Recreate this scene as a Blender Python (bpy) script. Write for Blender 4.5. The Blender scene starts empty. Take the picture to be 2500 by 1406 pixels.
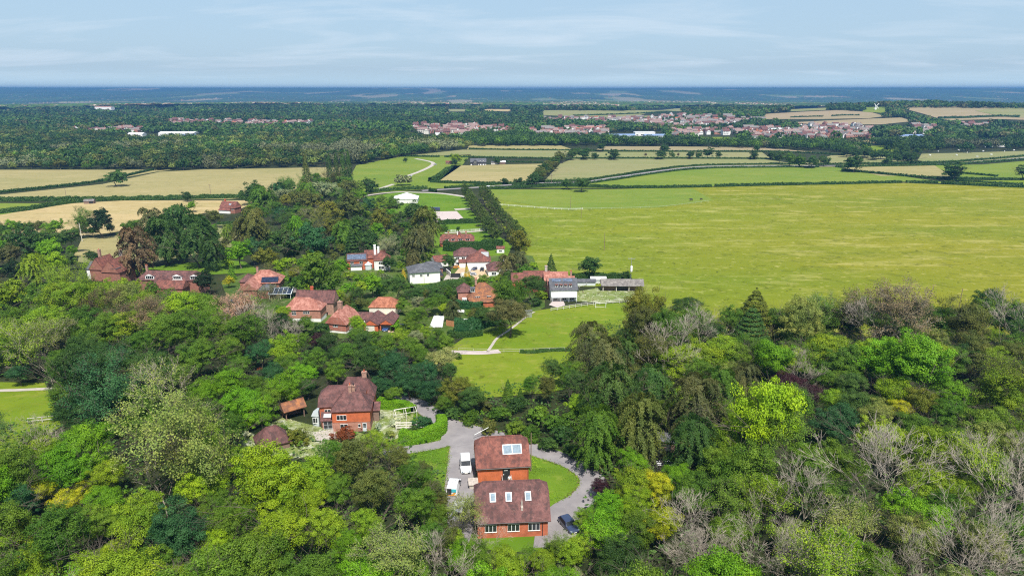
import bpy, math, random
import numpy as np
from mathutils import Vector
from mathutils.geometry import tessellate_polygon

R = math.radians
C = bpy.context.scene.collection
sc = bpy.context.scene
rnd = random.Random(7)

# ------------------------------------------------------------------ camera
F, HC, PITCH = 1667.0, 80.0, R(16.22)
cam = bpy.data.cameras.new('camera')
cam.sensor_width = 36; cam.lens = 36 * F / 2500
cam.clip_start = .5; cam.clip_end = 60000
camo = bpy.data.objects.new('camera', cam)
camo.location = (0, 0, HC); camo.rotation_euler = (R(90) - PITCH, 0, 0)
C.objects.link(camo); sc.camera = camo

# ------------------------------------------------------------------ sky, sun, exposure
SUN_EL, SUN_AZ = R(57), R(166)          # azimuth clockwise from +y (north): behind the camera, a little to its right
w = bpy.data.worlds.new('World'); sc.world = w; w.use_nodes = True
nt = w.node_tree; nt.nodes.clear()
N = nt.nodes.new; L = nt.links.new
sky = N('ShaderNodeTexSky'); sky.sky_type = 'NISHITA'; sky.sun_disc = False
sky.sun_elevation = SUN_EL; sky.sun_rotation = SUN_AZ; sky.air_density = 1.0; sky.dust_density = 1.2; sky.ozone_density = 1.5
tc = N('ShaderNodeTexCoord'); sep = N('ShaderNodeSeparateXYZ'); L(tc.outputs['Generated'], sep.inputs[0])
mx = N('ShaderNodeMath'); mx.operation = 'MAXIMUM'; mx.inputs[1].default_value = .0; L(sep.outputs['Z'], mx.inputs[0])
ad = N('ShaderNodeMath'); ad.operation = 'ADD'; ad.inputs[1].default_value = .10; L(mx.outputs[0], ad.inputs[0])
dx = N('ShaderNodeMath'); dx.operation = 'DIVIDE'; L(sep.outputs['X'], dx.inputs[0]); L(ad.outputs[0], dx.inputs[1])
dy = N('ShaderNodeMath'); dy.operation = 'DIVIDE'; L(sep.outputs['Y'], dy.inputs[0]); L(ad.outputs[0], dy.inputs[1])
cb = N('ShaderNodeCombineXYZ'); L(dx.outputs[0], cb.inputs[0]); L(dy.outputs[0], cb.inputs[1])
mp = N('ShaderNodeMapping'); mp.inputs['Location'].default_value = (3.1, 1.7, 0); mp.inputs['Scale'].default_value = (.62, 1.05, 1)
L(cb.outputs[0], mp.inputs[0])
n1 = N('ShaderNodeTexNoise'); n1.inputs['Scale'].default_value = 1.0; n1.inputs['Detail'].default_value = 9; n1.inputs['Roughness'].default_value = .58
n1.inputs['Distortion'].default_value = .5; L(mp.outputs[0], n1.inputs['Vector'])
cr = N('ShaderNodeMapRange'); cr.inputs[1].default_value = .47; cr.inputs[2].default_value = .68; cr.inputs[3].default_value = 0; cr.inputs[4].default_value = .75
L(n1.outputs['Fac'], cr.inputs[0])
SKYMIX = N('ShaderNodeMixRGB'); SKYMIX.blend_type = 'MIX'
L(cr.outputs[0], SKYMIX.inputs[0])
# thin high veil over the Nishita blue, faded overhead to lower the ambient light
veil = N('ShaderNodeMixRGB'); vf = N('ShaderNodeMapRange'); vf.inputs[1].default_value = .30; vf.inputs[2].default_value = .85; vf.inputs[3].default_value = .62; vf.inputs[4].default_value = .06; L(sep.outputs['Z'], vf.inputs[0]); L(vf.outputs[0], veil.inputs[0]); hz = N('ShaderNodeMapRange'); hz.inputs[1].default_value = .0; hz.inputs[2].default_value = .030; hz.inputs[3].default_value = 1; hz.inputs[4].default_value = 0; hz.interpolation_type = 'SMOOTHSTEP'; L(sep.outputs['Z'], hz.inputs[0]); glow = N('ShaderNodeMixRGB'); glow.inputs[2].default_value = (8.0, 10.6, 12.0, 1); L(hz.outputs[0], glow.inputs[0]); veil.inputs[2].default_value = (7.0, 10.0, 13.0, 1)
L(sky.outputs[0], veil.inputs[1])
L(veil.outputs[0], SKYMIX.inputs[1]); SKYMIX.inputs[2].default_value = (8.3, 9.9, 11.4, 1)
bg = N('ShaderNodeBackground'); bg.inputs['Strength'].default_value = .058; L(SKYMIX.outputs[0], glow.inputs[1]); L(glow.outputs[0], bg.inputs[0])
wo = N('ShaderNodeOutputWorld'); L(bg.outputs[0], wo.inputs[0])

sd = bpy.data.lights.new('sun', 'SUN'); sd.energy = 5.0; sd.angle = R(.5); sd.color = (1, .955, .88)
so = bpy.data.objects.new('sun', sd); C.objects.link(so)
sdir = Vector((math.sin(SUN_AZ) * math.cos(SUN_EL), math.cos(SUN_AZ) * math.cos(SUN_EL), math.sin(SUN_EL)))
so.rotation_euler = sdir.to_track_quat('Z', 'Y').to_euler(); so.location = (0, -100, 300)

sc.view_settings.view_transform = 'Standard'; sc.view_settings.look = 'None'
sc.view_settings.exposure = .50; sc.view_settings.gamma = 1
cy = sc.cycles
cy.max_bounces = 5; cy.diffuse_bounces = 2; cy.glossy_bounces = 2; cy.transmission_bounces = 2; cy.volume_bounces = 0
cy.use_denoising = False; cy.use_adaptive_sampling = True; cy.adaptive_threshold = .01; cy.pixel_filter_type = 'BLACKMAN_HARRIS'; cy.filter_width = 1.15
cy.caustics_reflective = False; cy.caustics_refractive = False

# ------------------------------------------------------------------ terrain height and projection
def bump(x, y, cx, cy_, sx, sy, h):
    r = ((x - cx) / sx) ** 2 + ((y - cy_) / sy) ** 2
    return h * np.clip(1 - r, 0, None) ** 2
def vnoise(x, y, seed=0):
    xi = np.floor(x); yi = np.floor(y); fx = x - xi; fy = y - yi
    fx = fx * fx * (3 - 2 * fx); fy = fy * fy * (3 - 2 * fy)
    def hsh(a, b): return hash2(a, b, seed)
    a = hsh(xi, yi); b = hsh(xi + 1, yi); c = hsh(xi, yi + 1); d = hsh(xi + 1, yi + 1)
    return (a * (1 - fx) + b * fx) * (1 - fy) + (c * (1 - fx) + d * fx) * fy
def hash2(a, b, s=0):
    v = np.sin(a * 127.1 + b * 311.7 + s * 74.7) * 43758.5453
    return v - np.floor(v)
def H(x, y):
    x = np.asarray(x, float); y = np.asarray(y, float)
    yc = np.maximum(y, 0)
    h = np.where(yc < 330, .065 * (380 - yc), np.where(yc < 430, .065 * np.clip(430 - yc, 0, None) ** 2 / 200, 0.))
    h = h + bump(x, y, 1150, 1900, 900, 620, 36)
    h = h + bump(x, y, 250, 2300, 700, 420, 14)
    h = h + bump(x, y, -1300, 2900, 1500, 800, 10)
    r = np.sqrt(x * x + y * y)
    t = np.clip((r - 2600) / 4800, 0, 1); q = np.clip((r - 8300) / 5700, 0, 1.1)
    far = -46 * t * t * (3 - 2 * t) + 118 * q ** .9 + q * 44 * (vnoise(x / 2300., y / 1900., 3) - .42) + 9 * np.clip(t * 3, 0, 1) * (vnoise(x / 800., y / 700., 5) - .5)
    far = far + bump(x, y, -9800, 11300, 2600, 2600, 24)
    return h + np.where(t > 0, np.minimum(far, 86), 0)
def Hs(x, y):
    if y > 2590 or x * x + y * y > 2590 ** 2: return float(H(x, y))
    yc = max(y, 0.)
    h = .065 * (380 - yc) if yc < 330 else (.065 * (430 - yc) ** 2 / 200 if yc < 430 else 0.)
    for a, b, c, d, e in ((1150, 1900, 900, 620, 36), (250, 2300, 700, 420, 14), (-1300, 2900, 1500, 800, 10)):
        r = ((x - a) / c) ** 2 + ((y - b) / d) ** 2
        if r < 1: h += e * (1 - r) ** 2
    return h
CP, SP = math.cos(PITCH), math.sin(PITCH)
def proj(x, y, z):
    dzv = z - HC
    dep = y * CP - dzv * SP
    up = y * SP + dzv * CP
    return 1250 + F * x / dep, 703 - F * up / dep, dep
def at(u, v, hh=0.):
    """the point where the sight line through a picture position meets the land (raised by hh)"""
    a = (u - 1250) / F; b = (703 - v) / F
    d = np.array([a, CP + b * SP, -SP + b * CP])
    t0 = 20.
    dx_, dy_, dz_ = float(d[0]), float(d[1]), float(d[2])
    def g(t): return HC + dz_ * t - (Hs(dx_ * t, dy_ * t) + hh)
    t = t0
    while g(t) > 0 and t < 16000: t0 = t; t *= 1.03 if t < 900 else 1.012
    lo, hi = t0, t
    for _ in range(26):
        m = (lo + hi) / 2
        if g(m) > 0: lo = m
        else: hi = m
    x, y = d[0] * hi, d[1] * hi
    return Vector((x, y, Hs(x, y)))
def ppm(P): return F / (P.y * CP - (P.z - HC) * SP)
def pip(px, py, poly):
    px = np.asarray(px, float); py = np.asarray(py, float)
    ins = np.zeros(px.shape, bool); n = len(poly)
    for i in range(n):
        x1, y1 = poly[i]; x2, y2 = poly[(i + 1) % n]
        if y1 == y2: continue
        c = ((y1 > py) != (y2 > py)) & (px < (x2 - x1) * (py - y1) / (y2 - y1) + x1)
        ins ^= c
    return ins

# ------------------------------------------------------------------ object helpers
def tag(o, label=None, cat=None, group=None, kind=None):
    if label: o['label'] = label
    if cat: o['category'] = cat
    if group: o['group'] = group
    if kind: o['kind'] = kind
    return o
def link(name, me, parent=None, loc=None, rz=0):
    o = bpy.data.objects.new(name, me); C.objects.link(o)
    if parent is not None: o.parent = parent
    if loc is not None: o.location = loc
    if rz: o.rotation_euler = (0, 0, rz)
    return o
def root(name, loc, label, cat, group=None, rz=0):
    o = bpy.data.objects.new(name, None); C.objects.link(o)
    o.location = loc; o.rotation_euler = (0, 0, rz); o.empty_display_size = .5
    return tag(o, label, cat, group)
def npmesh(name, V, Q, mats, attr=None, col=None, mi=None, smooth=False):
    me = bpy.data.meshes.new(name)
    V = np.asarray(V, np.float32); Q = np.asarray(Q, np.int32)
    k = Q.shape[1]
    me.vertices.add(len(V)); me.vertices.foreach_set('co', V.ravel())
    me.loops.add(Q.size); me.loops.foreach_set('vertex_index', Q.ravel())
    me.polygons.add(len(Q)); me.polygons.foreach_set('loop_start', np.arange(0, Q.size, k, dtype=np.int32))
    if mi is not None: me.polygons.foreach_set('material_index', np.asarray(mi, np.int32))
    me.polygons.foreach_set('use_smooth', np.full(len(Q), smooth))
    me.update(calc_edges=True)
    if attr is not None:
        a = me.attributes.new('v', 'FLOAT', 'FACE'); a.data.foreach_set('value', np.asarray(attr, np.float32))
    if col is not None:
        a = me.attributes.new('col', 'FLOAT_COLOR', 'FACE' if len(col) == len(Q) else 'POINT')
        c4 = np.ones((len(col), 4), np.float32); c4[:, :3] = col
        a.data.foreach_set('color', c4.ravel())
    for m in mats: me.materials.append(m)
    return me
class MB:
    """collects faces, then links them as one mesh"""
    def __init__(s): s.v = []; s.f = []; s.m = []
    def poly(s, pts, m=0):
        b = len(s.v); s.v += [tuple(p) for p in pts]; s.f.append(tuple(range(b, b + len(pts)))); s.m.append(m)
    def box(s, x0, x1, y0, y1, z0, z1, m=0):
        b = len(s.v)
        s.v += [(x, y, z) for z in (z0, z1) for y in (y0, y1) for x in (x0, x1)]
        for f in ((0, 2, 3, 1), (4, 5, 7, 6), (0, 1, 5, 4), (2, 6, 7, 3), (0, 4, 6, 2), (1, 3, 7, 5)):
            s.f.append(tuple(b + i for i in f)); s.m.append(m)
    def tube(s, p, q, r0, r1=None, n=6, m=0, cap=True):
        r1 = r0 if r1 is None else r1
        p = Vector(p); q = Vector(q); d = (q - p).normalized()
        a = d.orthogonal().normalized(); c = d.cross(a); b = len(s.v)
        for o_, r in ((p, r0), (q, r1)):
            for i in range(n):
                t = 2 * math.pi * i / n
                s.v.append(tuple(o_ + a * math.cos(t) * r + c * math.sin(t) * r))
        for i in range(n):
            j = (i + 1) % n; s.f.append((b + i, b + j, b + n + j, b + n + i)); s.m.append(m)
        if cap:
            s.f.append(tuple(b + i for i in reversed(range(n)))); s.m.append(m)
            s.f.append(tuple(b + n + i for i in range(n))); s.m.append(m)
    def loft(s, rings, m=0, caps=True):
        b = len(s.v); n = len(rings[0])
        for r in rings: s.v += [tuple(p) for p in r]
        for k in range(len(rings) - 1):
            for i in range(n):
                j = (i + 1) % n
                s.f.append((b + k * n + i, b + k * n + j, b + (k + 1) * n + j, b + (k + 1) * n + i)); s.m.append(m)
        if caps:
            s.f.append(tuple(b + i for i in reversed(range(n)))); s.m.append(m)
            s.f.append(tuple(b + (len(rings) - 1) * n + i for i in range(n))); s.m.append(m)
    def mesh(s, name, mats):
        me = bpy.data.meshes.new(name); me.from_pydata(s.v, [], s.f)
        for m in (mats if isinstance(mats, (list, tuple)) else [mats]): me.materials.append(m)
        me.polygons.foreach_set('material_index', s.m); me.update()
        return me
    def build(s, name, mats, parent=None, loc=None, rz=0): return link(name, s.mesh(name, mats), parent, loc, rz)

# ------------------------------------------------------------------ materials
def srgb(r, g, b):
    f = lambda c: (c / 255 / 12.92) if c / 255 <= .04045 else ((c / 255 + .055) / 1.055) ** 2.4
    return (f(r), f(g), f(b))
def newmat(name):
    m = bpy.data.materials.new(name); m.use_nodes = True
    t = m.node_tree; b = t.nodes['Principled BSDF']
    return m, t, b
def nz(t, scale, detail=4, vec=None, rough=.55):
    n = t.nodes.new('ShaderNodeTexNoise'); n.inputs['Scale'].default_value = scale
    n.inputs['Detail'].default_value = detail; n.inputs['Roughness'].default_value = rough
    if vec is not None: t.links.new(vec, n.inputs['Vector'])
    return n.outputs['Fac']
def rng_(t, src, a, b, c=0., d=1.):
    n = t.nodes.new('ShaderNodeMapRange'); n.inputs[1].default_value = a; n.inputs[2].default_value = b
    n.inputs[3].default_value = c; n.inputs[4].default_value = d; t.links.new(src, n.inputs[0]); return n.outputs[0]
def mix(t, fac, a, b, mode='MIX'):
    n = t.nodes.new('ShaderNodeMixRGB'); n.blend_type = mode
    for i, s in ((0, fac), (1, a), (2, b)):
        if isinstance(s, (int, float)): n.inputs[i].default_value = s
        elif isinstance(s, tuple): n.inputs[i].default_value = (*s, 1)
        else: t.links.new(s, n.inputs[i])
    return n.outputs[0]
def vec(t, scale=(1, 1, 1), kind='Object', rot=(0, 0, 0)):
    c = t.nodes.new('ShaderNodeTexCoord')
    src = c.outputs[kind] if kind in ('Object', 'Generated') else None
    if src is None:
        g = t.nodes.new('ShaderNodeNewGeometry'); src = g.outputs['Position']
    m = t.nodes.new('ShaderNodeMapping'); m.inputs['Scale'].default_value = scale; m.inputs['Rotation'].default_value = rot
    t.links.new(src, m.inputs[0]); return m.outputs[0]
def flat(name, c, rough=.6, metal=0., var=.12, sc_=3., spec=None):
    m, t, b = newmat(name)
    v = vec(t)
    col = mix(t, rng_(t, nz(t, sc_, 5, v), .3, .7), tuple(x * (1 - var) for x in c), tuple(min(1, x * (1 + var)) for x in c))
    t.links.new(col, b.inputs['Base Color']); b.inputs['Roughness'].default_value = rough; b.inputs['Metallic'].default_value = metal
    if spec is not None: b.inputs['Specular IOR Level'].default_value = spec
    return m
def tiles(name, c1, c2, c3, course=.1):
    """clay tiles: rows, mottled batches of tiles, streaks of grime running down the slope"""
    m, t, b = newmat(name)
    v1 = vec(t, (1, 1, 1)); v2 = vec(t, (1.3, 1.3, .22)); v3 = vec(t, (6, 6, 6))
    a = mix(t, rng_(t, nz(t, .8, 6, v1, .65), .40, .60), tuple(x * .82 for x in c1), tuple(min(1, x * 1.25) for x in c2))
    a = mix(t, rng_(t, nz(t, 1.0, 6, v2, .68), .47, .62, 0, .85), a, tuple(x * .8 for x in c3))
    a = mix(t, rng_(t, nz(t, 2.2, 5, vec(t, (1, 1, .6), rot=(0, 0, .7)), .7), .61, .69, 0, .45), a, (.30, .22, .18))
    a = mix(t, rng_(t, nz(t, 1.0, 2, v3), .35, .65, 0, .45), a, tuple(x * .55 for x in c1))
    wv = t.nodes.new('ShaderNodeTexWave'); wv.wave_type = 'BANDS'; wv.bands_direction = 'Z'; wv.inputs['Scale'].default_value = 1 / course / 3.0
    wv.inputs['Distortion'].default_value = .6; t.links.new(v1, wv.inputs['Vector'])
    a = mix(t, rng_(t, wv.outputs['Fac'], 0, 1, 0, .3), a, tuple(x * .6 for x in c1))
    t.links.new(a, b.inputs['Base Color']); b.inputs['Roughness'].default_value = .85
    bp = t.nodes.new('ShaderNodeBump'); bp.inputs['Strength'].default_value = .5; bp.inputs['Distance'].default_value = .05
    t.links.new(wv.outputs['Fac'], bp.inputs['Height']); t.links.new(bp.outputs[0], b.inputs['Normal'])
    return m
def brick(name, c1, c2, mortar, sc_=4.):
    m, t, b = newmat(name)
    c = t.nodes.new('ShaderNodeTexCoord'); s = t.nodes.new('ShaderNodeSeparateXYZ'); t.links.new(c.outputs['Object'], s.inputs[0])
    ad_ = t.nodes.new('ShaderNodeMath'); t.links.new(s.outputs[0], ad_.inputs[0]); t.links.new(s.outputs[1], ad_.inputs[1])
    k = t.nodes.new('ShaderNodeCombineXYZ'); t.links.new(ad_.outputs[0], k.inputs[0]); t.links.new(s.outputs[2], k.inputs[1])
    bt = t.nodes.new('ShaderNodeTexBrick'); bt.inputs['Scale'].default_value = sc_; bt.inputs['Mortar Size'].default_value = .012
    bt.inputs['Color1'].default_value = (*c1, 1); bt.inputs['Color2'].default_value = (*c2, 1); bt.inputs['Mortar'].default_value = (*mortar, 1)
    t.links.new(k.outputs[0], bt.inputs['Vector'])
    v = vec(t); a = mix(t, rng_(t, nz(t, .9, 6, v, .7), .42, .66, 0, .75), bt.outputs['Color'], tuple(x * .5 for x in c1)); a = mix(t, rng_(t, nz(t, 3.5, 3, v), .58, .68, 0, .4), a, tuple(min(1, x * 1.35 + .03) for x in c2))
    t.links.new(a, b.inputs['Base Color']); b.inputs['Roughness'].default_value = .9
    return m
def leafmat(name, usecol=False, trans=.22):
    m, t, b = newmat(name)
    if usecol:
        a = t.nodes.new('ShaderNodeAttribute'); a.attribute_name = 'col'; base = a.outputs['Color']
        fac = nz(t, .35, 3, vec(t, kind='Pos'))
    else:
        oi = t.nodes.new('ShaderNodeObjectInfo'); base = oi.outputs['Color']
        a = t.nodes.new('ShaderNodeAttribute'); a.attribute_name = 'v'; fac = a.outputs['Fac']
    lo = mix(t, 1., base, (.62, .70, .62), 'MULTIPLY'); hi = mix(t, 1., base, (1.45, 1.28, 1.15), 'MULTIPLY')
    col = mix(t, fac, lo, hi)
    big = mix(t, rng_(t, nz(t, .22, 2, vec(t, kind='Pos')), .3, .7, 0, 1), (.82, .9, .9), (1.18, 1.08, .95))
    col = mix(t, 1., col, big, 'MULTIPLY')
    t.links.new(col, b.inputs['Base Color']); b.inputs['Roughness'].default_value = .55; b.inputs['Specular IOR Level'].default_value = .18
    tr = t.nodes.new('ShaderNodeBsdfTranslucent')
    tcol = mix(t, 1., col, (1.5, 1.45, .7), 'MULTIPLY'); t.links.new(tcol, tr.inputs['Color'])
    ms = t.nodes.new('ShaderNodeMixShader'); ms.inputs[0].default_value = trans
    t.links.new(b.outputs[0], ms.inputs[1]); t.links.new(tr.outputs[0], ms.inputs[2])
    t.links.new(ms.outputs[0], t.nodes['Material Output'].inputs['Surface'])
    return m
def grass(name, c1, c2, c3=None, s1=.012, s2=.11, st=(1, 1, 1), amt=.6, fine=.3):
    """sward: large drifts of two colours, streaks of a third, pale flecks and dark tufts; world coordinates"""
    m, t, b = newmat(name)
    v = vec(t, (st[0], st[1], 1), 'Pos'); v1 = vec(t, (1, 1, 1), 'Pos'); v2 = vec(t, (1, 1, 1), 'Pos', (0, 0, 1.1))
    a = mix(t, rng_(t, nz(t, s1, 6, v, .6), .38, .62), c1, c2)
    if c3:
        a = mix(t, rng_(t, nz(t, s2, 7, v, .72), .52, .68, 0, amt), a, c3)
        a = mix(t, rng_(t, nz(t, .30, 3, v1, .6), .60, .70, 0, fine * 1.6), a, c3)
    a = mix(t, rng_(t, nz(t, .11, 6, v2, .75), .52, .66, 0, fine * 1.3), a, tuple(x * .55 for x in c2))
    a = mix(t, rng_(t, nz(t, .42, 3, v2), .63, .70, 0, fine * 2.0), a, tuple(x * .38 for x in c2))
    t.links.new(a, b.inputs['Base Color']); b.inputs['Roughness'].default_value = .95; b.inputs['Specular IOR Level'].default_value = .1
    return m

LEAF = leafmat('foliage'); LEAFC = leafmat('foliage_mixed', True, .15)
BARK = flat('bark', (.10, .08, .06), .9, var=.3)
DEADW = flat('dead_wood', (.34, .29, .235), .9, var=.35, sc_=1.5)
M = dict(
    tile_red=tiles('tiles_red', (.190, .066, .050), (.25, .090, .065), (.085, .042, .038)),
    tile_brown=tiles('tiles_brown', (.140, .060, .055), (.180, .080, .072), (.055, .036, .036)),
    tile_orange=tiles('tiles_orange', (.36, .12, .06), (.42, .17, .10), (.24, .08, .05)),
    tile_pink=tiles('tiles_pink', (.40, .15, .11), (.46, .23, .18), (.27, .09, .06)),
    tile_dusty=tiles('tiles_dusty', (.27, .175, .155), (.33, .235, .21), (.19, .125, .11)), tile_rust=tiles('tiles_rust', (.24, .10, .055), (.35, .14, .05), (.15, .08, .06)),
    slate=tiles('slates', (.095, .10, .115), (.12, .125, .14), (.08, .085, .10), .2),
    shingle=tiles('wooden_shingles', (.20, .18, .17), (.26, .24, .22), (.13, .12, .115)),
    brick=brick('red_brick', (.52, .135, .055), (.42, .10, .045), (.38, .22, .16)),
    brick_o=brick('orange_tile_hanging', (.60, .155, .055), (.50, .115, .045), (.36, .10, .05), 5),
    brick_v=brick('weathered_brick', (.34, .135, .09), (.27, .10, .07), (.34, .24, .19)), brick_p=brick('pink_brick', (.45, .21, .15), (.38, .16, .11), (.42, .30, .25)),
    brick_m=brick('patterned_tile_hanging', (.48, .12, .07), (.33, .20, .16), (.22, .10, .08), 2.2),
    white=flat('white_render', (.78, .77, .74), .7, var=.05), cream=flat('cream_boards', (.66, .62, .55), .7),
    frame=flat('white_paint', (.80, .80, .78), .4, var=.03), greyf=flat('pale_grey_paint', (.55, .60, .62), .4, var=.05),
    wood=flat('weathered_timber', (.20, .13, .10), .85, var=.25), orangew=flat('new_larch', (.42, .19, .08), .8, var=.2),
    dark=flat('black_paint', (.02, .021, .024), .5), blackw=flat('black_boards', (.035, .035, .04), .7),
    stone=flat('stone', (.42, .37, .32), .9, var=.25), stucco=flat('chimney_brick', (.34, .20, .15), .9, var=.3),
    pot=flat('terracotta', (.45, .10, .05), .7), rail=flat('grey_rail', (.50, .48, .44), .8),
    steel=flat('galvanised', (.45, .46, .48), .4, .6), rubber=flat('rubber', (.02, .02, .02), .9),
    hair=flat('hair', (.04, .025, .015), .7), skin=flat('skin', (.55, .33, .24), .5), trousers=flat('dark_trousers', (.03, .035, .05), .8),
    shirt=flat('white_shirt', (.75, .77, .8), .8), roofw=flat('pale_sheet_roof', (.72, .72, .74), .5, var=.06),
    roofb=flat('blue_sheet_roof', (.20, .28, .45), .4), plate=flat('number_plate', (.8, .8, .7), .5),
)
def glassy(name, c, rough=.08, metal=0.):
    m, t, b = newmat(name); v = vec(t)
    t.links.new(mix(t, rng_(t, nz(t, 1.3, 2, v), .35, .65), tuple(x * .6 for x in c), tuple(x * 1.3 for x in c)), b.inputs['Base Color'])
    b.inputs['Roughness'].default_value = rough; b.inputs['Metallic'].default_value = metal; b.inputs['Coat Weight'].default_value = .3
    return m
M['glass'] = glassy('window_glass', (.025, .03, .035)); M['solar'] = glassy('solar_panel', (.02, .03, .06), .2)
M['skyl'] = flat('skylight_blind', (.20, .26, .31), .7, var=.2, spec=.1); M['solar2'] = glassy('pale_solar_panel', (.11, .14, .20), .2)
def paint(name, c):
    m, t, b = newmat(name); v = vec(t)
    t.links.new(mix(t, nz(t, 2, 2, v), c, tuple(x * .93 for x in c)), b.inputs['Base Color'])
    b.inputs['Roughness'].default_value = .3; b.inputs['Coat Weight'].default_value = .6; b.inputs['Coat Roughness'].default_value = .05
    return m
PAINT = dict(white=paint('paint_white', (.78, .79, .8)), navy=paint('paint_navy', (.03, .045, .10)), black=paint('paint_black', (.012, .012, .014)),
             silver=paint('paint_silver', (.42, .43, .45)), blue=paint('paint_blue', (.03, .07, .20)), red=paint('paint_red', (.3, .02, .02)), orange=paint('paint_orange', (.62, .27, .03)))

# ------------------------------------------------------------------ the land
Gm = {}
Gm['wood_floor'] = grass('woodland_floor', (.022, .030, .012), (.035, .045, .016), (.05, .045, .025), .05, .3)
Gm['big'] = grass('meadow_yellow_green', (.198, .198, .014), (.140, .172, .010), (.34, .305, .09), .0065, .045, (.55, 1.7, 1), .9, .46)
bt_ = Gm['big'].node_tree; bb_ = bt_.nodes['Principled BSDF']; src_ = bb_.inputs['Base Color'].links[0].from_socket
gp_ = bt_.nodes.new('ShaderNodeNewGeometry'); sx_ = bt_.nodes.new('ShaderNodeSeparateXYZ'); bt_.links.new(gp_.outputs['Position'], sx_.inputs[0])
am_ = bt_.nodes.new('ShaderNodeMath'); am_.operation = 'MULTIPLY_ADD'; bt_.links.new(nz(bt_, .008, 5, vec(bt_, (.6, 1.6, 1), 'Pos')), am_.inputs[0]); am_.inputs[1].default_value = -320; bt_.links.new(sx_.outputs[0], am_.inputs[2])
bt_.links.new(mix(bt_, rng_(bt_, am_.outputs[0], -270, 20, .75, 0), src_, mix(bt_, 1., src_, (.66, 1.02, .9), 'MULTIPLY')), bb_.inputs['Base Color'])
Gm['mow'] = grass('pasture_green', (.120, .185, .020), (.160, .205, .028), (.25, .25, .06), .012, .08, (.6, 1.5, 1), .45, .25)
Gm['green'] = grass('lawn_green', (.080, .165, .010), (.110, .19, .014), (.17, .22, .03), .05, .3, amt=.5, fine=.36)
Gm['tan'] = grass('hay_tan', (.30, .255, .115), (.245, .225, .09), (.40, .33, .17), .006, .05, (.5, 2.2, 1), .6, .25)
Gm['straw'] = grass('straw_field', (.42, .32, .16), (.32, .26, .11), (.52, .42, .25), .02, .08, (.5, 2.5, 1), .7, .25)
Gm['pink'] = grass('stubble_pink', (.30, .23, .145), (.26, .22, .12), (.36, .29, .20), .004, .02, (.5, 2, 1), .5, .1)
Gm['dull'] = grass('pasture_dull', (.185, .205, .075), (.23, .22, .10), (.30, .26, .14), .006, .03, (.5, 2.2, 1), .5, .22)
Gm['lime'] = grass('paddock_bright', (.115, .185, .010), (.155, .205, .014), (.26, .25, .05), .03, .2, (.8, 1.3, 1), .5, .32)
Gm['wild'] = grass('daisy_meadow', (.15, .20, .05), (.22, .25, .09), (.55, .55, .48), .15, .5, amt=.8, fine=.4)
Gm['garden'] = grass('garden_turf', (.050, .095, .016), (.085, .125, .026), (.18, .17, .08), .08, .3, amt=.5, fine=.4)
Gm['sand'] = flat('riding_sand', (.46, .39, .37), .95, var=.06, sc_=.3)
Gm['gravel'] = flat('gravel', (.40, .36, .32), .95, var=.12, sc_=1); Gm['ggold'] = flat('golden_gravel', (.50, .37, .23), .95, var=.12, sc_=1)
m, t, b = newmat('asphalt'); v_ = vec(t, kind='Pos')
t.links.new(mix(t, rng_(t, nz(t, .35, 6, v_, .6), .35, .65), (.20, .185, .19), (.27, .25, .25)), b.inputs['Base Color']); b.inputs['Roughness'].default_value = .9
Gm['road'] = m

ang = np.radians(np.linspace(-62, 62, 420)); rr = 12 * np.exp(np.linspace(0, math.log(16500 / 12), 560))
TH, RR = np.meshgrid(ang, rr); X = RR * np.sin(TH); Y = RR * np.cos(TH) - 8
Z = H(X, Y) - .02
def gridq(nr, nc):
    i = np.arange(nr * nc).reshape(nr, nc)
    return np.stack([i[:-1, :-1], i[:-1, 1:], i[1:, 1:], i[1:, :-1]], -1).reshape(-1, 4)
g = link('ground', npmesh('ground', np.stack([X, Y, Z], -1).reshape(-1, 3), gridq(*X.shape), [Gm['wood_floor']], smooth=True))
g['kind'] = 'structure'

def drape(name, P, mat, off, thr=None, kind='structure'):
    """a sheet over the land from a polygon of picture positions or world points"""
    W = [p if isinstance(p, Vector) else at(*p) for p in P]
    pts = [Vector((p.x, p.y, 0)) for p in W]
    tris = [tuple(tr) for tr in tessellate_polygon([pts])]
    V = [(p.x, p.y) for p in pts]; mid = {}
    def edge(a, b):
        k = (min(a, b), max(a, b))
        if k not in mid: mid[k] = len(V); V.append(((V[a][0] + V[b][0]) / 2, (V[a][1] + V[b][1]) / 2))
        return mid[k]
    out = []; st = list(tris)
    while st:
        tr = st.pop()
        es = [(math.dist(V[tr[i]], V[tr[(i + 1) % 3]]), i) for i in range(3)]
        l, i = max(es); cy_ = sum(V[k][1] for k in tr) / 3
        ymin = min(V[k][1] for k in tr); ymax = max(V[k][1] for k in tr)
        lim = thr or (9 if ymin < 440 else (1e9 if ymax < 1150 else 45))
        if l > lim and len(out) + len(st) < 60000:
            a, b, c = tr[i], tr[(i + 1) % 3], tr[(i + 2) % 3]; mm = edge(a, b)
            st += [(a, mm, c), (mm, b, c)]
        else: out.append(tr)
    A = np.array(V); z = H(A[:, 0], A[:, 1]) + off
    F3 = np.array(out); 
    p0, p1, p2 = A[F3[:, 0]], A[F3[:, 1]], A[F3[:, 2]]
    cr_ = (p1[:, 0] - p0[:, 0]) * (p2[:, 1] - p0[:, 1]) - (p1[:, 1] - p0[:, 1]) * (p2[:, 0] - p0[:, 0])
    F3[cr_ < 0] = F3[cr_ < 0][:, ::-1]
    o = link(name, npmesh(name, np.column_stack([A, z]), F3, [mat], smooth=True)); o['kind'] = kind
    return o
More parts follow.
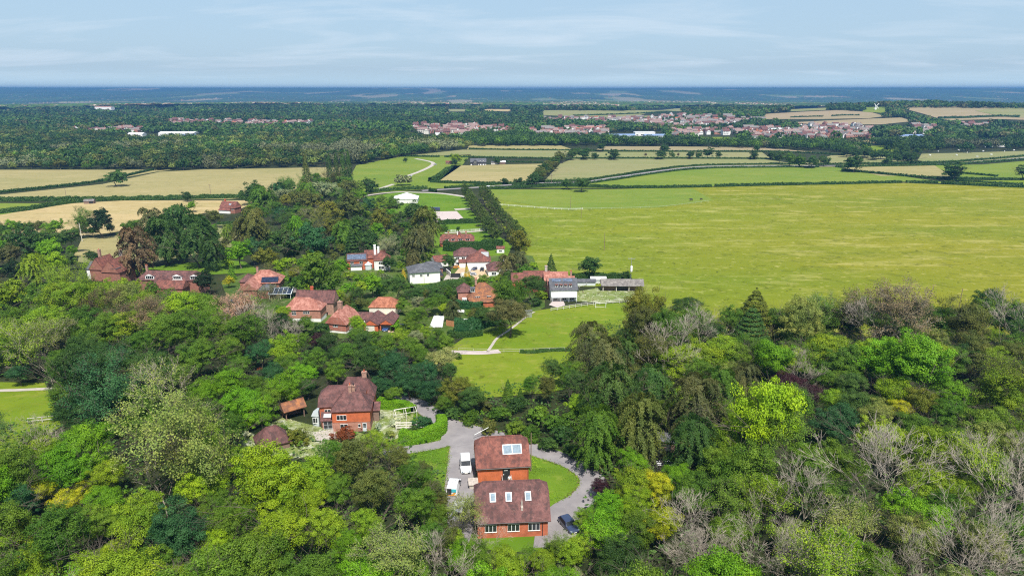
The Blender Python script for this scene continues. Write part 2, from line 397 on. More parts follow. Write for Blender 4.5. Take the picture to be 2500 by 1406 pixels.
def spline(P, n=6):
    P = [Vector(p) for p in P]; out = []
    for i in range(len(P) - 1):
        p0 = P[max(i - 1, 0)]; p1 = P[i]; p2 = P[i + 1]; p3 = P[min(i + 2, len(P) - 1)]
        for k in range(n):
            t_ = k / n
            out.append(.5 * ((2 * p1) + (p2 - p0) * t_ + (2 * p0 - 5 * p1 + 4 * p2 - p3) * t_ * t_ + (3 * p1 - p0 - 3 * p2 + p3) * t_ ** 3))
    return out + [P[-1]]
def ribbon(name, P, wd, mat, off, n=6):
    W = spline([at(*p) for p in P], n)
    L_, R_ = [], []
    for i, p in enumerate(W):
        d = (W[min(i + 1, len(W) - 1)] - W[max(i - 1, 0)]); d.z = 0; d.normalize(); s = Vector((-d.y, d.x, 0)) * (wd[0] + (wd[1] - wd[0]) * i / len(W) if isinstance(wd, tuple) else wd) / 2
        L_.append(p + s); R_.append(p - s)
    b_ = MB(); 
    for q in L_ + R_: b_.v.append((q.x, q.y, float(H(q.x, q.y)) + off))
    k = len(W)
    for i in range(k - 1): b_.f.append((k + i, k + i + 1, i + 1, i)); b_.m.append(0)
    o = b_.build(name, mat); o['kind'] = 'structure'; return o

# fields, from the near ones outward (picture positions)
FIELDS = [
 ('big', [(1170, 462), (1240, 464), (1500, 462), (1740, 457), (2205, 447), (2330, 452), (2620, 462), (2620, 830), (1500, 830), (1400, 760), (1545, 745), (1560, 690), (1450, 700), (1385, 700), (1330, 690), (1290, 640), (1230, 560), (1185, 500)], .05),
 ('mow', [(1172, 463), (1500, 463), (1690, 460), (1742, 490), (1600, 508), (1380, 513), (1230, 490), (1190, 480)], .09),
 ('mow', [(1240, 459), (1380, 452), (1500, 441), (1640, 418), (1750, 411), (2040, 409), (2200, 430), (2330, 449), (2205, 444), (1740, 455), (1500, 459)], .05),
 ('dull', [(1330, 441), (1368, 400), (1400, 388), (1640, 388), (1860, 388), (1950, 402), (2050, 408), (1750, 409), (1600, 413), (1480, 436)], .05),
 ('tan', [(1068, 446), (1105, 405), (1180, 403), (1330, 400), (1300, 440), (1230, 448)], .05),
 ('mow', [(850, 440), (870, 404), (975, 383), (1150, 378), (1130, 402), (1065, 447), (1250, 452), (1040, 462), (870, 475), (850, 455)], .05),
 ('dull', [(980, 382), (1130, 366), (1390, 367), (1380, 386), (1330, 388), (1130, 380)], .05),
 ('tan', [(1140, 365), (1145, 355), (1370, 356), (1400, 366), (1250, 367)], .05),
 ('dull', [(1400, 387), (1395, 372), (1500, 371), (1860, 372), (1880, 386)], .05),
 ('pink', [(1450, 369), (1470, 358), (1620, 358), (1860, 360), (1990, 372), (1860, 371), (1700, 368)], .05),
 ('dull', [(1960, 400), (2030, 380), (2100, 376), (2290, 398), (2400, 394), (2600, 380), (2600, 366), (2400, 372), (2250, 376), (2240, 392), (2100, 404)], .05),
 ('lime', [(2110, 370), (2120, 357), (2290, 352), (2300, 362), (2200, 372)], .05),
 ('tan', [(2060, 410), (2150, 406), (2280, 403), (2320, 430), (2150, 430)], .07),
 ('mow', [(2230, 405), (2400, 402), (2600, 385), (2600, 437), (2340, 432), (2300, 415)], .05),
 ('lime', [(2300, 441), (2420, 441), (2600, 440), (2600, 455), (2420, 450)], .05),
 ('tan', [(-80, 470), (0, 470), (240, 445), (380, 420), (420, 415), (-80, 415)], .05),
 ('tan', [(-80, 486), (0, 476), (250, 450), (390, 420), (500, 414), (860, 408), (790, 440), (700, 470), (560, 487), (0, 490)], .05),
 ('straw', [(-80, 530), (30, 515), (120, 500), (300, 490), (560, 490), (640, 490), (560, 520), (500, 520), (330, 560), (100, 590), (-80, 590)], .05),
 ('mow', [(-80, 540), (-80, 496), (100, 497), (170, 494), (60, 515), (0, 525)], .09),
 ('dull', [(190, 640), (200, 585), (290, 575), (560, 545), (600, 540), (590, 600), (330, 650)], .07),
 ('tan', [(180, 625), (200, 583), (285, 575), (300, 600), (270, 630)], .09),
 ('green', [(880, 500), (890, 482), (990, 467), (1080, 472), (1140, 480), (1150, 512), (1060, 520), (950, 520)], .07),
 ('green', [(1130, 545), (1110, 515), (1150, 514), (1175, 545)], .09),
 ('green', [(1060, 600), (1060, 545), (1180, 545), (1250, 600), (1240, 625), (1080, 625)], .07),
 ('garden', [(840, 625), (1000, 610), (1080, 600), (1300, 625), (1330, 690), (1330, 750), (1230, 805), (1110, 820), (900, 820), (800, 830), (560, 740), (540, 690), (620, 660), (760, 640)], .055),
 ('green', [(300, 665), (420, 645), (560, 635), (600, 640), (640, 665), (480, 672), (310, 672)], .07),
 ('lime', [(1095, 850), (1150, 815), (1230, 805), (1300, 760), (1400, 745), (1500, 740), (1580, 735), (1620, 800), (1560, 860), (1430, 940), (1330, 960), (1180, 972), (1110, 945), (1085, 890), (1080, 850)], .07),
 ('green', [(1000, 690), (1110, 690), (1160, 690), (1150, 720), (1030, 725)], .07),
 ('lime', [(-60, 932), (110, 935), (150, 1040), (60, 1100), (-60, 1110)], .07),
 ('green', [(960, 990), (1060, 1000), (1100, 1030), (1200, 1060), (1330, 1085), (1450, 1130), (1475, 1180), (1440, 1240), (1410, 1320), (1300, 1350), (1050, 1330), (980, 1150), (930, 1060)], .04),
 ('wild', [(560, 1095), (600, 1060), (690, 1020), (770, 1040), (900, 1060), (900, 985), (960, 990), (1010, 1010), (1000, 1060), (940, 1080), (860, 1110), (700, 1120)], .06),
 ('wild', [(1400, 735), (1410, 712), (1480, 700), (1555, 705), (1550, 735), (1470, 740)], .09),
 ('pink', [(1860, 292), (1870, 279), (1960, 274), (2050, 270), (2130, 276), (2160, 285), (2120, 290), (2000, 292)], .6),
 ('pink', [(1930, 300), (2030, 295), (2150, 290), (2200, 288), (2230, 297), (2150, 305), (2000, 306)], .6),
 ('pink', [(2190, 264), (2620, 268), (2620, 298), (2440, 292), (2320, 295), (2290, 290)], .6),
 ('dull', [(2380, 272), (2420, 267), (2620, 268), (2620, 290), (2470, 288), (2420, 280)], .9),
 ('mow', [(2105, 274), (2115, 263), (2160, 262), (2175, 272), (2150, 277)], .9),
 ('dull', [(1930, 273), (1935, 265), (2020, 264), (2015, 270)], .6),
 ('dull', [(1320, 282), (1330, 270), (1520, 272), (1660, 265), (1670, 272), (1560, 283), (1420, 286)], .6),
 ('dull', [(1400, 290), (1500, 284), (1600, 283), (1560, 290)], .6),
 ('straw', [(1155, 273), (1190, 267), (1270, 268), (1240, 273)], .5),
 ('dull', [(1090, 273), (1095, 267), (1140, 267), (1140, 273)], .5),
 ('lime', [(1700, 342), (1720, 335), (1780, 335), (1805, 348), (1790, 350)], .08),
 ('lime', [(2470, 342), (2480, 333), (2600, 333), (2600, 343)], .08),
 ('straw', [(2040, 345), (2200, 341), (2290, 345), (2280, 349), (2120, 349)], .08),
]
for k, P, off in FIELDS: drape('field', P, Gm[k], off)
drape('riding_arena', [(1060, 517), (1115, 516), (1137, 539), (1075, 542), (1060, 542)], Gm['sand'], .12)
ribbon('farm_track', [(870, 490), (895, 478), (960, 470), (1010, 470), (1080, 473), (1150, 483)], (3.5, 5), Gm['gravel'], .12)
ribbon('farm_track', [(925, 462), (955, 452), (960, 450)], 4, Gm['gravel'], .12)
ribbon('farm_track', [(995, 430), (1030, 417), (1055, 404), (1053, 396), (1015, 388)], 4.5, Gm['gravel'], .12)
ribbon('garden_path', [(1085, 569), (1140, 567), (1190, 563), (1225, 562)], 3.4, Gm['gravel'], .14)
ribbon('garden_path', [(1110, 512), (1150, 510)], 6, Gm['gravel'], .14)
ribbon('country_road', [(1030, 466), (1180, 457), (1300, 448), (1420, 445), (1500, 434), (1640, 414), (1750, 406), (1960, 405), (2130, 404), (2290, 401), (2400, 394), (2600, 378)], 6, Gm['road'], .14)
ribbon('meadow_track', [(-40, 955), (40, 953), (110, 950), (150, 950)], 1.6, Gm['gravel'], .12)
ribbon('lane', [(960, 972), (1015, 985), (1040, 1000), (1085, 1030), (1150, 1050), (1230, 1071), (1310, 1100), (1385, 1125), (1435, 1155), (1447, 1185), (1420, 1220), (1380, 1243), (1350, 1275), (1340, 1340)], 4.3, Gm['road'], .09, 10)
ribbon('lane', [(1105, 1040), (1128, 1075), (1128, 1120), (1125, 1180), (1118, 1260), (1095, 1330)], (4.5, 5.5), Gm['road'], .10, 8)
ribbon('lane', [(1120, 1066), (1085, 1082), (1040, 1092), (985, 1100), (930, 1106)], 3.0, Gm['road'], .11, 8)
drape('lane_junction', [(1085, 1028), (1150, 1048), (1190, 1062), (1152, 1085), (1105, 1092), (1075, 1082)], Gm['road'], .12)
drape('parking_apron', [(1330, 1240), (1400, 1235), (1420, 1260), (1400, 1330), (1330, 1330)], Gm['road'], .13)
drape('drive', [(935, 768), (962, 760), (975, 800), (960, 812), (948, 812)], Gm['ggold'], .13)
drape('drive', [(1075, 697), (1090, 672), (1130, 668), (1120, 680), (1100, 697)], Gm['gravel'], .13)
drape('courtyard', [(1110, 668), (1125, 650), (1195, 650), (1215, 662), (1175, 690), (1150, 672)], Gm['ggold'], .12)
drape('courtyard', [(1340, 745), (1350, 735), (1375, 735), (1380, 745), (1362, 752)], Gm['sand'], .13)
ribbon('footpath', [(1190, 860), (1200, 845), (1215, 825), (1245, 805), (1290, 770), (1305, 762)], .8, Gm['gravel'], .12)
ribbon('footpath', [(1100, 860), (1170, 862), (1220, 858)], 3.0, Gm['sand'], .12)
ribbon('patio', [(790, 1052), (800, 1075)], 4.0, Gm['gravel'], .12)
drape('terrace', [(1048, 800), (1060, 770), (1085, 772), (1080, 800)], Gm['roofw'] if 'roofw' in Gm else M['roofw'], .14)

# ------------------------------------------------------------------ foliage geometry
def leafquads(P, Nrm, size, asp, rg, down=0.):
    n = len(P)
    Nrm = Nrm / (np.linalg.norm(Nrm, axis=1, keepdims=True) + 1e-9) + rg.normal(0, .38, (n, 3)); Nrm /= np.linalg.norm(Nrm, axis=1, keepdims=True) + 1e-9
    T = rg.normal(0, 1, (n, 3)); T[:, 2] -= down
    T -= (T * Nrm).sum(1, keepdims=True) * Nrm; T /= np.linalg.norm(T, axis=1, keepdims=True) + 1e-9
    B = np.cross(Nrm, T); s = size * rg.uniform(.6, 1.35, (n, 1))
    V = np.stack([P + T * s * asp, P + B * s * .6 + T * s * .15, P - T * s * asp * .8, P - B * s * .6 + T * s * .1], 1).reshape(-1, 3)
    return V, np.arange(4 * n, dtype=np.int32).reshape(-1, 4)
def rdir(n, rg, zmin=-1.):
    d = rg.normal(0, 1, (n * 3, 3)); d /= np.linalg.norm(d, axis=1, keepdims=True)
    d = d[d[:, 2] > zmin]
    return d[:n] if len(d) >= n else np.concatenate([d, rdir(n - len(d), rg, zmin)])
def crown(kind, seed, n, ls, lob=70):
    """leaf positions of one crown of radius 1 (height in units of the radius), centred on its middle"""
    rg = np.random.default_rng(seed)
    if kind in ('round', 'oak', 'lime', 'fine', 'half', 'shrub'):
        rz = dict(round=.86, oak=.78, lime=1.25, fine=.95, half=1.0, shrub=.7)[kind]
        # a few big limbs' masses first, lobes on them
        big = rdir({'round': 7, 'oak': 6, 'lime': 5, 'fine': 6, 'half': 6, 'shrub': 4}[kind], rg, -.55)
        C_ = []
        per = lob // len(big) + 1
        for d in big:
            c0 = d * rg.uniform(.30, .52); rb = rg.uniform(.42, .60)
            dd = rdir(per, rg, -.8); C_.append(c0 + dd * rb * rg.uniform(.52, 1.08, (per, 1)))
        C_ = np.concatenate(C_)
        C_ *= (1 / np.maximum(1, np.linalg.norm(C_, axis=1) / .90))[:, None]
        rl = rg.uniform(.085, .19, len(C_)) * (1.1 if kind in ('round', 'oak', 'shrub') else .85)
        idx = rg.integers(0, len(C_), int(n * .86)); d = rdir(len(idx), rg, -.55)
        flat_ = np.array([1, 1, .62 if kind == 'oak' else .78])
        P = C_[idx] + d * flat_ * (rl[idx] * rg.uniform(.55, 1.08, len(idx)))[:, None]
        Nn = d * 1.0 + C_[idx] * .6 + np.array([0, 0, .35])
        m_ = n - len(idx); di = rdir(m_, rg, -.7); Pi = di * rg.uniform(.25, .72, (m_, 1))
        P = np.concatenate([P, Pi]); Nn = np.concatenate([Nn, di])
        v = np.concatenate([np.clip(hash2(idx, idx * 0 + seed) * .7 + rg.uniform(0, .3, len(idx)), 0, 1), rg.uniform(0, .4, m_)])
        if kind == 'lime': P[:, :2] *= np.clip(1.12 - .42 * (P[:, 2:3] + .2), .35, 1.2)
        P[:, 2] *= rz
        return P, Nn, v
    if kind == 'conifer':
        t = rg.beta(1.15, 1.6, n); a = rg.uniform(0, 2 * math.pi, n)
        tier = np.round(t * 13) / 13 + rg.normal(0, .010, n)
        k = rg.integers(0, 11, n); a = k * 2 * math.pi / 11 + tier * 17 + rg.normal(0, .17, n)
        r = (1 - tier) ** .8 * (.35 + .65 * rg.uniform(0, 1, n) ** .45) * (1 + .25 * (hash2(np.round(tier * 13), k * 1., seed) - .5))
        z = tier * 3.1 - 1.3 - r * .18
        P = np.stack([np.cos(a) * r, np.sin(a) * r, z], 1); Nn = np.stack([np.cos(a), np.sin(a), a * 0 + .9], 1)
        return P, Nn, rg.uniform(0, 1, n) * .5 + (r > .6) * .4
    if kind == 'poplar':
        t = rg.uniform(0, 1, n); a = rg.uniform(0, 2 * math.pi, n)
        r = .34 * np.sin(math.pi * np.clip(t, .03, 1) ** .65) ** .6 * rg.uniform(.5, 1, n) ** .5 * (1 + .3 * np.sin(a * 5 + t * 21))
        P = np.stack([np.cos(a) * r, np.sin(a) * r, t * 3.6 - 1.8], 1)
        return P, np.stack([np.cos(a), np.sin(a), a * 0 + .6], 1), rg.uniform(0, 1, n)
    if kind == 'weep':   # dark layered crown whose sprays arch out and hang
        nb = 95; k = rg.integers(0, nb, n)
        A = rg.uniform(0, 2 * math.pi, nb); Z0 = rg.uniform(-.75, 1.05, nb); Lb = np.sqrt(np.clip(1.15 - (Z0 - .1) ** 2 * .85, .08, 2)) * rg.uniform(.75, 1.08, nb)
        s = rg.uniform(0, 1, n) ** .55; r = Lb[k] * s
        z = Z0[k] + .28 * np.sin(s * 2.2) - .42 * s ** 3 * Lb[k]
        wdt = rg.normal(0, .055, n) * (1.2 - s * .5)
        P = np.stack([np.cos(A[k]) * r - np.sin(A[k]) * wdt, np.sin(A[k]) * r + np.cos(A[k]) * wdt, z - np.abs(rg.normal(0, .085, n))], 1)
        Nn = np.stack([np.cos(A[k]), np.sin(A[k]), s * 0 + .55], 1)
        return P, Nn, np.clip(.75 * hash2(k, k * 0, seed) + rg.uniform(0, .3, n), 0, 1)
def crownmesh(name, kind, seed, n, size, lob=70, mat=None):
    P, Nn, v = crown(kind, seed, n, size, lob); rg = np.random.default_rng(seed + 999)
    asp = {'weep': 1.9, 'conifer': 1.4}.get(kind, 1.0)
    V, Q = leafquads(P, Nn, size, asp, rg, 1.6 if kind == 'weep' else 0)
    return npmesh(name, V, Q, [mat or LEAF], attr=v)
def branchmesh(name, seed, levels=5, spread=.55, up=.25, thick=.035, mat=None, first=.55, kids=(2, 3), sides=4, bottom=-2.0, leaves=0, lsize=.05):
    """trunk and forking limbs of a tree of crown radius 1; returns the mesh and the twig ends"""
    rd = random.Random(seed); segs = []; ends = []
    def grow(p, d, ln, r, lv):
        steps = 3 if lv < 2 else 2
        q = p
        for s in range(steps):
            d = (d + Vector((rd.gauss(0, .13), rd.gauss(0, .13), rd.gauss(0, .08) + up * .12))).normalized()
            q2 = q + d * (ln / steps); r2 = r * (.80 if s < steps - 1 else .7)
            segs.append((q, q2, r, r2)); q, r = q2, r2
            if lv >= 1 and rd.random() < .45 and lv < levels:
                side = Vector((rd.gauss(0, 1), rd.gauss(0, 1), rd.gauss(.25, .5))).normalized()
                grow(q, (d * .55 + side * .75).normalized(), ln * .55, r * .6, lv + 2)
        if lv >= levels: ends.append(q); return
        for _ in range(rd.choice(kids)):
            side = Vector((rd.gauss(0, 1), rd.gauss(0, 1), rd.gauss(.1, .45))).normalized()
            grow(q, (d + side * spread * rd.uniform(.8, 1.4)).normalized(), ln * rd.uniform(.68, .86), max(r * .78, .0036), lv + 1)
    p0 = Vector((0, 0, bottom))
    grow(p0, Vector((rd.gauss(0, .05), rd.gauss(0, .05), 1)), abs(bottom) * first, thick, 0)
    A = np.array([[*a, *b_, r, r2] for a, b_, r, r2 in segs]); n = len(A)
    D = A[:, 3:6] - A[:, :3]; D /= np.linalg.norm(D, axis=1, keepdims=True) + 1e-9
    U = np.cross(D, [.31, .52, .79]); U /= np.linalg.norm(U, axis=1, keepdims=True); W_ = np.cross(D, U)
    ring = []
    for base, rad in ((A[:, :3], A[:, 6]), (A[:, 3:6], A[:, 7])):
        for k in range(sides):
            t = 2 * math.pi * k / sides
            ring.append(base + (U * math.cos(t) + W_ * math.sin(t)) * rad[:, None])
    V = np.stack(ring, 1).reshape(-1, 3); o = (np.arange(n) * 2 * sides)[:, None]
    Q = np.concatenate([o + np.array([[k, (k + 1) % sides, sides + (k + 1) % sides, sides + k]]) for k in range(sides)])
    return npmesh(name, V, Q, [mat or BARK]), np.array([[*e] for e in ends]), A

# prototypes, radius 1 -------------------------------------------------
PROTO = {}
def proto(key, fn, k):
    PROTO[key] = [fn(i) for i in range(k)]
proto('n_round', lambda i: crownmesh('crown', 'round', 10 + i, 33000, .0195, 130), 6)
proto('n_fine', lambda i: crownmesh('crown', 'fine', 30 + i, 29000, .0175, 180), 4)
proto('n_shrub', lambda i: crownmesh('crown', 'shrub', 40 + i, 7000, .042, 60), 3)
proto('n_weep', lambda i: crownmesh('crown', 'weep', 50 + i, 20000, .021), 3)
proto('n_conifer', lambda i: crownmesh('crown', 'conifer', 60 + i, 12000, .028), 2)
proto('m_round', lambda i: crownmesh('crown', 'round', 110 + i, 8000, .040, 80), 5)
proto('m_fine', lambda i: crownmesh('crown', 'fine', 115 + i, 8000, .036, 100), 3)
proto('m_oak', lambda i: crownmesh('crown', 'oak', 120 + i, 4500, .055, 50), 3)
proto('m_lime', lambda i: crownmesh('crown', 'lime', 130 + i, 6500, .042, 80), 3)
proto('m_weep', lambda i: crownmesh('crown', 'weep', 140 + i, 8000, .034), 2)
proto('m_conifer', lambda i: crownmesh('crown', 'conifer', 150 + i, 2200, .065), 2)
proto('m_poplar', lambda i: crownmesh('crown', 'poplar', 160 + i, 5000, .042), 2)
proto('m_shrub', lambda i: crownmesh('crown', 'shrub', 170 + i, 900, .11, 30), 2)
proto('f_round', lambda i: crownmesh('crown', 'round', 210 + i, 620, .13, 34), 5)
proto('f_oak', lambda i: crownmesh('crown', 'oak', 220 + i, 620, .13, 30), 2)
HALF = []
for i in range(5):
    bm_, ends, segs = branchmesh('trunk', 300 + i, 6, .62, .30, .030, DEADW if i % 2 else None, .50)
    rg = np.random.default_rng(700 + i)
    hi = segs[:, 5] > -.45; E = segs[hi][:, 3:6]
    P = np.repeat(E, 9, 0) + rg.normal(0, .060, (len(E) * 9, 3))
    keep = rg.uniform(0, 1, len(P)) < (.80 if i % 2 else .98) * np.clip(.9 - vnoise(P[:, 0] * 2.3 + 9, P[:, 1] * 2.3 + P[:, 2] * 2, i) * .55, 0, 1)
    P = P[keep]; V, Q = leafquads(P, P * .5 + np.array([0, 0, .6]), .026, 1., rg)
    HALF.append((npmesh('crown', V, Q, [LEAF], attr=rg.uniform(0, 1, len(Q))), bm_))
DEAD = [branchmesh('branches', 400 + i, 6, .58, .40, .026, DEADW, .50, (2, 3, 3))[0] for i in range(4)]
TRUNK = [branchmesh('trunk', 500 + i, 3, .75, .25, .065, None, .62, (3, 4), 5)[0] for i in range(3)]
TRUNKF = [branchmesh('trunk', 520 + i, 1, .75, .25, .085, None, .62, (3, 4), 4)[0] for i in range(2)]

COL = dict(avenue=(.070, .115, .024), mid=(.074, .160, .016), mid2=(.104, .195, .018), bright=(.120, .275, .010), bright2=(.175, .285, .016), lime=(.25, .40, .014), lime2=(.190, .315, .012), yellow=(.36, .40, .016),
           dark=(.038, .092, .020), dark2=(.056, .120, .026), olive=(.108, .135, .032), olived=(.098, .112, .042), pale=(.180, .240, .060), grey=(.21, .25, .14), blue=(.034, .110, .040),
           purple=(.040, .015, .024), brown=(.150, .115, .070), brownw=(.33, .225, .18), cream=(.30, .32, .12), rust=(.18, .055, .022), gold=(.140, .165, .022), black=(.018, .042, .014), golden=(.55, .40, .04), white=(.50, .52, .42))
DESC = dict(avenue='dark green', mid='mid green', mid2='fresh green', bright='bright green', bright2='light green', lime='lime green', lime2='yellowish green', yellow='yellow leaved', dark='dark green', dark2='deep green', olive='olive green', olived='dull olive',
            pale='pale green', grey='silvery', blue='bluish green', purple='dark purple', brown='brownish', brownw='withered pinkish brown', cream='cream flowering', rust='rust coloured', gold='golden tipped', black='very dark', golden='golden', white='white flowering')
KD = dict(round='broadleaf tree', oak='spreading oak', lime='conical lime tree', fine='feathery tree', half='thinning ash tree', dead='bare pale tree', weep='drooping tree', conifer='conifer', poplar='columnar poplar', shrub='shrub', tall='broadleaf tree')
LM = []      # landmarks for telling look-alikes apart: (phrase, u, v)
AUTO = []    # (object, description, u, v)
def place(u, v, wpx, k):
    hc = 5.; 
    for _ in range(7):
        P = at(u, v, hc); z = (P.y * CP - (P.z + hc - HC) * SP); r = wpx * z / (2 * F); hc = r * k
    return P, r
def tree(u, v, wpx, kind='round', col='mid', label=None, group=None, base=False, name=None, P=None, r=None, lod=None):
    k = dict(round=1.12, fine=1.25, half=1.6, dead=1.75, weep=1.2, conifer=1.42, poplar=1.85, shrub=.55, oak=.92, lime=1.45, tall=1.75)[kind]
    if lod == 'f' or (P is None and v < 500 and kind not in ('poplar', 'shrub')): k *= .74; wpx *= 1.22
    if P is None:
        if base:
            P = at(u, v); r = wpx / ppm(P) / 2
        else: P, r = place(u, v, wpx, k)
    dist = P.length
    if lod is None: lod = 'n' if dist < 230 else ('m' if dist < 1050 else 'f')
    kk = 'round' if kind == 'tall' else kind
    sp = dict(dark='oak', dark2='oak', black='yew', mid='green_broadleaf', mid2='green_broadleaf', blue='holm_oak', bright='maple', bright2='maple', lime='maple', lime2='maple', yellow='maple', purple='copper_beech', cream='chestnut', grey='willow', pale='willow').get(col, 'beech') + '_tree'  # species names only sort generic broadleaf trees by leaf colour
    rt = root(name or (sp if kind in ('round', 'tall') else kind + '_tree' if kind not in ('shrub', 'conifer', 'half', 'dead', 'fine', 'round', 'tall', 'weep', 'lime') else dict(shrub='shrub', conifer='conifer_tree', half='ash_tree', dead='bare_tree', fine='feathery_tree', round='broadleaf_tree', tall='broadleaf_tree', weep='drooping_tree', lime='lime_tree')[kind]),
              P, label, 'shrub' if kind == 'shrub' else 'tree', group, rz=rnd.uniform(0, 6.28))
    zc = r * k
    c = COL[col]; j = rnd.uniform(.86, 1.16); c = (c[0] * j * rnd.uniform(.92, 1.08), c[1] * j, c[2] * j, 1)
    def put(me, nm, s=(1, 1, 1)):
        o = link(nm, me, rt); o.location = (0, 0, zc); o.scale = (r * s[0], r * s[1], r * s[2]); o.color = c; return o
    sz = rnd.uniform(.92, 1.12)
    if kind == 'dead':
        put(rnd.choice(DEAD), 'trunk')
    elif kind == 'half':
        cm, bm2 = rnd.choice(HALF); put(cm, 'crown'); put(bm2, 'trunk')
    else:
        key = lod + '_' + kk
        while key not in PROTO:
            key = {'n_lime': 'm_lime', 'n_oak': 'm_oak', 'n_poplar': 'm_poplar', 'm_fine': 'm_round', 'f_fine': 'f_round', 'f_lime': 'm_lime', 'f_weep': 'f_round', 'f_conifer': 'm_conifer', 'f_poplar': 'm_poplar', 'f_shrub': 'f_round'}.get(key, 'f_round')
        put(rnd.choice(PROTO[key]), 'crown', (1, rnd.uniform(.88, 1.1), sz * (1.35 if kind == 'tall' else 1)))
        if kind != 'shrub':
            o = put(rnd.choice(TRUNK if lod != 'f' else TRUNKF), 'trunk', (.8, .8, k / 2.0))
            if lod == 'f': o.color = c
    if label is None:
        size = 'large' if r > 6.5 else ('small' if r < 3 else '')
        AUTO.append((rt, (size + ' ' + DESC[col] + ' ' + KD[kind]).strip(), u, v))
    return rt, P, r
ORD = ['nearest', 'second nearest', 'third nearest', 'fourth nearest', 'fifth nearest', 'sixth nearest', 'seventh nearest', 'eighth nearest', 'ninth nearest', 'tenth nearest', 'eleventh nearest', 'twelfth nearest', 'thirteenth nearest', 'fourteenth nearest', 'fifteenth nearest'] + ['%d%s nearest' % (i, {1: 'st', 2: 'nd', 3: 'rd'}.get(i % 10, 'th')) for i in range(16, 200)]
def autolabels():
    D = {}
    for o, desc, u, v in AUTO:
        far = v < 420; best = min(LM, key=lambda l: ((l[1] - u) ** 2 + ((l[2] - v) * (3 if far else 1.3)) ** 2))
        dx_, dy_ = u - best[1], (v - best[2]) * (2 if far else 1)
        rel = ('right of' if dx_ > 0 else 'left of') if abs(dx_) > abs(dy_) else ('in front of' if dy_ > 0 else 'behind')
        D.setdefault((desc, rel, best[0]), []).append((math.hypot(dx_, dy_), o))
    for (desc, rel, lm), L_ in D.items():
        L_.sort(key=lambda t_: t_[0])
        for i, (_, o) in enumerate(L_):
            o['label'] = '%s %s %s' % (desc, rel, lm) + ('' if len(L_) == 1 else ', ' + ORD[i])

def hedge(P, h, wd, col, label, cat='hedge', name='hedge', dens=1., group=None, leaf=None):
    W = spline([p if isinstance(p, Vector) else at(*p) for p in P], 5); rg = np.random.default_rng(int(abs(W[0].x * 7 + W[-1].y * 13)) % 99999)
    pts = [W[0]]; dist = np.mean([p.length for p in W]); h, wd = (h * .78, wd * .7) if dist > 420 else (h, wd); stp = max(.6, dist * .0022)
    for p in W[1:]:
        while (p - pts[-1]).length > stp: pts.append(pts[-1] + (p - pts[-1]).normalized() * stp)
    n = len(pts); X_ = np.array([(p.x, p.y) for p in pts]); T_ = np.gradient(X_, axis=0); T_ /= np.linalg.norm(T_, axis=1, keepdims=True) + 1e-9
    S_ = np.column_stack([-T_[:, 1], T_[:, 0]]); zz = H(X_[:, 0], X_[:, 1])
    prof = [(-.5, -.02), (-.55, .45), (-.42, .9), (0, 1.), (.42, .9), (.55, .45), (.5, -.02)]
    mod = .78 + .5 * vnoise(np.arange(n) * stp / max(2, wd), np.zeros(n), 4)
    rings = []
    for a, b_ in prof:
        w_ = wd * a * (.8 + .4 * rg.uniform(0, 1, n)); hh = h * b_ * (mod + rg.normal(0, .06, n)) if b_ > 0 else zz * 0 - .1
        rings.append(np.column_stack([X_ + S_ * w_[:, None], zz + hh]))
    Vc = np.stack(rings, 1).reshape(-1, 3); Q = gridq(n, 7)
    ls = leaf or max(.12, dist * .0009)
    area = n * stp * (wd + 2 * h); nl = int(min(26000, dens * 1.6 * area / (ls * ls)))
    i = rg.integers(0, n - 1, nl); a = rg.uniform(-1, 1, nl); side = rg.uniform(0, 1, nl) < h * 2 / (2 * h + wd)
    off = np.where(side, np.sign(a) * wd * .52, a * wd * .5); hz = np.where(side, rg.uniform(0, 1, nl), 1.) * h * mod[i]
    P_ = np.column_stack([X_[i] + S_[i] * off[:, None] + T_[i] * rg.uniform(0, stp, nl)[:, None], zz[i] + hz]) + rg.normal(0, ls * .35, (nl, 3))
    Nn = np.column_stack([S_[i] * (np.where(side, np.sign(a), 0))[:, None], np.where(side, .4, 1.)])
    V2, Q2 = leafquads(P_, Nn, ls, 1., rg)
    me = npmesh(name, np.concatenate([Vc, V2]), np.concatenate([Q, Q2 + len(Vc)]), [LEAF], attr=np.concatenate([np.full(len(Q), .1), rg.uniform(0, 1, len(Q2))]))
    o = link(name, me); o.color = (*COL[col], 1); tag(o, label, cat, group); return o

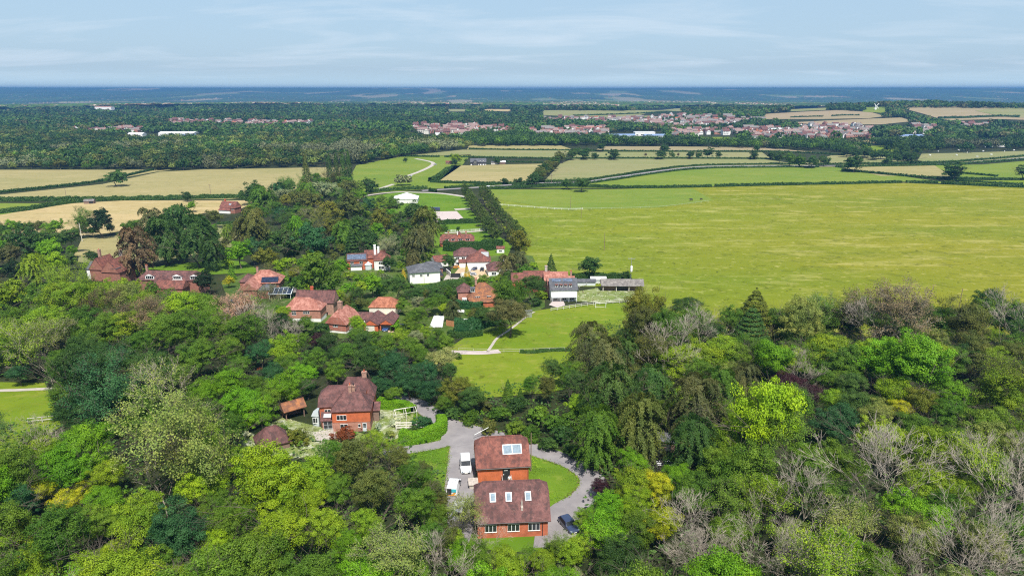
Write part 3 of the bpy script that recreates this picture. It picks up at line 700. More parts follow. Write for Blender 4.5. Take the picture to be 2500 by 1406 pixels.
# ------------------------------------------------------------------ buildings
def solid_roof(rt, x0, x1, y0, y1, z, rh, kind, mat, wallm, axis='x', ov=.35, hipr=.75, ridge=True, name='roof'):
    """closed roof over the block; axis = direction of the ridge; kind gable / hip / half / lean / flat"""
    X0, X1, Y0, Y1 = x0 - ov, x1 + ov, y0 - ov, y1 + ov; t = .12
    b = MB(); m0 = 0
    if kind == 'flat':
        b.box(X0, X1, Y0, Y1, z, z + rh)
        return b.build(name, [mat], rt)
    if kind == 'lean':
        b.poly([(X0, Y0, z), (X1, Y0, z), (X1, y1, z + rh), (X0, y1, z + rh)]); b.poly([(X0, Y0, z - t), (X0, y1, z + rh - t), (X1, y1, z + rh - t), (X1, Y0, z - t)])
        b.poly([(X0, Y0, z - t), (X1, Y0, z - t), (X1, Y0, z), (X0, Y0, z)]); b.poly([(X0, Y0, z - t), (X0, Y0, z), (X0, y1, z + rh), (X0, y1, z + rh - t)])
        b.poly([(X1, Y0, z - t), (X1, y1, z + rh - t), (X1, y1, z + rh), (X1, Y0, z)])
        return b.build(name, [mat], rt)
    def tr(p): return p if axis == 'x' else (p[1], p[0], p[2])
    if axis == 'x': A0, A1, B0, B1 = X0, X1, Y0, Y1
    else: A0, A1, B0, B1 = Y0, Y1, X0, X1
    bc = (B0 + B1) / 2; hb = (B1 - B0) / 2; zt = z + t
    if kind == 'gable': h0 = h1 = 0; zc = z + rh
    elif kind == 'hip': h0 = h1 = min(hb * hipr / .75 if hipr != .75 else hb * .9, (A1 - A0) / 2 - .1); zc = zt
    elif kind == 'hip0': h0 = hb * .9; h1 = 0
    elif kind == 'half': h0 = h1 = hb * (1 - hipr)
    zr = zt + rh
    E0 = [(A0, B0), (A1, B0), (A1, B1), (A0, B1)]
    b.poly([tr((p[0], p[1], z)) for p in reversed(E0)])
    for i in range(4):
        p, q = E0[i], E0[(i + 1) % 4]; b.poly([tr((p[0], p[1], z)), tr((q[0], q[1], z)), tr((q[0], q[1], zt)), tr((p[0], p[1], zt))])
    if kind in ('gable', 'hip', 'hip0'):
        r0 = (A0 + h0, bc, zr); r1 = (A1 - h1, bc, zr)
        b.poly([tr((A0, B0, zt)), tr((A1, B0, zt)), tr(r1), tr(r0)]); b.poly([tr((A1, B1, zt)), tr((A0, B1, zt)), tr(r0), tr(r1)])
        b.poly([tr((A0, B1, zt)), tr((A0, B0, zt)), tr(r0)]); b.poly([tr((A1, B0, zt)), tr((A1, B1, zt)), tr(r1)])
        if kind == 'gable':
            for a, sgn in ((A0, -1), (A1, 1)):
                e = .03 * sgn
                b.poly([tr((a + e, B0 + .35, z + .02)), tr((a + e, B1 - .35, z + .02)), tr((a + e, bc, zr - .38))], 1)
    else:
        f = hipr; zh = zt + rh * f; hw = hb * (1 - f)
        r0 = (A0 + h0, bc, zr); r1 = (A1 - h1, bc, zr)
        g00 = (A0, bc - hw, zh); g01 = (A0, bc + hw, zh); g10 = (A1, bc - hw, zh); g11 = (A1, bc + hw, zh)
        b.poly([tr(p) for p in ((A0, B0, zt), (A1, B0, zt), g10, r1, r0, g00)]); b.poly([tr(p) for p in ((A1, B1, zt), (A0, B1, zt), g01, r0, r1, g11)])
        b.poly([tr(p) for p in (g01, g00, r0)]); b.poly([tr(p) for p in (g10, g11, r1)])
        b.poly([tr(p) for p in ((A0, B1, zt), (A0, B0, zt), g00, g01)], 1); b.poly([tr(p) for p in ((A1, B0, zt), (A1, B1, zt), g11, g10)], 1)
    if ridge:
        r0v, r1v = Vector(tr(r0)), Vector(tr(r1))
        b.tube(r0v + Vector((0, 0, -.02)), r1v + Vector((0, 0, -.02)), .11, n=5, m=0)
        if kind in ('hip', 'hip0'):
            for c_, rv in (((A0, B0), r0v), ((A0, B1), r0v)) + ((((A1, B0), r1v), ((A1, B1), r1v)) if kind == 'hip' else ()):
                b.tube(Vector(tr((c_[0], c_[1], zt))), rv, .09, n=5, m=0)
    return b.build(name, [mat, wallm], rt)
def window(rt, x, z, wd, h, y=0., n=2, side='f', fm=None, gm=None, name='window', bars=0):
    """a framed window standing proud of a wall; side f/b along x, l/r along y"""
    fm = fm or M['frame']; gm = gm or M['glass']; b = MB(); e = .07
    b.box(-wd / 2 - .05, wd / 2 + .05, -.09, .05, -.08, .0); b.box(-wd / 2, wd / 2, -.05, .05, h - e, h)
    for i in range(n + 1):
        xx = -wd / 2 + i * wd / n; b.box(max(xx - e / 2, -wd / 2), min(xx + e / 2, wd / 2), -.05, .05, 0, h - e)
    for i in range(bars): b.box(-wd / 2, wd / 2, -.045, .04, h * (i + 1) / (bars + 1) - .02, h * (i + 1) / (bars + 1) + .02)
    rz = {'f': 0, 'b': math.pi, 'l': -math.pi / 2, 'r': math.pi / 2}[side]
    loc = (x, y, z) if side in 'fb' else (y, x, z)
    o = b.build(name, fm, rt, loc, rz)
    p = MB(); p.box(-wd / 2, wd / 2, -.02, .04, 0.01, h - .02); p.build('pane', gm, o)
    return o
def chimney(parent, x, y, z0, z1, wx=.7, wy=.5, mat=None, pots=2, potm=None):
    mat = mat or M['stucco']; b = MB(); b.box(x - wx / 2, x + wx / 2, y - wy / 2, y + wy / 2, z0, z1); b.box(x - wx / 2 - .08, x + wx / 2 + .08, y - wy / 2 - .08, y + wy / 2 + .08, z1, z1 + .15)
    b.box(x - wx / 2 - .04, x + wx / 2 + .04, y - wy / 2 - .04, y + wy / 2 + .04, z1 + .15, z1 + .25)
    o = b.build('chimney', mat, parent)
    for i in range(pots):
        xx = x + (i - (pots - 1) / 2) * .42; q = MB(); q.tube((xx, y, z1 + .25), (xx, y, z1 + .65), .14, .11, 8); q.tube((xx, y, z1 + .65), (xx, y, z1 + .72), .14, .14, 8); q.build('chimney_pot', potm or M['pot'], o)
    return o
def skylight(rt, x, y, z, wd, ln, slope, n=1, gm=None):
    """roof window lying on a slope that falls towards -y; (x,y,z) its centre"""
    b = MB(); b.box(-wd / 2 - .07, wd / 2 + .07, -ln / 2 - .07, ln / 2 + .07, 0, .10)
    o = b.build('skylight', M['greyf'], rt, (x, y, z)); o.rotation_euler = (slope, 0, 0)
    for i in range(n):
        w1 = wd / n; q = MB(); q.box(-wd / 2 + i * w1 + .05, -wd / 2 + (i + 1) * w1 - .05, -ln / 2 + .05, ln / 2 - .05, .09, .12); q.build('pane', gm or M['skyl'], o)
    return o
def dormer(rt, x, y, z, wd, h, dep, rm, wm, n=3, rh=.6, gable=True, fm=None):
    b = MB(); b.box(x - wd / 2, x + wd / 2, y, y + dep, z, z + h); o = b.build('dormer', wm, rt)
    q = MB(); ov = .15; zz = z + h
    if gable:
        for s in (-1, 1): q.poly([(x + s * (wd / 2 + ov), y - ov, zz - .02), (x + s * (wd / 2 + ov), y + dep, zz - .02), (x, y + dep, zz + rh), (x, y - ov, zz + rh)][::s])
        q.poly([(x - wd / 2 - ov, y - ov, zz - .02), (x + wd / 2 + ov, y - ov, zz - .02), (x, y - ov, zz + rh)]); q.poly([(x - wd / 2, y - ov - .02, zz), (x + wd / 2, y - ov - .02, zz), (x, y - ov - .02, zz + rh - .12)], 1)
    else: q.box(x - wd / 2 - ov, x + wd / 2 + ov, y - ov, y + dep, zz, zz + .15)
    q.build('dormer_roof', [rm, wm], o)
    window(rt, x, z + .1, wd * .86, h - .2, y, n, fm=fm)
def block(rt, x0, x1, y0, y1, h, rk, rh, wm, rm, axis='x', ov=.3, z0=0., hipr=.75, lower=None, lh=0., jut=.06, ridge=True):
    b = MB(); b.box(x0, x1, y0, y1, z0 - (1.6 if z0 == 0 else 0), z0 + h)
    if lower and lh:
        b = MB(); b.box(x0, x1, y0, y1, z0 + lh, z0 + h); b.build('wall', wm, rt); b = MB(); b.box(x0 + jut, x1 - jut, y0 + jut, y1 - jut, z0 - 1.6, z0 + lh); b.build('lower_wall', lower, rt)
    else: b.build('wall', wm, rt)
    return solid_roof(rt, x0, x1, y0, y1, z0 + h, rh, rk, rm, wm, axis, ov, hipr, ridge)
def posts(rt, boxes, mat):
    for bx in boxes:
        q = MB(); q.box(*bx); q.build('post', mat, rt)
def house(name, u, v, label, rot=0., cat='house', lm=None, group=None):
    P = at(u, v); r = root(name, P, label, cat, group, rz=R(rot))
    if lm: LM.append((lm, u, v))
    if name not in ('coach_house', 'brick_house', 'windmill'): r.scale = (1, 1, .88) if name != 'farmhouse' else (.95, .95, .85)
    return r, ppm(P)

# --- the two barns beside the lane
rt, s = house('coach_house', 1229, 1178, 'red brick coach house with twin skylight and black entrance door', 6, lm='the twin-skylight barn')
rf = block(rt, -4.15, 4.15, 0, 6.6, 2.9, 'half', 3.7, M['brick_o'], M['tile_red'], hipr=.68, lower=None)
w_ = 8.3
sl = math.atan2(3.7, 3.65)
skylight(rf, 1.6, 1.75, 5.05, 3.0, 1.5, sl, 2)
d = MB(); d.box(-.12, 1.08, -.06, .05, 0.45, 2.75); dd = d.build('door', M['dark'], rt); q = MB(); q.box(.1, .7, -.09, -.06, 2.25, 2.42); q.build('door_sign', M['frame'], dd); q = MB(); q.box(-.05, .1, -.09, -.06, 1.5, 1.62); q.build('letter_plate', M['frame'], dd)
d = MB(); d.box(-.25, 1.25, -1.7, -.02, .28, .42); d.build('landing', M['stone'], rt)
for xx in (-.25, 1.25):
    d = MB(); 
    for i in range(4): d.tube((xx, -1.65 + i * .52, .42), (xx, -1.65 + i * .52, 1.4), .03)
    d.tube((xx, -1.7, 1.4), (xx, 0, 1.4), .04); d.tube((xx, -1.7, .9), (xx, 0, .9), .03); d.build('handrail', M['rail'], rt)
q = MB(); q.tube((-4.4, -.36, 2.86), (4.4, -.36, 2.86), .07); q.tube((4.05, -.06, 2.8), (4.05, -.06, 0), .05); q.build('gutter', M['dark'], rt); d = MB(); d.box(-4.18, 4.18, -.06, .0, -1.5, .15); d.build('plinth', M['stone'], rt)
d = MB(); d.box(-5.6, -4.3, -1.6, .2, -.9, .9); d.box(-5.75, -4.15, -1.75, .35, .9, 1.05); tag(d.build('stone_gate_pier', M['stone'], None, rt.location, R(6)), 'broad stone pier at the corner of the barn with the black door', 'pier')

rt, s = house('brick_house', 1252, 1311, 'brick house with three single skylights in its brown tiled roof', 4, lm='the three-skylight house')
rf = block(rt, -4.95, 4.95, 0, 7.4, 2.55, 'half', 4.1, M['brick'], M['tile_brown'], hipr=.72, ov=.4)
sl = math.atan2(4.1, 4.1)
for xx in (-2.7, -.45, 2.3): skylight(rf, xx, 2.05, 5.2, .72, 1.15, sl, 1)
for xx in (-3.1, .1, 3.0): window(rt, xx, 1.05, 1.65, 1.15, 0, 3)
q = MB(); q.tube((1.35, 1.1, 3.9), (1.35, 1.1, 5.0), .14, .10); q.tube((1.35, 1.1, 5.0), (1.35, 1.1, 5.25), .06); q.box(1.2, 1.5, .7, 1.3, 3.6, 4.3); q.build('flue', M['stone'], rf)
q = MB(); q.tube((-4.9, -.36, 2.6), (4.9, -.36, 2.6), .07); q.tube((4.2, -.06, 2.5), (4.2, -.06, -.5), .05); q.build('gutter', M['dark'], rt)
q = MB(); q.box(-2.1, .4, -2.4, -.05, -1.2, -.45); q.build('step', M['stone'], rt)

# --- the house in its garden
rt, s = house('farmhouse', 858, 1053, 'large brick and tile hung house with grime streaked hipped roofs and tall chimneys', 5, lm='the tall-chimneyed brick house')
A1 = block(rt, -3.6, 3.9, 0, 6.0, 5.0, 'hip', 3.0, M['brick_o'], M['tile_brown'], lower=M['brick_p'], lh=2.35, hipr=.55)
A2 = block(rt, -6.5, 2.3, 2.6, 8.4, 4.9, 'half', 3.7, M['brick'], M['tile_brown'], hipr=.45, lower=M['brick_p'], lh=2.0)
A3 = block(rt, -3.4, 3.9, 7.4, 11.4, 4.7, 'hip', 3.9, M['brick'], M['tile_brown'])
chimney(A1, -.2, 3.1, 6.0, 9.6, .55, .5, pots=1); chimney(A1, .45, 3.5, 6.0, 9.3, .55, .5, pots=1, potm=M['dark']); chimney(A3, 1.9, 9.6, 7.5, 9.7, .95, .7, pots=1, mat=M['stucco'])
window(rt, -1.75, 3.0, 1.9, 1.15, 0, 3); window(rt, -1.4, .9, 1.5, 1.0, .06, 2); window(rt, 1.65, 1.0, .5, .8, .06, 1)
window(rt, -4.9, 3.3, 1.2, 1.0, 2.6, 2); 
d = MB(); d.box(2.3, 3.1, -.02, .06, -.1, 2.0); dd = d.build('door', M['greyf'], rt); q = MB(); [q.box(2.42, 2.98, -.05, -.01, .95 + i * .34, 1.2 + i * .34) for i in range(3)]; q.build('pane', M['glass'], dd)
block(rt, -5.9, -3.75, 1.3, 2.6, 2.3, 'lean', 1.4, M['brick_p'], M['tile_brown']); window(rt, -4.8, .25, 1.7, 1.85, 1.3, 2, fm=M['greyf'], bars=1); skylight(rt, -4.85, 1.75, 3.17, 1.3, .75, math.atan2(1.4, 1.6), 2, M['frame'])
q = MB(); q.loft([[(-6.95, 3.2, z), (-6.95, 6.2, z), (-8.3, 5.7, z), (-8.3, 3.7, z)] for z in (-1, 2.2)]); cs = q.build('conservatory', M['greyf'], rt)
q = MB(); q.poly([(-6.9, 3.1, 3.5), (-8.5, 3.5, 2.2), (-8.5, 5.9, 2.2), (-6.9, 6.3, 3.5)][::-1]); q.poly([(-6.9, 3.1, 2.2), (-8.5, 3.5, 2.2), (-6.9, 3.1, 3.5)]); q.build('conservatory_roof', M['greyf'], rt)
window(rt, -7.6, .6, 1.1, 1.3, 3.35, 2)
block(rt, 3.95, 5.1, 4.6, 6.6, 2.6, 'lean', 1.1, M['wood'], M['tile_brown'])

rt, s = house('open_shed', 722, 1021, 'open fronted timber shed with rust red tiled gable roof beside the conservatory', 38, 'shed', lm='the open timber shed')
posts(rt, [(x, x + .18, y, y + .18, -.5, 2.3) for x in (-1.9, 1.72) for y in (0, 2.2)], M['wood'])
q = MB(); q.box(-1.9, 1.9, 2.36, 2.46, -.4, 2.3); q.build('back_boarding', M['wood'], rt); solid_roof(rt, -2.0, 2.0, -.1, 2.6, 2.3, 1.5, 'gable', M['tile_rust'], M['wood'])
rt, s = house('outbuilding', 672, 1100, 'low outbuilding with a steep red hipped roof at the edge of the daisies', 30, 'outbuilding', lm='the hip-roofed outbuilding')
block(rt, -2.6, 2.6, 0, 4.4, 1.3, 'hip', 3.0, M['wood'], M['tile_brown'], hipr=.6)
rt, s = house('fruit_cage', 993, 1026, 'pale timber frame of a fruit cage among the white flowers', 22, 'fruit cage')
q = MB(); X4 = (-2.1, 0, 2.1)
for x in X4:
    for y in (0, 2.4): q.tube((x, y, 0), (x, y, 1.8), .05)
    q.tube((x, 0, 1.8), (x, 1.2, 2.4), .05); q.tube((x, 2.4, 1.8), (x, 1.2, 2.4), .05)
for y, z in ((0, 1.8), (2.4, 1.8), (1.2, 2.4)): q.tube((-2.1, y, z), (2.1, y, z), .05)
q.build('frame', M['cream'], rt)
q = MB(); [q.box(-3 + i * .0, 3, 3.0 + i * .02, 3.1 + i * .02, .3 + i * .5, .5 + i * .5) for i in range(3)]; [q.box(x, x + .12, 2.98, 3.14, 0, 1.6) for x in (-3, -1, 1, 2.9)]
tag(q.build('timber_fence', M['cream'], None, at(1002, 1066), R(4)), 'short pale post and rail fence behind the bright clipped hedge', 'fence')
rt, s = house('garden_hut', 1633, 1102, 'black boarded hut half hidden between two drooping trees', -14, 'hut', lm='the black hut')
block(rt, -1.9, 1.9, 0, 3.0, 2.2, 'gable', .9, M['blackw'], M['slate']); window(rt, -.9, .9, .7, .7, 0, 2, fm=M['wood']); d = MB(); d.box(.3, 1.0, -.05, .04, 0, 1.9); d.build('door', M['wood'], rt)
rt, s = house('climbing_frame', 1622, 1150, 'small grey metal frame on grass in front of the black hut', 0, 'frame')
q = MB(); [q.tube((x, y, 0), (x, y, 1.4), .05) for x in (-1.2, 1.2) for y in (0, 1.2)]; [q.tube((-1.2, y, 1.4), (1.2, y, 1.4), .05) for y in (0, .6, 1.2)]; [q.tube((x, 0, 1.4), (x, 1.2, 1.4), .05) for x in (-1.2, 1.2)]; q.build('metal_frame', M['steel'], rt)

# --- the village
rt, s = house('long_brick_house', 745, 786, 'brick house with faded pink tiled hipped roof and darker rear range', -2, lm='the pink-roofed house')
a = block(rt, -4.6, 4.9, 0, 6.0, 4.3, 'hip', 2.9, M['brick_p'], M['tile_pink'], lower=M['white'], lh=1.3); block(rt, -6.2, 2.5, 2.6, 7, 4.3, 'hip', 2.8, M['brick_p'], M['tile_pink']); window(rt, -3.2, 2.6, 1.3, 1.2, 0, 2, bars=1); window(rt, .6, 3.1, 2.0, .9, 0, 3, bars=1)
bb = block(rt, -5.6, 6.4, 8.5, 14.0, 3.8, 'gable', 3.8, M['stucco'], M['tile_brown']); chimney(bb, -1, 11.5, 7.0, 8.6, .9, .6, M['pot'], 2); skylight(bb, 3.4, 9.6, 5.35, .6, 1.0, .93)
rt, s = house('gable_cottage', 822, 813, 'tall cottage with steep red roof, end chimney and patterned tile hung gable', -16, lm='the tile-hung gable cottage')
a = block(rt, -3.1, 3.1, 0, 8.0, 3.1, 'half', 4.2, M['brick_m'], M['tile_pink'], axis='y', lower=M['white'], lh=.8, hipr=.55); chimney(a, -.3, 3.4, 6.0, 9.4, 1.2, .9, M['stucco'], 1, M['stone']); window(rt, -.2, 2.1, 1.5, .9, 0, 3)
window(rt, 2.4, 1.0, 1.0, 1.1, 3.12, 2, 'r'); window(rt, 6.0, 1.0, 1.0, 1.1, 3.12, 2, 'r')
rt, s = house('garage_range', 905, 808, 'long low tiled range ending in twin gabled garages', -4, 'garage', lm='the twin-gabled garages')
block(rt, -9.4, -1.0, 4.2, 8.0, 2.2, 'gable', 1.9, M['wood'], M['tile_brown']); a = block(rt, -1.9, 2.3, -.4, 8.2, 2.3, 'gable', 1.8, M['brick_o'], M['tile_brown'], axis='y'); block(rt, 2.6, 6.4, .6, 8.2, 2.2, 'gable', 1.7, M['brick_o'], M['tile_brown'], axis='y')
d = MB(); d.box(-1.3, 1.3, -.48, -.38, 0, 2.05); d.build('garage_door', M['cream'], rt); d = MB(); d.box(3.0, 6.0, .52, .62, 0, 1.9); d.build('garage_opening', M['dark'], rt)  # black panel on the gable wall paints the shaded garage inside
posts(rt, [(x, x + .2, 4.0, 4.2, 0, 2.2) for x in (-9, -7, -5, -3)], M['frame'])
rt, s = house('triple_garage', 937, 767, 'garage with bright orange hipped roof and pale double doors', -1, 'garage', lm='the orange-roofed garage')
a = block(rt, -4.6, 4.6, 0, 5.8, 2.5, 'hip', 2.9, M['cream'], M['tile_orange']); q = MB(); [q.box(-4.2 + i * 2.15, -2.2 + i * 2.15, -.06, .04, 0, 2.1) for i in range(4)]; q.build('garage_door', M['cream'], rt)
rt, s = house('white_house', 1037, 692, 'white boarded house with dark slate hipped roof and a balcony end', 14, lm='the white slate-roofed house')
a = block(rt, -5.6, 6.0, 0, 9.5, 5.0, 'hip', 2.6, M['white'], M['slate'], ov=.5); block(rt, 0, 8.6, 11, 18, 3.2, 'hip', 2.4, M['brick_p'], M['slate'], ov=.4)
for x in (-4.2, -1.2, 1.4): window(rt, x, 3.2, .9, 1.1, 0, 2)
for y in (2, 4.5, 7): window(rt, y, 3.2, 1.3, 1.1, 6.02, 2, 'r')
q = MB(); q.box(6.05, 7.6, 1.2, 7.4, 2.5, 2.62); [q.box(7.5, 7.6, y, y + .1, 0, 3.5) for y in (1.2, 4.2, 7.3)]; q.box(7.52, 7.58, 1.2, 7.4, 3.4, 3.5); q.build('balcony', M['dark'], rt); q = MB(); q.tube((-.2, -.06, 4.9), (-.2, -.06, 0), .06); q.build('downpipe', M['dark'], rt)
rt, s = house('pair_of_ranges_house', 905, 661, 'rambling red and white house with two white chimneys and pale solar panels', 10, lm='the white-chimneyed house'); rt.name = 'village_house'
a = block(rt, -9.5, -1.5, 2.5, 9, 4.4, 'gable', 2.8, M['brick'], M['tile_brown']); c = block(rt, -2.2, 6.2, 5.5, 12, 4.6, 'gable', 3.2, M['brick'], M['tile_red']); e = block(rt, 1.6, 8.2, 0, 7.5, 4.8, 'hip', 3.2, M['white'], M['tile_red'], hipr=.6)
chimney(e, 2.0, 7.0, 5.5, 10.6, .9, .8, M['white'], 0); chimney(e, 3.5, 5.8, 6.2, 10.0, .9, .8, M['white'], 0)
q = MB(); q.box(-3.9, 3.9, -1.5, 1.5, 0, .08); o = q.build('solar_panels', M['solar2'], rt, (-5.6, 4.0, 6.0)); o.rotation_euler = (math.atan2(2.8, 3.5), 0, 0)
window(rt, 4.5, 3.0, 2.0, 1.2, 0, 3); window(rt, 4.6, .6, 2.4, 1.5, 0, 4); window(rt, -7.6, 3.0, 1.4, 1.0, 2.5, 2); window(rt, -3.8, 3.0, 1.4, 1.0, 2.5, 2); window(rt, -6.2, .6, 2.6, 1.3, 2.5, 4); block(rt, -8.2, -3.6, 1.2, 2.5, 2.2, 'lean', .8, M['white'], M['slate'])
q = MB(); q.loft([[(-1.0 + 1.3 * k * math.cos(a_), 3.0 + 1.3 * k * math.sin(a_), z) for a_ in [i * math.pi / 4 for i in range(8)]] for k, z in ((1.2, -.5), (1.2, 2.4), (1.4, 2.4), (.1, 3.7))]); q.build('bay', M['greyf'], rt)
rt, s = house('dormered_house', 1118, 603, 'long red tiled house with four white dormers in a row', 3, lm='the four-dormer house')
a = block(rt, -9.0, 8.2, 0, 7.5, 2.1, 'half', 4.6, M['brick'], M['tile_red'], hipr=.6); block(rt, -1.5, 2.8, 2.8, 9, 3.5, 'gable', 3.6, M['brick'], M['tile_red'], axis='y'); chimney(a, -4.8, 3.8, 5, 7.6, .8, .6); chimney(a, 4.2, 3.8, 5, 7.8, .8, .6); chimney(a, -.2, 3.6, 6, 8.2, .5, .5, M['white'], 0)
for x in (-5.6, -2.4, 1.3, 5.0): dormer(a, x, .9, 3.2, 1.9, 1.4, 2.2, M['tile_red'], M['white'], 2, gable=False)
block(rt, 1.2, 4.2, -1.4, 0, 2.0, 'gable', 1.4, M['greyf'], M['tile_red'], axis='y')
rt, s = house('courtyard_house', 1157, 659, 'white walled house with bright red roofs above a gravel courtyard', 4, lm='the courtyard house')
a = block(rt, -2.8, 7.0, 0, 9, 4.0, 'hip', 3.2, M['white'], M['tile_red'], ov=.4); c = block(rt, -8.4, 2.2, 7.5, 14.5, 5.0, 'hip', 3.2, M['white'], M['tile_brown'], ov=.4); block(rt, .6, 6.6, 5.0, 11.5, 5.4, 'hip', 2.8, M['white'], M['tile_red'])
for x in (-6.8, -4.4): window(rt, x, 3.2, 1.4, 1.2, 7.5, 2); window(rt, x, .6, 1.4, 1.3, 7.5, 2)
window(rt, -.5, 3.3, 1.4, 1.0, 7.45, 2); block(rt, -6.2, -3.2, 5.0, 7.4, 2.4, 'lean', 1.0, M['white'], M['tile_red']); q = MB(); q.box(3.2, 6.4, 4.3, 4.98, 5.3, 7.4); q.build('dormer', M['greyf'], rt)
rt, s = house('cream_garage', 1080, 651, 'small white garage with red gable roof and grey door', 24, 'garage', lm='the small white garage')
block(rt, -3.0, 3.0, 0, 6.6, 2.5, 'gable', 2.4, M['white'], M['tile_red'], axis='x'); d = MB(); d.box(3.0, 3.08, 1.2, 5.4, 0, 2.1); d.build('garage_door', M['greyf'], rt)
rt, s = house('bungalow', 1213, 671, 'low white bungalow with mottled brown roof partly under a dark pine', 6, 'bungalow', lm='the bungalow')
a = block(rt, -3.8, 8.2, 1, 7.5, 2.7, 'hip', 2.3, M['white'], M['tile_brown']); block(rt, -3.6, .8, -2.2, 3.2, 2.6, 'hip', 2.0, M['white'], M['tile_brown'], axis='y'); chimney(a, 3.4, 3.8, 4, 6.0, .7, .6, M['white'], 1); window(rt, -1.4, .7, 1.8, 1.3, -2.2, 3)
rt, s = house('summer_house', 1222, 618, 'tiny white summer house with red roof below the clipped dark hedge', 2, 'summer house')
block(rt, -1.8, 1.8, 0, 2.6, 2.4, 'gable', 1.1, M['white'], M['tile_red']); window(rt, 0, .8, 1.5, .9, 0, 3)
rt, s = house('hipped_house', 1172, 748, 'brick house with tall lichen stained orange hipped roof and grey dormer', 8, lm='the lichen-orange roofed house')
a = block(rt, -3.6, 6.0, 0, 8.5, 2.9, 'hip', 5.0, M['brick'], M['tile_rust'], ov=.5, lower=M['brick_p'], lh=1.5); block(rt, -7.0, -2.4, 4.2, 9.5, 4.4, 'hip', 2.8, M['brick_p'], M['tile_brown']); block(rt, -3.4, 4.6, -1.6, 0, 2.2, 'lean', .9, M['brick'], M['tile_rust'])
window(rt, -.8, 3.0, 1.7, 1.0, -.05, 3); window(rt, 3.0, 3.0, 1.4, 1.0, -.05, 2); dormer(a, -2.2, 1.6, 5.2, 1.4, 1.3, 2.0, M['slate'], M['greyf'], 2, gable=False); chimney(a, -.9, 4.6, 7, 9.2, .7, .6); q = MB(); q.box(-5.6, -4.2, 2.8, 4.2, -1, 2.3); q.build('bay', M['white'], rt); window(rt, -4.9, .9, 1.2, 1.1, 2.78, 2)
rt, s = house('red_farmhouse', 1376, 735, 'red roofed house with pale lean-to front, four small dormers and solar panels', 3, lm='the solar-panelled red house')
a = block(rt, -4.4, 4.6, 0, 5, 4.6, 'lean', 3.2, M['white'], M['slate'], ov=.4); c = block(rt, -4.8, 4.4, 5.0, 9.5, 4.9, 'gable', 2.8, M['brick_p'], M['tile_pink']); block(rt, -5.6, 2.6, 9.6, 15, 5.2, 'gable', 2.9, M['brick_p'], M['tile_pink']); block(rt, -17, -6.0, 14, 20, 3.4, 'gable', 3.0, M['brick'], M['tile_red']); e = block(rt, -12.5, -3.0, 17, 22, 3.2, 'gable', 3.2, M['brick'], M['tile_red'])
chimney(c, 3.6, 9, 6, 9.0, .6, .6); chimney(e, -4.2, 19.5, 5, 8.4, .9, .8, M['stone'], 1)
for x in (-2.4, -.8, .8, 2.4): dormer(rt, x, .9, 5.3, .8, .9, 1.0, M['tile_red'], M['frame'], 1, gable=False)
q = MB(); q.box(-1.6, 1.6, -.8, .8, 0, .06); 
for x in (-2.2, 1.8): o = link('solar_panels', q.mesh('solar_panels', M['solar2']), rt, (x, 3.9, 7.25)); o.rotation_euler = (math.atan2(3.2, 5.4), 0, 0)
q = MB(); q.box(-4.2, 4.4, -1.7, -.05, 1.95, 2.05); [q.tube((x, -1.6, -.5), (x, -1.6, 1.95), .07) for x in (-4, -1.2, 1.6, 4.2)]; q.build('verandah', M['greyf'], rt)
for x in (-2.6, .2, 2.8): window(rt, x, .5, 1.5, 1.3, 0, 2)
rt, s = house('stable_block', 1520, 712, 'dark open fronted stable with grey shingle roof at the field edge', -2, 'stable', lm='the grey-roofed stable')
block(rt, -7.4, 7.4, 1.6, 5.5, 2.6, 'gable', 1.6, M['wood'], M['shingle'], ov=.5); posts(rt, [(x, x + .22, .2, .42, -.3, 2.6) for x in (-7.2, -2.4, 2.2, 6.9)], M['cream']); q = MB(); q.box(-2, 2, 1.5, 1.62, 0, 2.2); q.build('opening', M['dark'], rt)  # black panel on the solid wall paints the stable's shaded inside
solid_roof(rt, -7.4, 7.4, .1, 1.6, 2.45, .5, 'lean', M['shingle'], M['wood'])
for u_, v_2, wd_, lb in ((1431, 698, 7.0, 'long low grey greenhouse beside the solar-panelled red house'), (1461, 692, 5.6, 'pale greenhouse nearest the big round oak')):
    rt, s = house('greenhouse', u_, v_2, lb, 0, 'greenhouse'); block(rt, -wd_ / 2, wd_ / 2, 0, 2.6, 1.7, 'gable', .9, M['greyf'], M['roofw'] if wd_ < 6 else M['slate'])
rt, s = house('dormered_range', 398, 722, 'long brown roofed range with three gabled dormers and red front wing', -2, lm='the three-dormer range')
a = block(rt, -12.0, 11.5, 5.5, 11.5, 4.6, 'hip', 3.2, M['brick_v'], M['tile_brown'])
for x in (-7.2, 2.9, 9.2): dormer(a, x, 5.6, 5.2, 3.2, 1.3, 2.6, M['tile_brown'], M['frame'], 4, .9)
q = MB(); q.box(1.2, 5.0, 4.6, 5.4, 0, 5.0); q.build('bay', M['white'], rt); window(rt, 3.1, 3.2, 3.0, 1.1, 4.6, 5)
block(rt, -3.4, .4, -1.5, 6, 4.2, 'hip', 2.8, M['brick_v'], M['tile_brown'], axis='y'); block(rt, .5, 10.0, -5, .2, 4.6, 'gable', 2.6, M['brick_v'], M['tile_red']); window(rt, 5.6, 2.4, 1.0, 1.2, -5.0, 1); chimney(a, -9.4, 8.5, 7, 9.8, .7, .6)
rt, s = house('gabled_house', 246, 690, 'half hidden house with two steep red gables and tall pale chimneys', -8, lm='the twin-gabled hidden house')
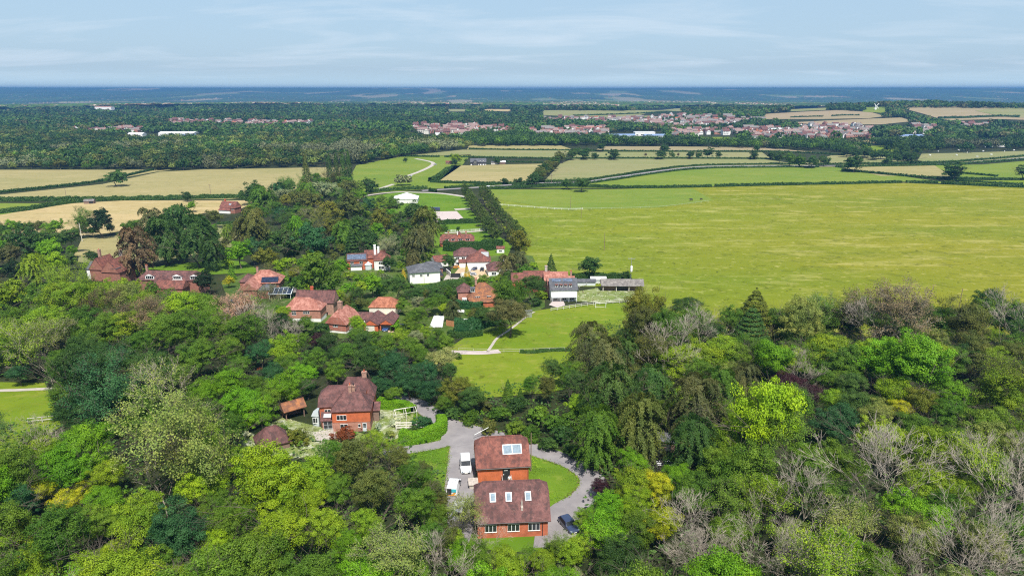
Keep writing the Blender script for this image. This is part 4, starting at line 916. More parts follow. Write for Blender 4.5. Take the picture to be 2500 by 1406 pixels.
a = block(rt, 1.0, 8.6, 0, 9, 4.8, 'gable', 5.2, M['brick_v'], M['tile_red'], axis='y'); c = block(rt, -6.4, 0, 3, 11, 4.8, 'gable', 5.0, M['brick_v'], M['tile_red'], axis='y'); chimney(a, 4.2, 8, 8, 12.6, 1.0, .9, M['stone'], 2); chimney(c, -3.4, 6, 8, 13, .9, .8, M['stucco'], 1)
dormer(rt, 6.6, -.2, 5.2, 2.2, 1.4, 2.6, M['slate'], M['frame'], 3, gable=False); block(rt, -9.5, -6, 5, 11, 4.2, 'gable', 2.6, M['white'], M['slate'])
rt, s = house('solar_house', 622, 731, 'pale hipped roof house with dark solar panels above a brick gable wing', 6, lm='the dark solar-panelled house')
a = block(rt, -3.6, 7.2, 6, 14.5, 4.6, 'hip', 4.2, M['brick_v'], M['tile_pink'], ov=.5); c = block(rt, -5.0, 1.2, -.5, 7.5, 3.9, 'gable', 3.2, M['brick_v'], M['tile_pink'], axis='y'); block(rt, -8.2, -3.8, 13, 20, 3.2, 'hip', 2.4, M['brick_v'], M['tile_brown']); chimney(a, -.6, 9.5, 7, 10, .7, .6, M['stucco'], 1)
block(rt, 1.3, 6.0, .5, 6, 3.4, 'hip', 1.6, M['brick_v'], M['slate']); q = MB(); q.box(-2.9, 2.9, -1.2, 1.2, 0, .08); o = q.build('solar_panels', M['solar'], rt, (4.1, 6.6, 5.9)); o.rotation_euler = (.75, 0, 0)
window(rt, -2.4, 1.0, 1.1, 1.2, -.5, 2)
rt, s = house('carport', 684, 731, 'open carport roofed with five dark solar panels', 6, 'carport', lm='the solar carport')
posts(rt, [(x, x + .16, y, y + .16, -.4, 2.4) for x in (-3.6, 0, 3.5) for y in (0, 4)], M['cream']); q = MB(); q.box(-4, 4, -2.4, 2.4, -.08, 0); o = q.build('roof', M['greyf'], rt, (0, 2, 2.9)); o.rotation_euler = (.28, 0, 0)
for i in range(5): q = MB(); q.box(-3.8 + i * 1.54, -2.4 + i * 1.54, -2.1, 2.1, .01, .07); q.build('solar_panel', M['solar'], o)
rt, s = house('gazebo', 716, 722, 'small round gazebo with grey shingled cap beside the solar carport', 0, 'gazebo')
q = MB(); q.loft([[(2.6 * k * math.cos(a_), 2.6 * k * math.sin(a_), z) for a_ in [i * math.pi / 4 for i in range(8)]] for k, z in ((1.1, 2.1), (1.1, 2.2), (.1, 3.6))]); q.build('roof', M['shingle'], rt)
for i in range(8): q = MB(); a_ = i * math.pi / 4; q.tube((2.4 * math.cos(a_), 2.4 * math.sin(a_), -.3), (2.4 * math.cos(a_), 2.4 * math.sin(a_), 2.15), .08); q.build('post', M['frame'], rt)
rt, s = house('lone_house', 557, 520, 'lone red brick house with catslide roof and end chimney between the straw fields', -14, lm='the lone red house')
a = block(rt, -6.0, 5.5, 0, 7.0, 4.0, 'gable', 4.2, M['brick_v'], M['tile_red']); block(rt, -5.4, 3.2, -2.4, -.05, 2.4, 'lean', 1.6, M['white'], M['tile_red']); chimney(a, -4.0, 3.8, 7, 9.6, .9, .8, M['pot'], 1); skylight(a, 1.0, 1.7, 6.2, 1.5, 1.3, .9); block(rt, 3.2, 6.4, -1.5, 5, 4.0, 'gable', 2.4, M['brick_v'], M['tile_red'], axis='y'); window(rt, -3, 2.9, 1.4, 1.0, 0, 2); window(rt, 4.8, 2.6, 1.2, 1.1, -1.5, 2)
rt, s = house('field_shelter', 217, 498, 'small grey field shelter beside the dark hedge', 12, 'field shelter', lm='the field shelter')
block(rt, -3.2, 3.2, 0, 4, 2.2, 'gable', 1.3, M['wood'], M['shingle']); q = MB(); q.box(.2, 3.0, -.06, .04, 0, 1.9); q.build('opening', M['dark'], rt)  # flat black panel paints the shade inside the shelter
rt, s = house('modern_farmhouse', 1168, 404, 'black boarded farmhouse with glazed gable and blue grey slate roof in the far fields', 4, lm='the black farmhouse')
a = block(rt, -8.5, 8.5, 0, 9, 3.8, 'gable', 4.2, M['blackw'], M['slate'], lower=M['white'], lh=1.6); block(rt, -6.5, -.5, -2.0, 4, 4.0, 'gable', 3.0, M['blackw'], M['slate'], axis='y'); window(rt, -3.5, .3, 3.6, 2.4, -2.0, 4); window(rt, -3.5, 3.2, 2.6, 1.6, -2.35, 3)
for x in (2.2, 5.6): dormer(a, x, .3, 3.8, 1.8, 1.4, 3.0, M['slate'], M['frame'], 2)
for x in (1, 4, 7): window(rt, x, .3, 1.6, 1.3, 0, 2)
for u_, v_2, lb, rm, wm in ((1207, 402, 'small pale boarded shed to the right of the black farmhouse', 'slate', 'cream'), (1226, 401, 'low white roofed shed farthest right of the black farmhouse', 'roofw', 'wood'), (1096, 401, 'low red roofed barn to the left of the black farmhouse', 'tile_red', 'wood')):
    rt, s = house('farm_shed', u_, v_2, lb, -4, 'shed'); block(rt, -3.6, 3.6, 0, 4, 2.4, 'gable', 1.4, M[wm], M[rm])
rt, s = house('marquee', 987, 497, 'large white roofed riding shed standing in the mown paddock', 3, 'riding shed', lm='the white riding shed')
block(rt, -8.5, 9.5, 0, 15, 3.4, 'gable', 3.0, M['white'], M['roofw'], axis='y', ov=.3, ridge=False)
rt, s = house('horse_lorry', 1063, 515, 'dark blue box trailer at the corner of the riding arena', 0, 'trailer')
q = MB(); q.loft([[(-3.2, -1.1, z), (3.2, -1.1, z), (3.2, 1.1, z), (-3.2, 1.1, z)] for z in (.5, 2.7)]); q.build('body', PAINT['navy'], rt); q = MB(); [q.tube((x, -1.12, .45), (x, -.9, .45), .42, n=10) for x in (-1.6, -.6)]; q.build('wheel', M['rubber'], rt)

# --- windmill on its hill
rt, s = house('windmill', 2137, 269, 'white smock windmill with four sails on the green knoll', 12, 'windmill', lm='the windmill'); rt.scale = (.8, .8, .8)
q = MB(); q.loft([[(r_ * math.cos(a_), r_ * math.sin(a_), z) for a_ in [i * math.pi / 4 + .39 for i in range(8)]] for r_, z in ((3.6, -.5), (3.4, 2.5), (2.0, 10.5))]); q.build('tower', M['white'], rt)
q = MB(); q.loft([[(1.2 * k * x, 1.9 * k * y, z) for x, y in ((-1, -1), (1, -1), (1, 1), (-1, 1))] for k, z in ((1.3, 10.5), (1.35, 12), (.5, 13.6))]); q.build('cap', M['white'], rt)
for i in range(4):
    a_ = R(43 + 90 * i); dv = Vector((math.cos(a_), 0, math.sin(a_))); pv = Vector((-math.sin(a_), 0, math.cos(a_))); o_ = Vector((0, -3.0, 12))
    q = MB(); q.tube(o_, o_ + dv * 11, .28, .2); 
    for k in range(8): q.tube(o_ + dv * (2.6 + k * 1.2), o_ + dv * (2.6 + k * 1.2) + pv * 1.8, .12, n=4)
    q.poly([tuple(o_ + dv * 2.5 + Vector((0, .05, 0))), tuple(o_ + dv * 11), tuple(o_ + dv * 11 + pv * 1.8), tuple(o_ + dv * 2.5 + pv * 1.8)]); q.build('sail', M['frame'], rt)

# ------------------------------------------------------------------ vehicles
def vehicle(kind, col, u, v, rz, label, cat, P=None):
    """rz = heading: 0 points away from the camera, 180 towards it"""
    van = kind == 'van'; L_, W_, Hh = (4.9, 1.95, 1.98) if van else (4.3, 1.78, 1.46)
    rt = root('van' if van else 'parked_car', P or at(u, v), label, cat, rz=R(rz)); rt.scale = (.94, .90, .94)
    sx = W_ / 2
    if van: prof = [(-2.45, .45, .35, 1), (-2.43, .95, 1.9, .86), (-1.8, .96, 1.97, .84), (.55, .97, 1.95, .84), (1.35, .97, 1.25, .97), (1.45, .97, 1.12, 1), (2.2, .93, .92, .95), (2.45, .80, .62, .9)]
    else: prof = [(-2.15, .8, .75, .95), (-2.0, .87, .95, .95), (-1.5, .89, 1.40, .78), (-.2, .89, 1.46, .78), (.35, .89, 1.38, .78), (.95, .89, .98, .95), (1.9, .85, .82, .92), (2.15, .74, .60, .85)]
    rings = []
    for y, hw, top, tw in prof:
        hw = max(hw, .7); belt = min(1.05 if van else .88, top)
        rings.append([(-hw * .94, y, .28), (-hw, y, .5), (-hw, y, belt), (-hw * tw, y, top - .04), (-hw * tw * .8, y, top), (hw * tw * .8, y, top), (hw * tw, y, top - .04), (hw, y, belt), (hw, y, .5), (hw * .94, y, .28)])
    b = MB(); b.loft(rings); body = b.build('body', PAINT[col], rt)
    g_ = MB(); (ya, za), (yb, zb) = ((.62, 1.90), (1.33, 1.30)) if van else ((.40, 1.36), (.93, 1.02)); e = .02
    g_.poly([(-.80 if van else -.68, ya + e, za + e), (.80 if van else .68, ya + e, za + e), (.86 if van else .76, yb + e, zb + e), (-.86 if van else -.76, yb + e, zb + e)][::-1]); g_.build('windscreen', M['glass'], rt)
    g_ = MB(); y0 = -2.46 if van else -1.96; g_.poly([(-.7, y0, 1.1 if van else 1.0), (.7, y0, 1.1 if van else 1.0), (.62, y0 + (.0 if van else .40), 1.65 if van else 1.36), (-.62, y0 + (.0 if van else .40), 1.65 if van else 1.36)]); g_.build('rear_window', M['glass'], rt)
    for s_ in (-1, 1):
        g_ = MB(); ys = (-.1, 1.15) if van else (-1.4, .55); x = s_ * (.975 if van else .895)
        pts = [(x, ys[0], 1.1 if van else .92), (x, ys[1], 1.1 if van else .92), (s_ * (.87 if van else .74), ys[1] - (.45 if van else .3), 1.72 if van else 1.34), (s_ * (.87 if van else .74), ys[0], 1.72 if van else 1.34)]
        g_.poly(pts if s_ > 0 else pts[::-1]); g_.build('side_window', M['glass'], rt)
        q = MB(); q.box(min(s_ * 1.0, s_ * 1.18), max(s_ * 1.0, s_ * 1.18), .85, 1.05, 1.15 if van else .95, 1.38 if van else 1.1); q.build('wing_mirror', M['dark'], rt)
        q = MB(); yl = prof[-1][0] - .12; q.box(min(s_ * .48, s_ * .76), max(s_ * .48, s_ * .76), yl, yl + .14, .62, .80); q.build('headlight', M['skyl'], rt)
        for yy in (-1.45 if van else -1.3, 1.55 if van else 1.35):
            q = MB(); q.tube((s_ * (sx - .22), yy, .33), (s_ * (sx + .01), yy, .33), .34, n=14); w1 = q.build('wheel', M['rubber'], rt)
            q = MB(); q.tube((s_ * (sx + .0), yy, .33), (s_ * (sx + .03), yy, .33), .2, n=10); q.build('rim', M['steel'], w1)
    q = MB(); yl = prof[-1][0]; q.box(-.75, .75, yl - .1, yl + .04, .3, .52); q.build('bumper', M['dark'], rt); q = MB(); q.box(-.26, .26, yl + .045, yl + .06, .42, .53); q.build('number_plate', M['plate'], rt)
    if van: q = MB(); q.box(-.1, .02, -.9, -.78, 1.96, 2.0); q.box(.3, .42, -.2, -.08, 1.95, 1.99); q.build('roof_vent', M['dark'], rt)
    return rt
vehicle('van', 'white', 1137, 1143, 186, 'white van parked nose towards us beside the coach house wall', 'van')
v2 = vehicle('van', 'white', 1108, 1196, -4, 'white van with open rear door and orange and yellow rear markings', 'van')
q = MB(); q.box(-.75, -.02, -2.50, -2.46, .55, 1.75); q.build('rear_shade_panel', M['dark'], v2); q = MB(); q.box(0, .8, -2.52, -2.47, 1.15, 1.7); q.build('blue_panel', flat('turquoise', (.05, .40, .45), .5), v2)  # black rear panel paints the shade inside the open door
q = MB(); q.box(-.85, .85, -2.55, -2.48, .5, .62); q.poly([(-.2, -2.53, .55), (.2, -2.53, .55), (.8, -2.53, 1.1), (.4, -2.53, 1.1)]); q.build('rear_marking', PAINT['orange'], v2)
vehicle('van', 'white', 1122, 1252, -6, 'white van farthest down the drive half covered by branches', 'van')
vehicle('car', 'navy', 1388, 1287, 204, 'dark blue estate car parked at the end of the curving lane', 'car')
for col, u_, v_2, rz_, lb in (('navy', 1160, 659, 150, 'dark blue car by the shrub in the gravel courtyard'), ('black', 1177, 661, 178, 'black car facing us before the low white courtyard wall'), ('silver', 1152, 673, 95, 'silver car parked across the courtyard entrance'),
                        ('orange', 1111, 655, 100, 'orange pickup outside the small white garage'), ('white', 1119, 650, 60, 'white car behind the orange pickup'), ('blue', 943, 806, 176, 'blue car nosing out of the garage opening'), ('blue', 987, 800, 20, 'blue car among shrubs right of the golden gravel drive'),
                        ('red', 883, 482, 60, 'dark red car on the far farm track'), ('silver', 1003, 431, 30, 'silver pickup on the pale farm track above the willow'), ('silver', 1062, 403, 70, 'grey car at the bend of the pale farm track'), ('black', 560, 742, 100, 'black car on the drive of the dark solar-panelled house')):
    vehicle('car', col, u_, v_2, rz_, lb, 'car')
for u_, v_2, rz_, lb in ((1190, 459, 84, 'white van driving on the hedged country road near the lime avenue'), (2302, 403, 80, 'white van driving far right on the hedged country road')): vehicle('van', 'white', u_, v_2, rz_, lb, 'van')
cars_ = [(2370, 345), (2382, 347), (2400, 348), (2430, 350), (2446, 351), (2412, 361), (2444, 360)]
q = MB(); q.loft([[(-3.4 * k, y, z) for y in (-1.3,)] + [(3.4 * k, -1.3, z), (3.4 * k, 1.3, z), (-3.4 * k, 1.3, z)] for k, z in ((.96, .5), (1, 1.4), (.97, 2.6), (.9, 2.8))]); q.tube((-1, -1.32, .4), (-1, 1.32, .4), .35, n=8, m=1); cvm = q.mesh('caravan', [M['frame'], M['rubber']])
for i, (u_, v_2) in enumerate(cars_):
    o = link('caravan', cvm, None, at(u_, v_2), rnd.uniform(-.2, .2)); o.scale = (1.7, 1.3, 1.3); tag(o, None, 'caravan', 'caravans at the far field edge'); AUTO.append((o, 'white static caravan', u_, v_2))

# ------------------------------------------------------------------ people and animals
def skinned(name, J, E, rad, mat, parent=None, loc=None, rz=0, sub=2):
    me = bpy.data.meshes.new(name); me.from_pydata(J, E, []); me.materials.append(mat)
    o = link(name, me, parent, loc, rz); md = o.modifiers.new('skin', 'SKIN'); md.use_smooth_shade = True
    for i, r in enumerate(rad): me.skin_vertices[0].data[i].radius = (r, r) if isinstance(r, float) else r
    me.skin_vertices[0].data[0].use_root = True
    s_ = o.modifiers.new('sub', 'SUBSURF'); s_.levels = sub; s_.render_levels = sub; return o
P0 = bpy.data.objects['coach_house'].location + Vector((1.0, -1.2, .45)); 
pr = root('person', P0, 'person in a white shirt and dark trousers standing at the top of the barn steps', 'person', rz=R(190))
J = [(0, 0, .92), (0, 0, 1.12), (0, 0, 1.36), (0, .01, 1.48), (0, .02, 1.58), (0, .02, 1.66), (-.17, 0, 1.38), (-.24, .03, 1.12), (-.20, .16, .95), (-.18, .22, .90), (.17, 0, 1.38), (.24, .03, 1.12), (.21, .14, .93), (.19, .20, .88), (-.10, 0, .86), (-.11, .02, .48), (-.11, -.02, .08), (-.11, .13, .03), (.10, 0, .86), (.11, .04, .48), (.11, .0, .08), (.11, .15, .03)]
E = [(0, 1), (1, 2), (2, 3), (3, 4), (4, 5), (2, 6), (6, 7), (7, 8), (8, 9), (2, 10), (10, 11), (11, 12), (12, 13), (0, 14), (14, 15), (15, 16), (16, 17), (0, 18), (18, 19), (19, 20), (20, 21)]
RD = [(.15, .10), (.14, .09), (.17, .10), .055, .085, .08, .065, .048, .036, .025, .065, .048, .036, .025, .09, .062, .04, .035, .09, .062, .04, .035]
skinned('body', J, E, RD, M['skin'], pr)
skinned('shirt', J[:4] + J[6:8] + J[10:12], [(0, 1), (1, 2), (2, 3), (2, 4), (4, 5), (2, 6), (6, 7)], [(.17, .12), (.16, .11), (.19, .12), .07, .085, .065, .085, .065], M['shirt'], pr)
skinned('trousers', [J[0], J[14], J[15], J[16], J[18], J[19], J[20]], [(0, 1), (1, 2), (2, 3), (0, 4), (4, 5), (5, 6)], [(.16, .12), .11, .08, .06, .11, .08, .06], M['trousers'], pr)
skinned('hair', [(0, -.02, 1.62), (0, -.01, 1.72)], [(0, 1)], [.09, .085], M['hair'], pr, sub=1)
for s_ in (-1, 1):
    for k in range(5):
        b0 = Vector((s_ * .185 + (k - 2) * .016, .235 + (0 if k else -.02), .875)); q = MB(); q.tube(b0, b0 + Vector((0, .03, -.04 - .008 * (k in (2, 3)))), .009, .007, 5); q.build('finger', M['skin'], pr)
def beast(mat, leg, ln, hh, name):
    J = [(0, 0, hh), (0, ln * .25, hh * 1.02), (0, ln * .45, hh * 1.05), (0, ln * .62, hh * 1.18), (0, ln * .82, hh * 1.1), (0, -ln * .28, hh * 1.02), (0, -ln * .46, hh)]
    RDs = [(.34 * hh, .36 * hh), (.33 * hh, .36 * hh), .2 * hh, .14 * hh, .09 * hh, (.32 * hh, .33 * hh), .22 * hh]; E = [(0, 1), (1, 2), (2, 3), (3, 4), (0, 5), (5, 6)]
    for s in (-1, 1):
        n = len(J); J += [(s * .2 * hh, ln * .33, hh * .6), (s * .2 * hh, ln * .35, hh * .3), (s * .2 * hh, ln * .34, .03)]; E += [(1, n), (n, n + 1), (n + 1, n + 2)]; RDs += [.11 * hh, .07 * hh, .06 * hh]
        n = len(J); J += [(s * .2 * hh, -ln * .34, hh * .62), (s * .2 * hh, -ln * .42, hh * .32), (s * .2 * hh, -ln * .36, .03)]; E += [(5, n), (n, n + 1), (n + 1, n + 2)]; RDs += [.14 * hh, .07 * hh, .06 * hh]
    n = len(J); J += [(0, -ln * .56, hh * .7)]; E += [(6, n)]; RDs += [.03 * hh]
    return skinned(name, J, E, RDs, mat, sub=1)
h1 = beast(M['dark'], 0, 2.3, 1.45, 'horse'); h1.location = at(1687, 491); h1.rotation_euler.z = R(95); tag(h1, 'larger dark horse grazing in the green corner of the big meadow', 'horse')
h2 = beast(M['hair'], 0, 1.7, 1.1, 'horse'); h2.location = at(1712, 489); h2.rotation_euler.z = R(60); tag(h2, 'smaller dark pony grazing to the right of the larger one', 'horse')
s1 = beast(M['white'], 0, 1.5, .95, 'sheep')
for i, (u_, v_2) in enumerate([(2290, 372), (2340, 369), (2361, 375), (2335, 381), (2400, 371), (2452, 372), (2475, 369), (2270, 381), (2420, 380), (2385, 385)]):
    o = s1 if i == 0 else s1.copy()
    if i: C.objects.link(o)
    o.location = at(u_, v_2); o.rotation_euler.z = rnd.uniform(0, 6); o.scale = (1.5,) * 3; tag(o, None, 'sheep', 'sheep in the far pasture'); AUTO.append((o, 'pale sheep grazing', u_, v_2))

# ------------------------------------------------------------------ walls, fences, poles, small things
def fence(P, h, label, rails=2, mat=None, gap=2.4, name='rail_fence', r=.05, board=0, sc_=1.):
    W = spline([at(*p) for p in P], 4); q = MB(); W2 = [W[0]]
    for p in W[1:]:
        while (p - W2[-1]).length > gap: W2.append(W2[-1] + (p - W2[-1]).normalized() * gap)
    for p in W2: p.z = float(H(p.x, p.y))
    for p in W2: q.tube(p + Vector((0, 0, -.2)), p + Vector((0, 0, h)), r * 1.3 * sc_, n=4)
    rt_ = root(name, W2[0], label, 'fence'); 
    def sh(mb): mb.v = [(a - W2[0].x, b - W2[0].y, c - W2[0].z) for a, b, c in mb.v]; return mb
    sh(q).build('posts', mat or M['rail'], rt_)
    q = MB()
    for a, b in zip(W2, W2[1:]):
        if board: 
            d = (b - a).normalized(); s = Vector((-d.y, d.x, 0)) * .03
            q.loft([[a + s + Vector((0, 0, .05)), b + s + Vector((0, 0, .05)), b - s + Vector((0, 0, .05)), a - s + Vector((0, 0, .05))], [a + s + Vector((0, 0, h)), b + s + Vector((0, 0, h)), b - s + Vector((0, 0, h)), a - s + Vector((0, 0, h))]])
        else:
            for k in range(rails): q.tube(a + Vector((0, 0, h * (k + .9) / rails)), b + Vector((0, 0, h * (k + .9) / rails)), r * sc_, n=4)
    sh(q).build('boards' if board else 'rails', mat or M['rail'], rt_); return rt_
fence([(1345, 760), (1380, 755), (1450, 745), (1560, 737)], 1.2, 'pale rail fence along the top of the sloping paddock', sc_=1.5)
fence([(1345, 737), (1376, 735)], 1.1, 'short pale rail fence by the pink yard', sc_=1.5)
fence([(70, 1034), (100, 1031), (140, 1027)], 1.2, 'weathered two rail fence at the foot of the left meadow', r=.07)
fence([(1195, 500), (1290, 507), (1380, 513), (1425, 512)], 1.2, 'thin white fence line crossing the big meadow', mat=M['frame'], gap=5, sc_=1.6)
fence([(1420, 512), (1610, 507), (1742, 491)], 1.1, 'wire and post fence round the green corner of the meadow', gap=7, rails=1)
fence([(1090, 795), (1120, 800), (1160, 800), (1183, 792)], 1.8, 'new orange boarded garden fence', mat=M['orangew'], board=1, name='board_fence')
fence([(1395, 707), (1450, 695), (1488, 696)], 1.2, 'pale rail fence behind the greenhouses', sc_=1.4)
fence([(1082, 566), (1150, 565), (1222, 558)], 1.2, 'white rail fence beside the straight garden path', mat=M['frame'], sc_=1.5)
fence([(1120, 858), (1200, 862), (1300, 860), (1400, 856)], 1.1, 'post and wire fence between the two green paddocks', gap=4, rails=2, r=.03)
fence([(998, 655), (1020, 662), (1035, 668)], 1.6, 'dark red boarded fence behind the white house', mat=M['wood'], board=1, name='board_fence')
def wallrun(P, h, label, mat):
    W = [at(*p) for p in P]; q = MB()
    for a, b in zip(W, W[1:]):
        d = (b - a); d.z = 0; d.normalize(); s = Vector((-d.y, d.x, 0)) * .15
        q.loft([[a + s + Vector((0, 0, z)), b + s + Vector((0, 0, z)), b - s + Vector((0, 0, z)), a - s + Vector((0, 0, z))] for z in (-.3, h)])
    return tag(q.build('garden_wall', mat), label, 'wall')
wallrun([(1090, 668), (1100, 676)], 2.0, 'short white garden wall left of the dark gate', M['white'])
wallrun([(1126, 677), (1142, 676), (1150, 668)], 2.0, 'white garden wall right of the dark gate', M['white'])
wallrun([(1160, 652), (1194, 652)], 2.2, 'white wall behind the courtyard cars', M['white'])
q = MB(); q.loft([[(x, y, z) for x, y in ((-2, -.06), (2, -.06), (2, .06), (-2, .06))] for z in (.1, 1.8)]); tag(q.build('gate', M['dark'], None, at(1112, 678), R(4)), 'dark solid double gate between white garden walls', 'gate')
q = MB(); q.loft([[(x, y, z) for x, y in ((-2, -.06), (2, -.06), (2, .06), (-2, .06))] for z in (.1, 1.9)]); tag(q.build('gate', M['dark'], None, at(1089, 664), R(8)), 'dark gate beside the small white garage', 'gate')
rt = root('goal', at(1466, 752), 'small white football goal at the top of the paddock', 'goal'); q = MB(); [q.tube((x, 0, 0), (x, 0, 1.8), .06) for x in (-1.7, 1.7)]; q.tube((-1.7, 0, 1.8), (1.7, 0, 1.8), .06); [q.tube((x, 0, 1.8), (x, 1.0, 0), .04) for x in (-1.7, 1.7)]; q.tube((-1.7, 1, 0), (1.7, 1, 0), .04); q.build('goal_frame', M['frame'], rt)
q = MB(); 
for i in range(9): q.tube((-1.7 + i * .42, .02, 1.78), (-1.7 + i * .42, 1.0, .02), .012, n=3)
q.build('net', M['greyf'], rt)
def pole(u, v, h, label, arm=0., tr=False, r=.13, mat=None, lean=0):
    rt_ = root('utility_pole', at(u, v), label, 'utility pole'); q = MB(); q.tube((0, 0, -.5), (lean, 0, h), r * .7, r * .5, 7); q.build('pole', mat or M['wood'], rt_)
    if arm: q = MB(); q.box(-arm, arm, -.08, .08, h - .5, h - .34); [q.tube((x, 0, h - .34), (x, 0, h - .1), .06, n=5) for x in (-arm * .9, 0, arm * .9)]; q.build('cross_arm', mat or M['rail'], rt_)
    if tr: q = MB(); q.loft([[(.45 * k * math.cos(a_), .45 * k * math.sin(a_) - .4, z) for a_ in [i * math.pi / 4 for i in range(8)]] for k, z in ((.9, h * .52), (1, h * .56), (1, h * .68), (.7, h * .72))]); q.build('transformer', M['frame'], rt_)
pole(1475, 612, 9, 'utility pole standing alone in the yellow-green meadow', r=.2); pole(1393, 509, 9, 'thin utility pole beside the white meadow fence', 0, r=.22); pole(1419, 533, 8, 'faint short pole in the meadow below the white fence line', r=.14)
pole(2337, 775, 9.5, 'dark utility pole above the right wood', r=.16, mat=M['wood']); pole(1539, 698, 11, 'pole with cross arm and white transformer beside the grey-roofed stable', 1.3, True, .15, M['steel'])
pole(201, 590, 10, 'pale utility pole among dark trees by the small straw field', r=.25, mat=M['cream']); pole(163, 488, 9.5, 'utility pole in the tan field above the long hedge', r=.22, mat=M['wood']); pole(515, 479, 9, 'utility pole with small cross arm in the tan field', 1, r=.22, mat=M['wood'])
pole(1296, 1150, 7.2, 'dark timber utility pole at the right corner of the twin-skylight barn', r=.14, mat=M['wood']); pole(1158, 1073, 1.2, 'short post with a slanting bar at the lane junction', r=.06, mat=M['steel'])
pole(1079, 925, 6, 'pale pole in front of the cream flowering tree', r=.1); pole(1346, 447, 8, 'utility pole where the hedges meet below the tree line', 1.2, r=.25); pole(1359, 402, 8, 'utility pole beside the sloping line of dark trees', 1.4, r=.25)
q = MB(); q.tube((0, 0, 1.0), (2.6, 1.6, 1.7), .05); tag(q.build('barrier_arm', M['frame'], None, at(1158, 1073)), 'thin pale bar slanting up over the lane junction', 'barrier')
for u_, v_2, lb in ((1070, 800, 'white sun lounger on the pale terrace'), (1136, 786, 'white garden bench on the small lawn below the orange fence'), (1125, 764, 'round white trampoline top among shrubs by the lichen-orange roofed house')):
    q = MB(); q.box(-1.1, 1.1, -.35, .35, .35, .45); q.box(-1.1, 1.1, .3, .38, .45, .95); [q.box(x, x + .08, y, y + .08, 0, .35) for x in (-1.05, .97) for y in (-.3, .22)]; tag(q.build('garden_bench', M['frame'], None, at(u_, v_2)), lb, 'garden furniture')
q = MB(); q.box(-1.1, 1.1, -.8, .8, 0, 2.0); q.loft([[(1.2 * k, -.9, z) for k in (-1, 1)] + [(1.2 * k, .9, z) for k in (1, -1)] for z in (2.0, 2.12)]); tag(q.build('water_tank', M['steel'], None, at(1290, 774)), 'grey metal tank cabinet by the dark tree at the paddock edge', 'tank')

# ------------------------------------------------------------------ hedges
HG = 'field hedges'
def hd(P, h, wd, lb, col='dark', dens=1., **k): hedge(P, h, wd, col, lb, dens=dens, group=HG, **k)
hedge([(978, 1078), (1020, 1080), (1060, 1068), (1080, 1052), (1076, 1035)], 2.0, 1.8, 'bright', 'bright clipped curving hedge beside the lane junction', dens=1.5)
hedge([(925, 995), (975, 1000), (1012, 1014)], 1.8, 1.6, 'bright', 'bright clipped hedge between white flowers and the lane', dens=1.5)
hd([(1085, 612), (1120, 614), (1180, 612), (1225, 606)], 4.2, 3, 'tall dark clipped hedge behind the courtyard house', 'dark', 1.3)
hd([(1148, 600), (1190, 598), (1232, 596)], 2.0, 1.6, 'low bright hedge right of the four-dormer house', 'bright')
hd([(1070, 548), (1130, 546), (1185, 544)], 2.4, 2, 'dark hedge below the pink riding arena')
hd([(1170, 464), (1240, 461), (1380, 456), (1560, 460), (1740, 457)], 2.6, 2.6, 'long dark hedge along the top of the big meadow, left stretch')
hd([(1745, 457), (1900, 453), (2060, 450), (2202, 447)], 2.6, 2.6, 'long dark hedge along the top of the big meadow, middle stretch')
hd([(2212, 447), (2290, 448)], 2.4, 2.4, 'short hedge piece between two gaps at the top of the big meadow'); hd([(2297, 449), (2400, 455), (2500, 459), (2620, 466)], 2.6, 2.6, 'dark hedge running off the right edge of the big meadow')
hd([(1085, 461), (1180, 454), (1300, 446), (1420, 442), (1500, 431), (1640, 411), (1750, 404), (1960, 402)], 2.0, 2, 'long hedge on the far side of the country road, left part'); hd([(1250, 455), (1330, 452), (1430, 449), (1510, 438), (1650, 418), (1750, 411), (2000, 409)], 1.8, 2, 'long hedge on the near side of the country road, left part')
hd([(1990, 403), (2130, 401), (2290, 398), (2400, 391), (2620, 372)], 2.2, 2, 'hedge on the far side of the country road, right part'); hd([(2040, 409), (2140, 407), (2290, 404), (2410, 397), (2620, 382)], 2.2, 2, 'hedge on the near side of the country road, right part')
hd([(2055, 417), (2130, 424), (2230, 433), (2300, 438)], 2.4, 2.4, 'diagonal hedge running down from the lone oak'); hd([(2300, 437), (2400, 439), (2620, 441)], 2.2, 2.2, 'straight hedge below the wind-shaped oak'); hd([(2345, 424), (2440, 432)], 1.8, 2, 'short hedge right of the wind-shaped oak'); hd([(2310, 441), (2420, 448), (2500, 452)], 1.8, 2, 'thin hedge sloping to the right under the wind-shaped oak')
hd([(985, 383), (1075, 384)], 2.2, 2.2, 'short hedge piece above the pale farm track'); hd([(1085, 384), (1200, 386), (1330, 388), (1500, 388), (1640, 388), (1860, 389), (1900, 392)], 2, 2, 'long straight hedge behind the black farmhouse')
hd([(1145, 365), (1250, 367), (1390, 368), (1480, 370), (1650, 371), (1860, 371), (1960, 374), (2060, 380)], 2, 2, 'farthest long hedge below the town woods'); hd([(1200, 395), (1330, 398)], 1.5, 1.5, 'row of clipped bushes right of the farm sheds')
hd([(1050, 444), (1070, 436), (1095, 415)], 4, 5, 'thick bushy hedge climbing left of the straw field', 'dark2'); hd([(1050, 446), (1140, 448), (1260, 450), (1310, 446)], 2.2, 2.2, 'hedge along the foot of the straw field')
hd([(895, 472), (960, 466), (1045, 461)], 3, 2.6, 'clipped dark hedge above the looping farm track', 'dark2'); hd([(1048, 466), (1066, 470)], 2.6, 2, 'short hedge at the farm gateway'); hd([(1068, 444), (1105, 407)], 2, 2, 'low hedge left of the black farmhouse')
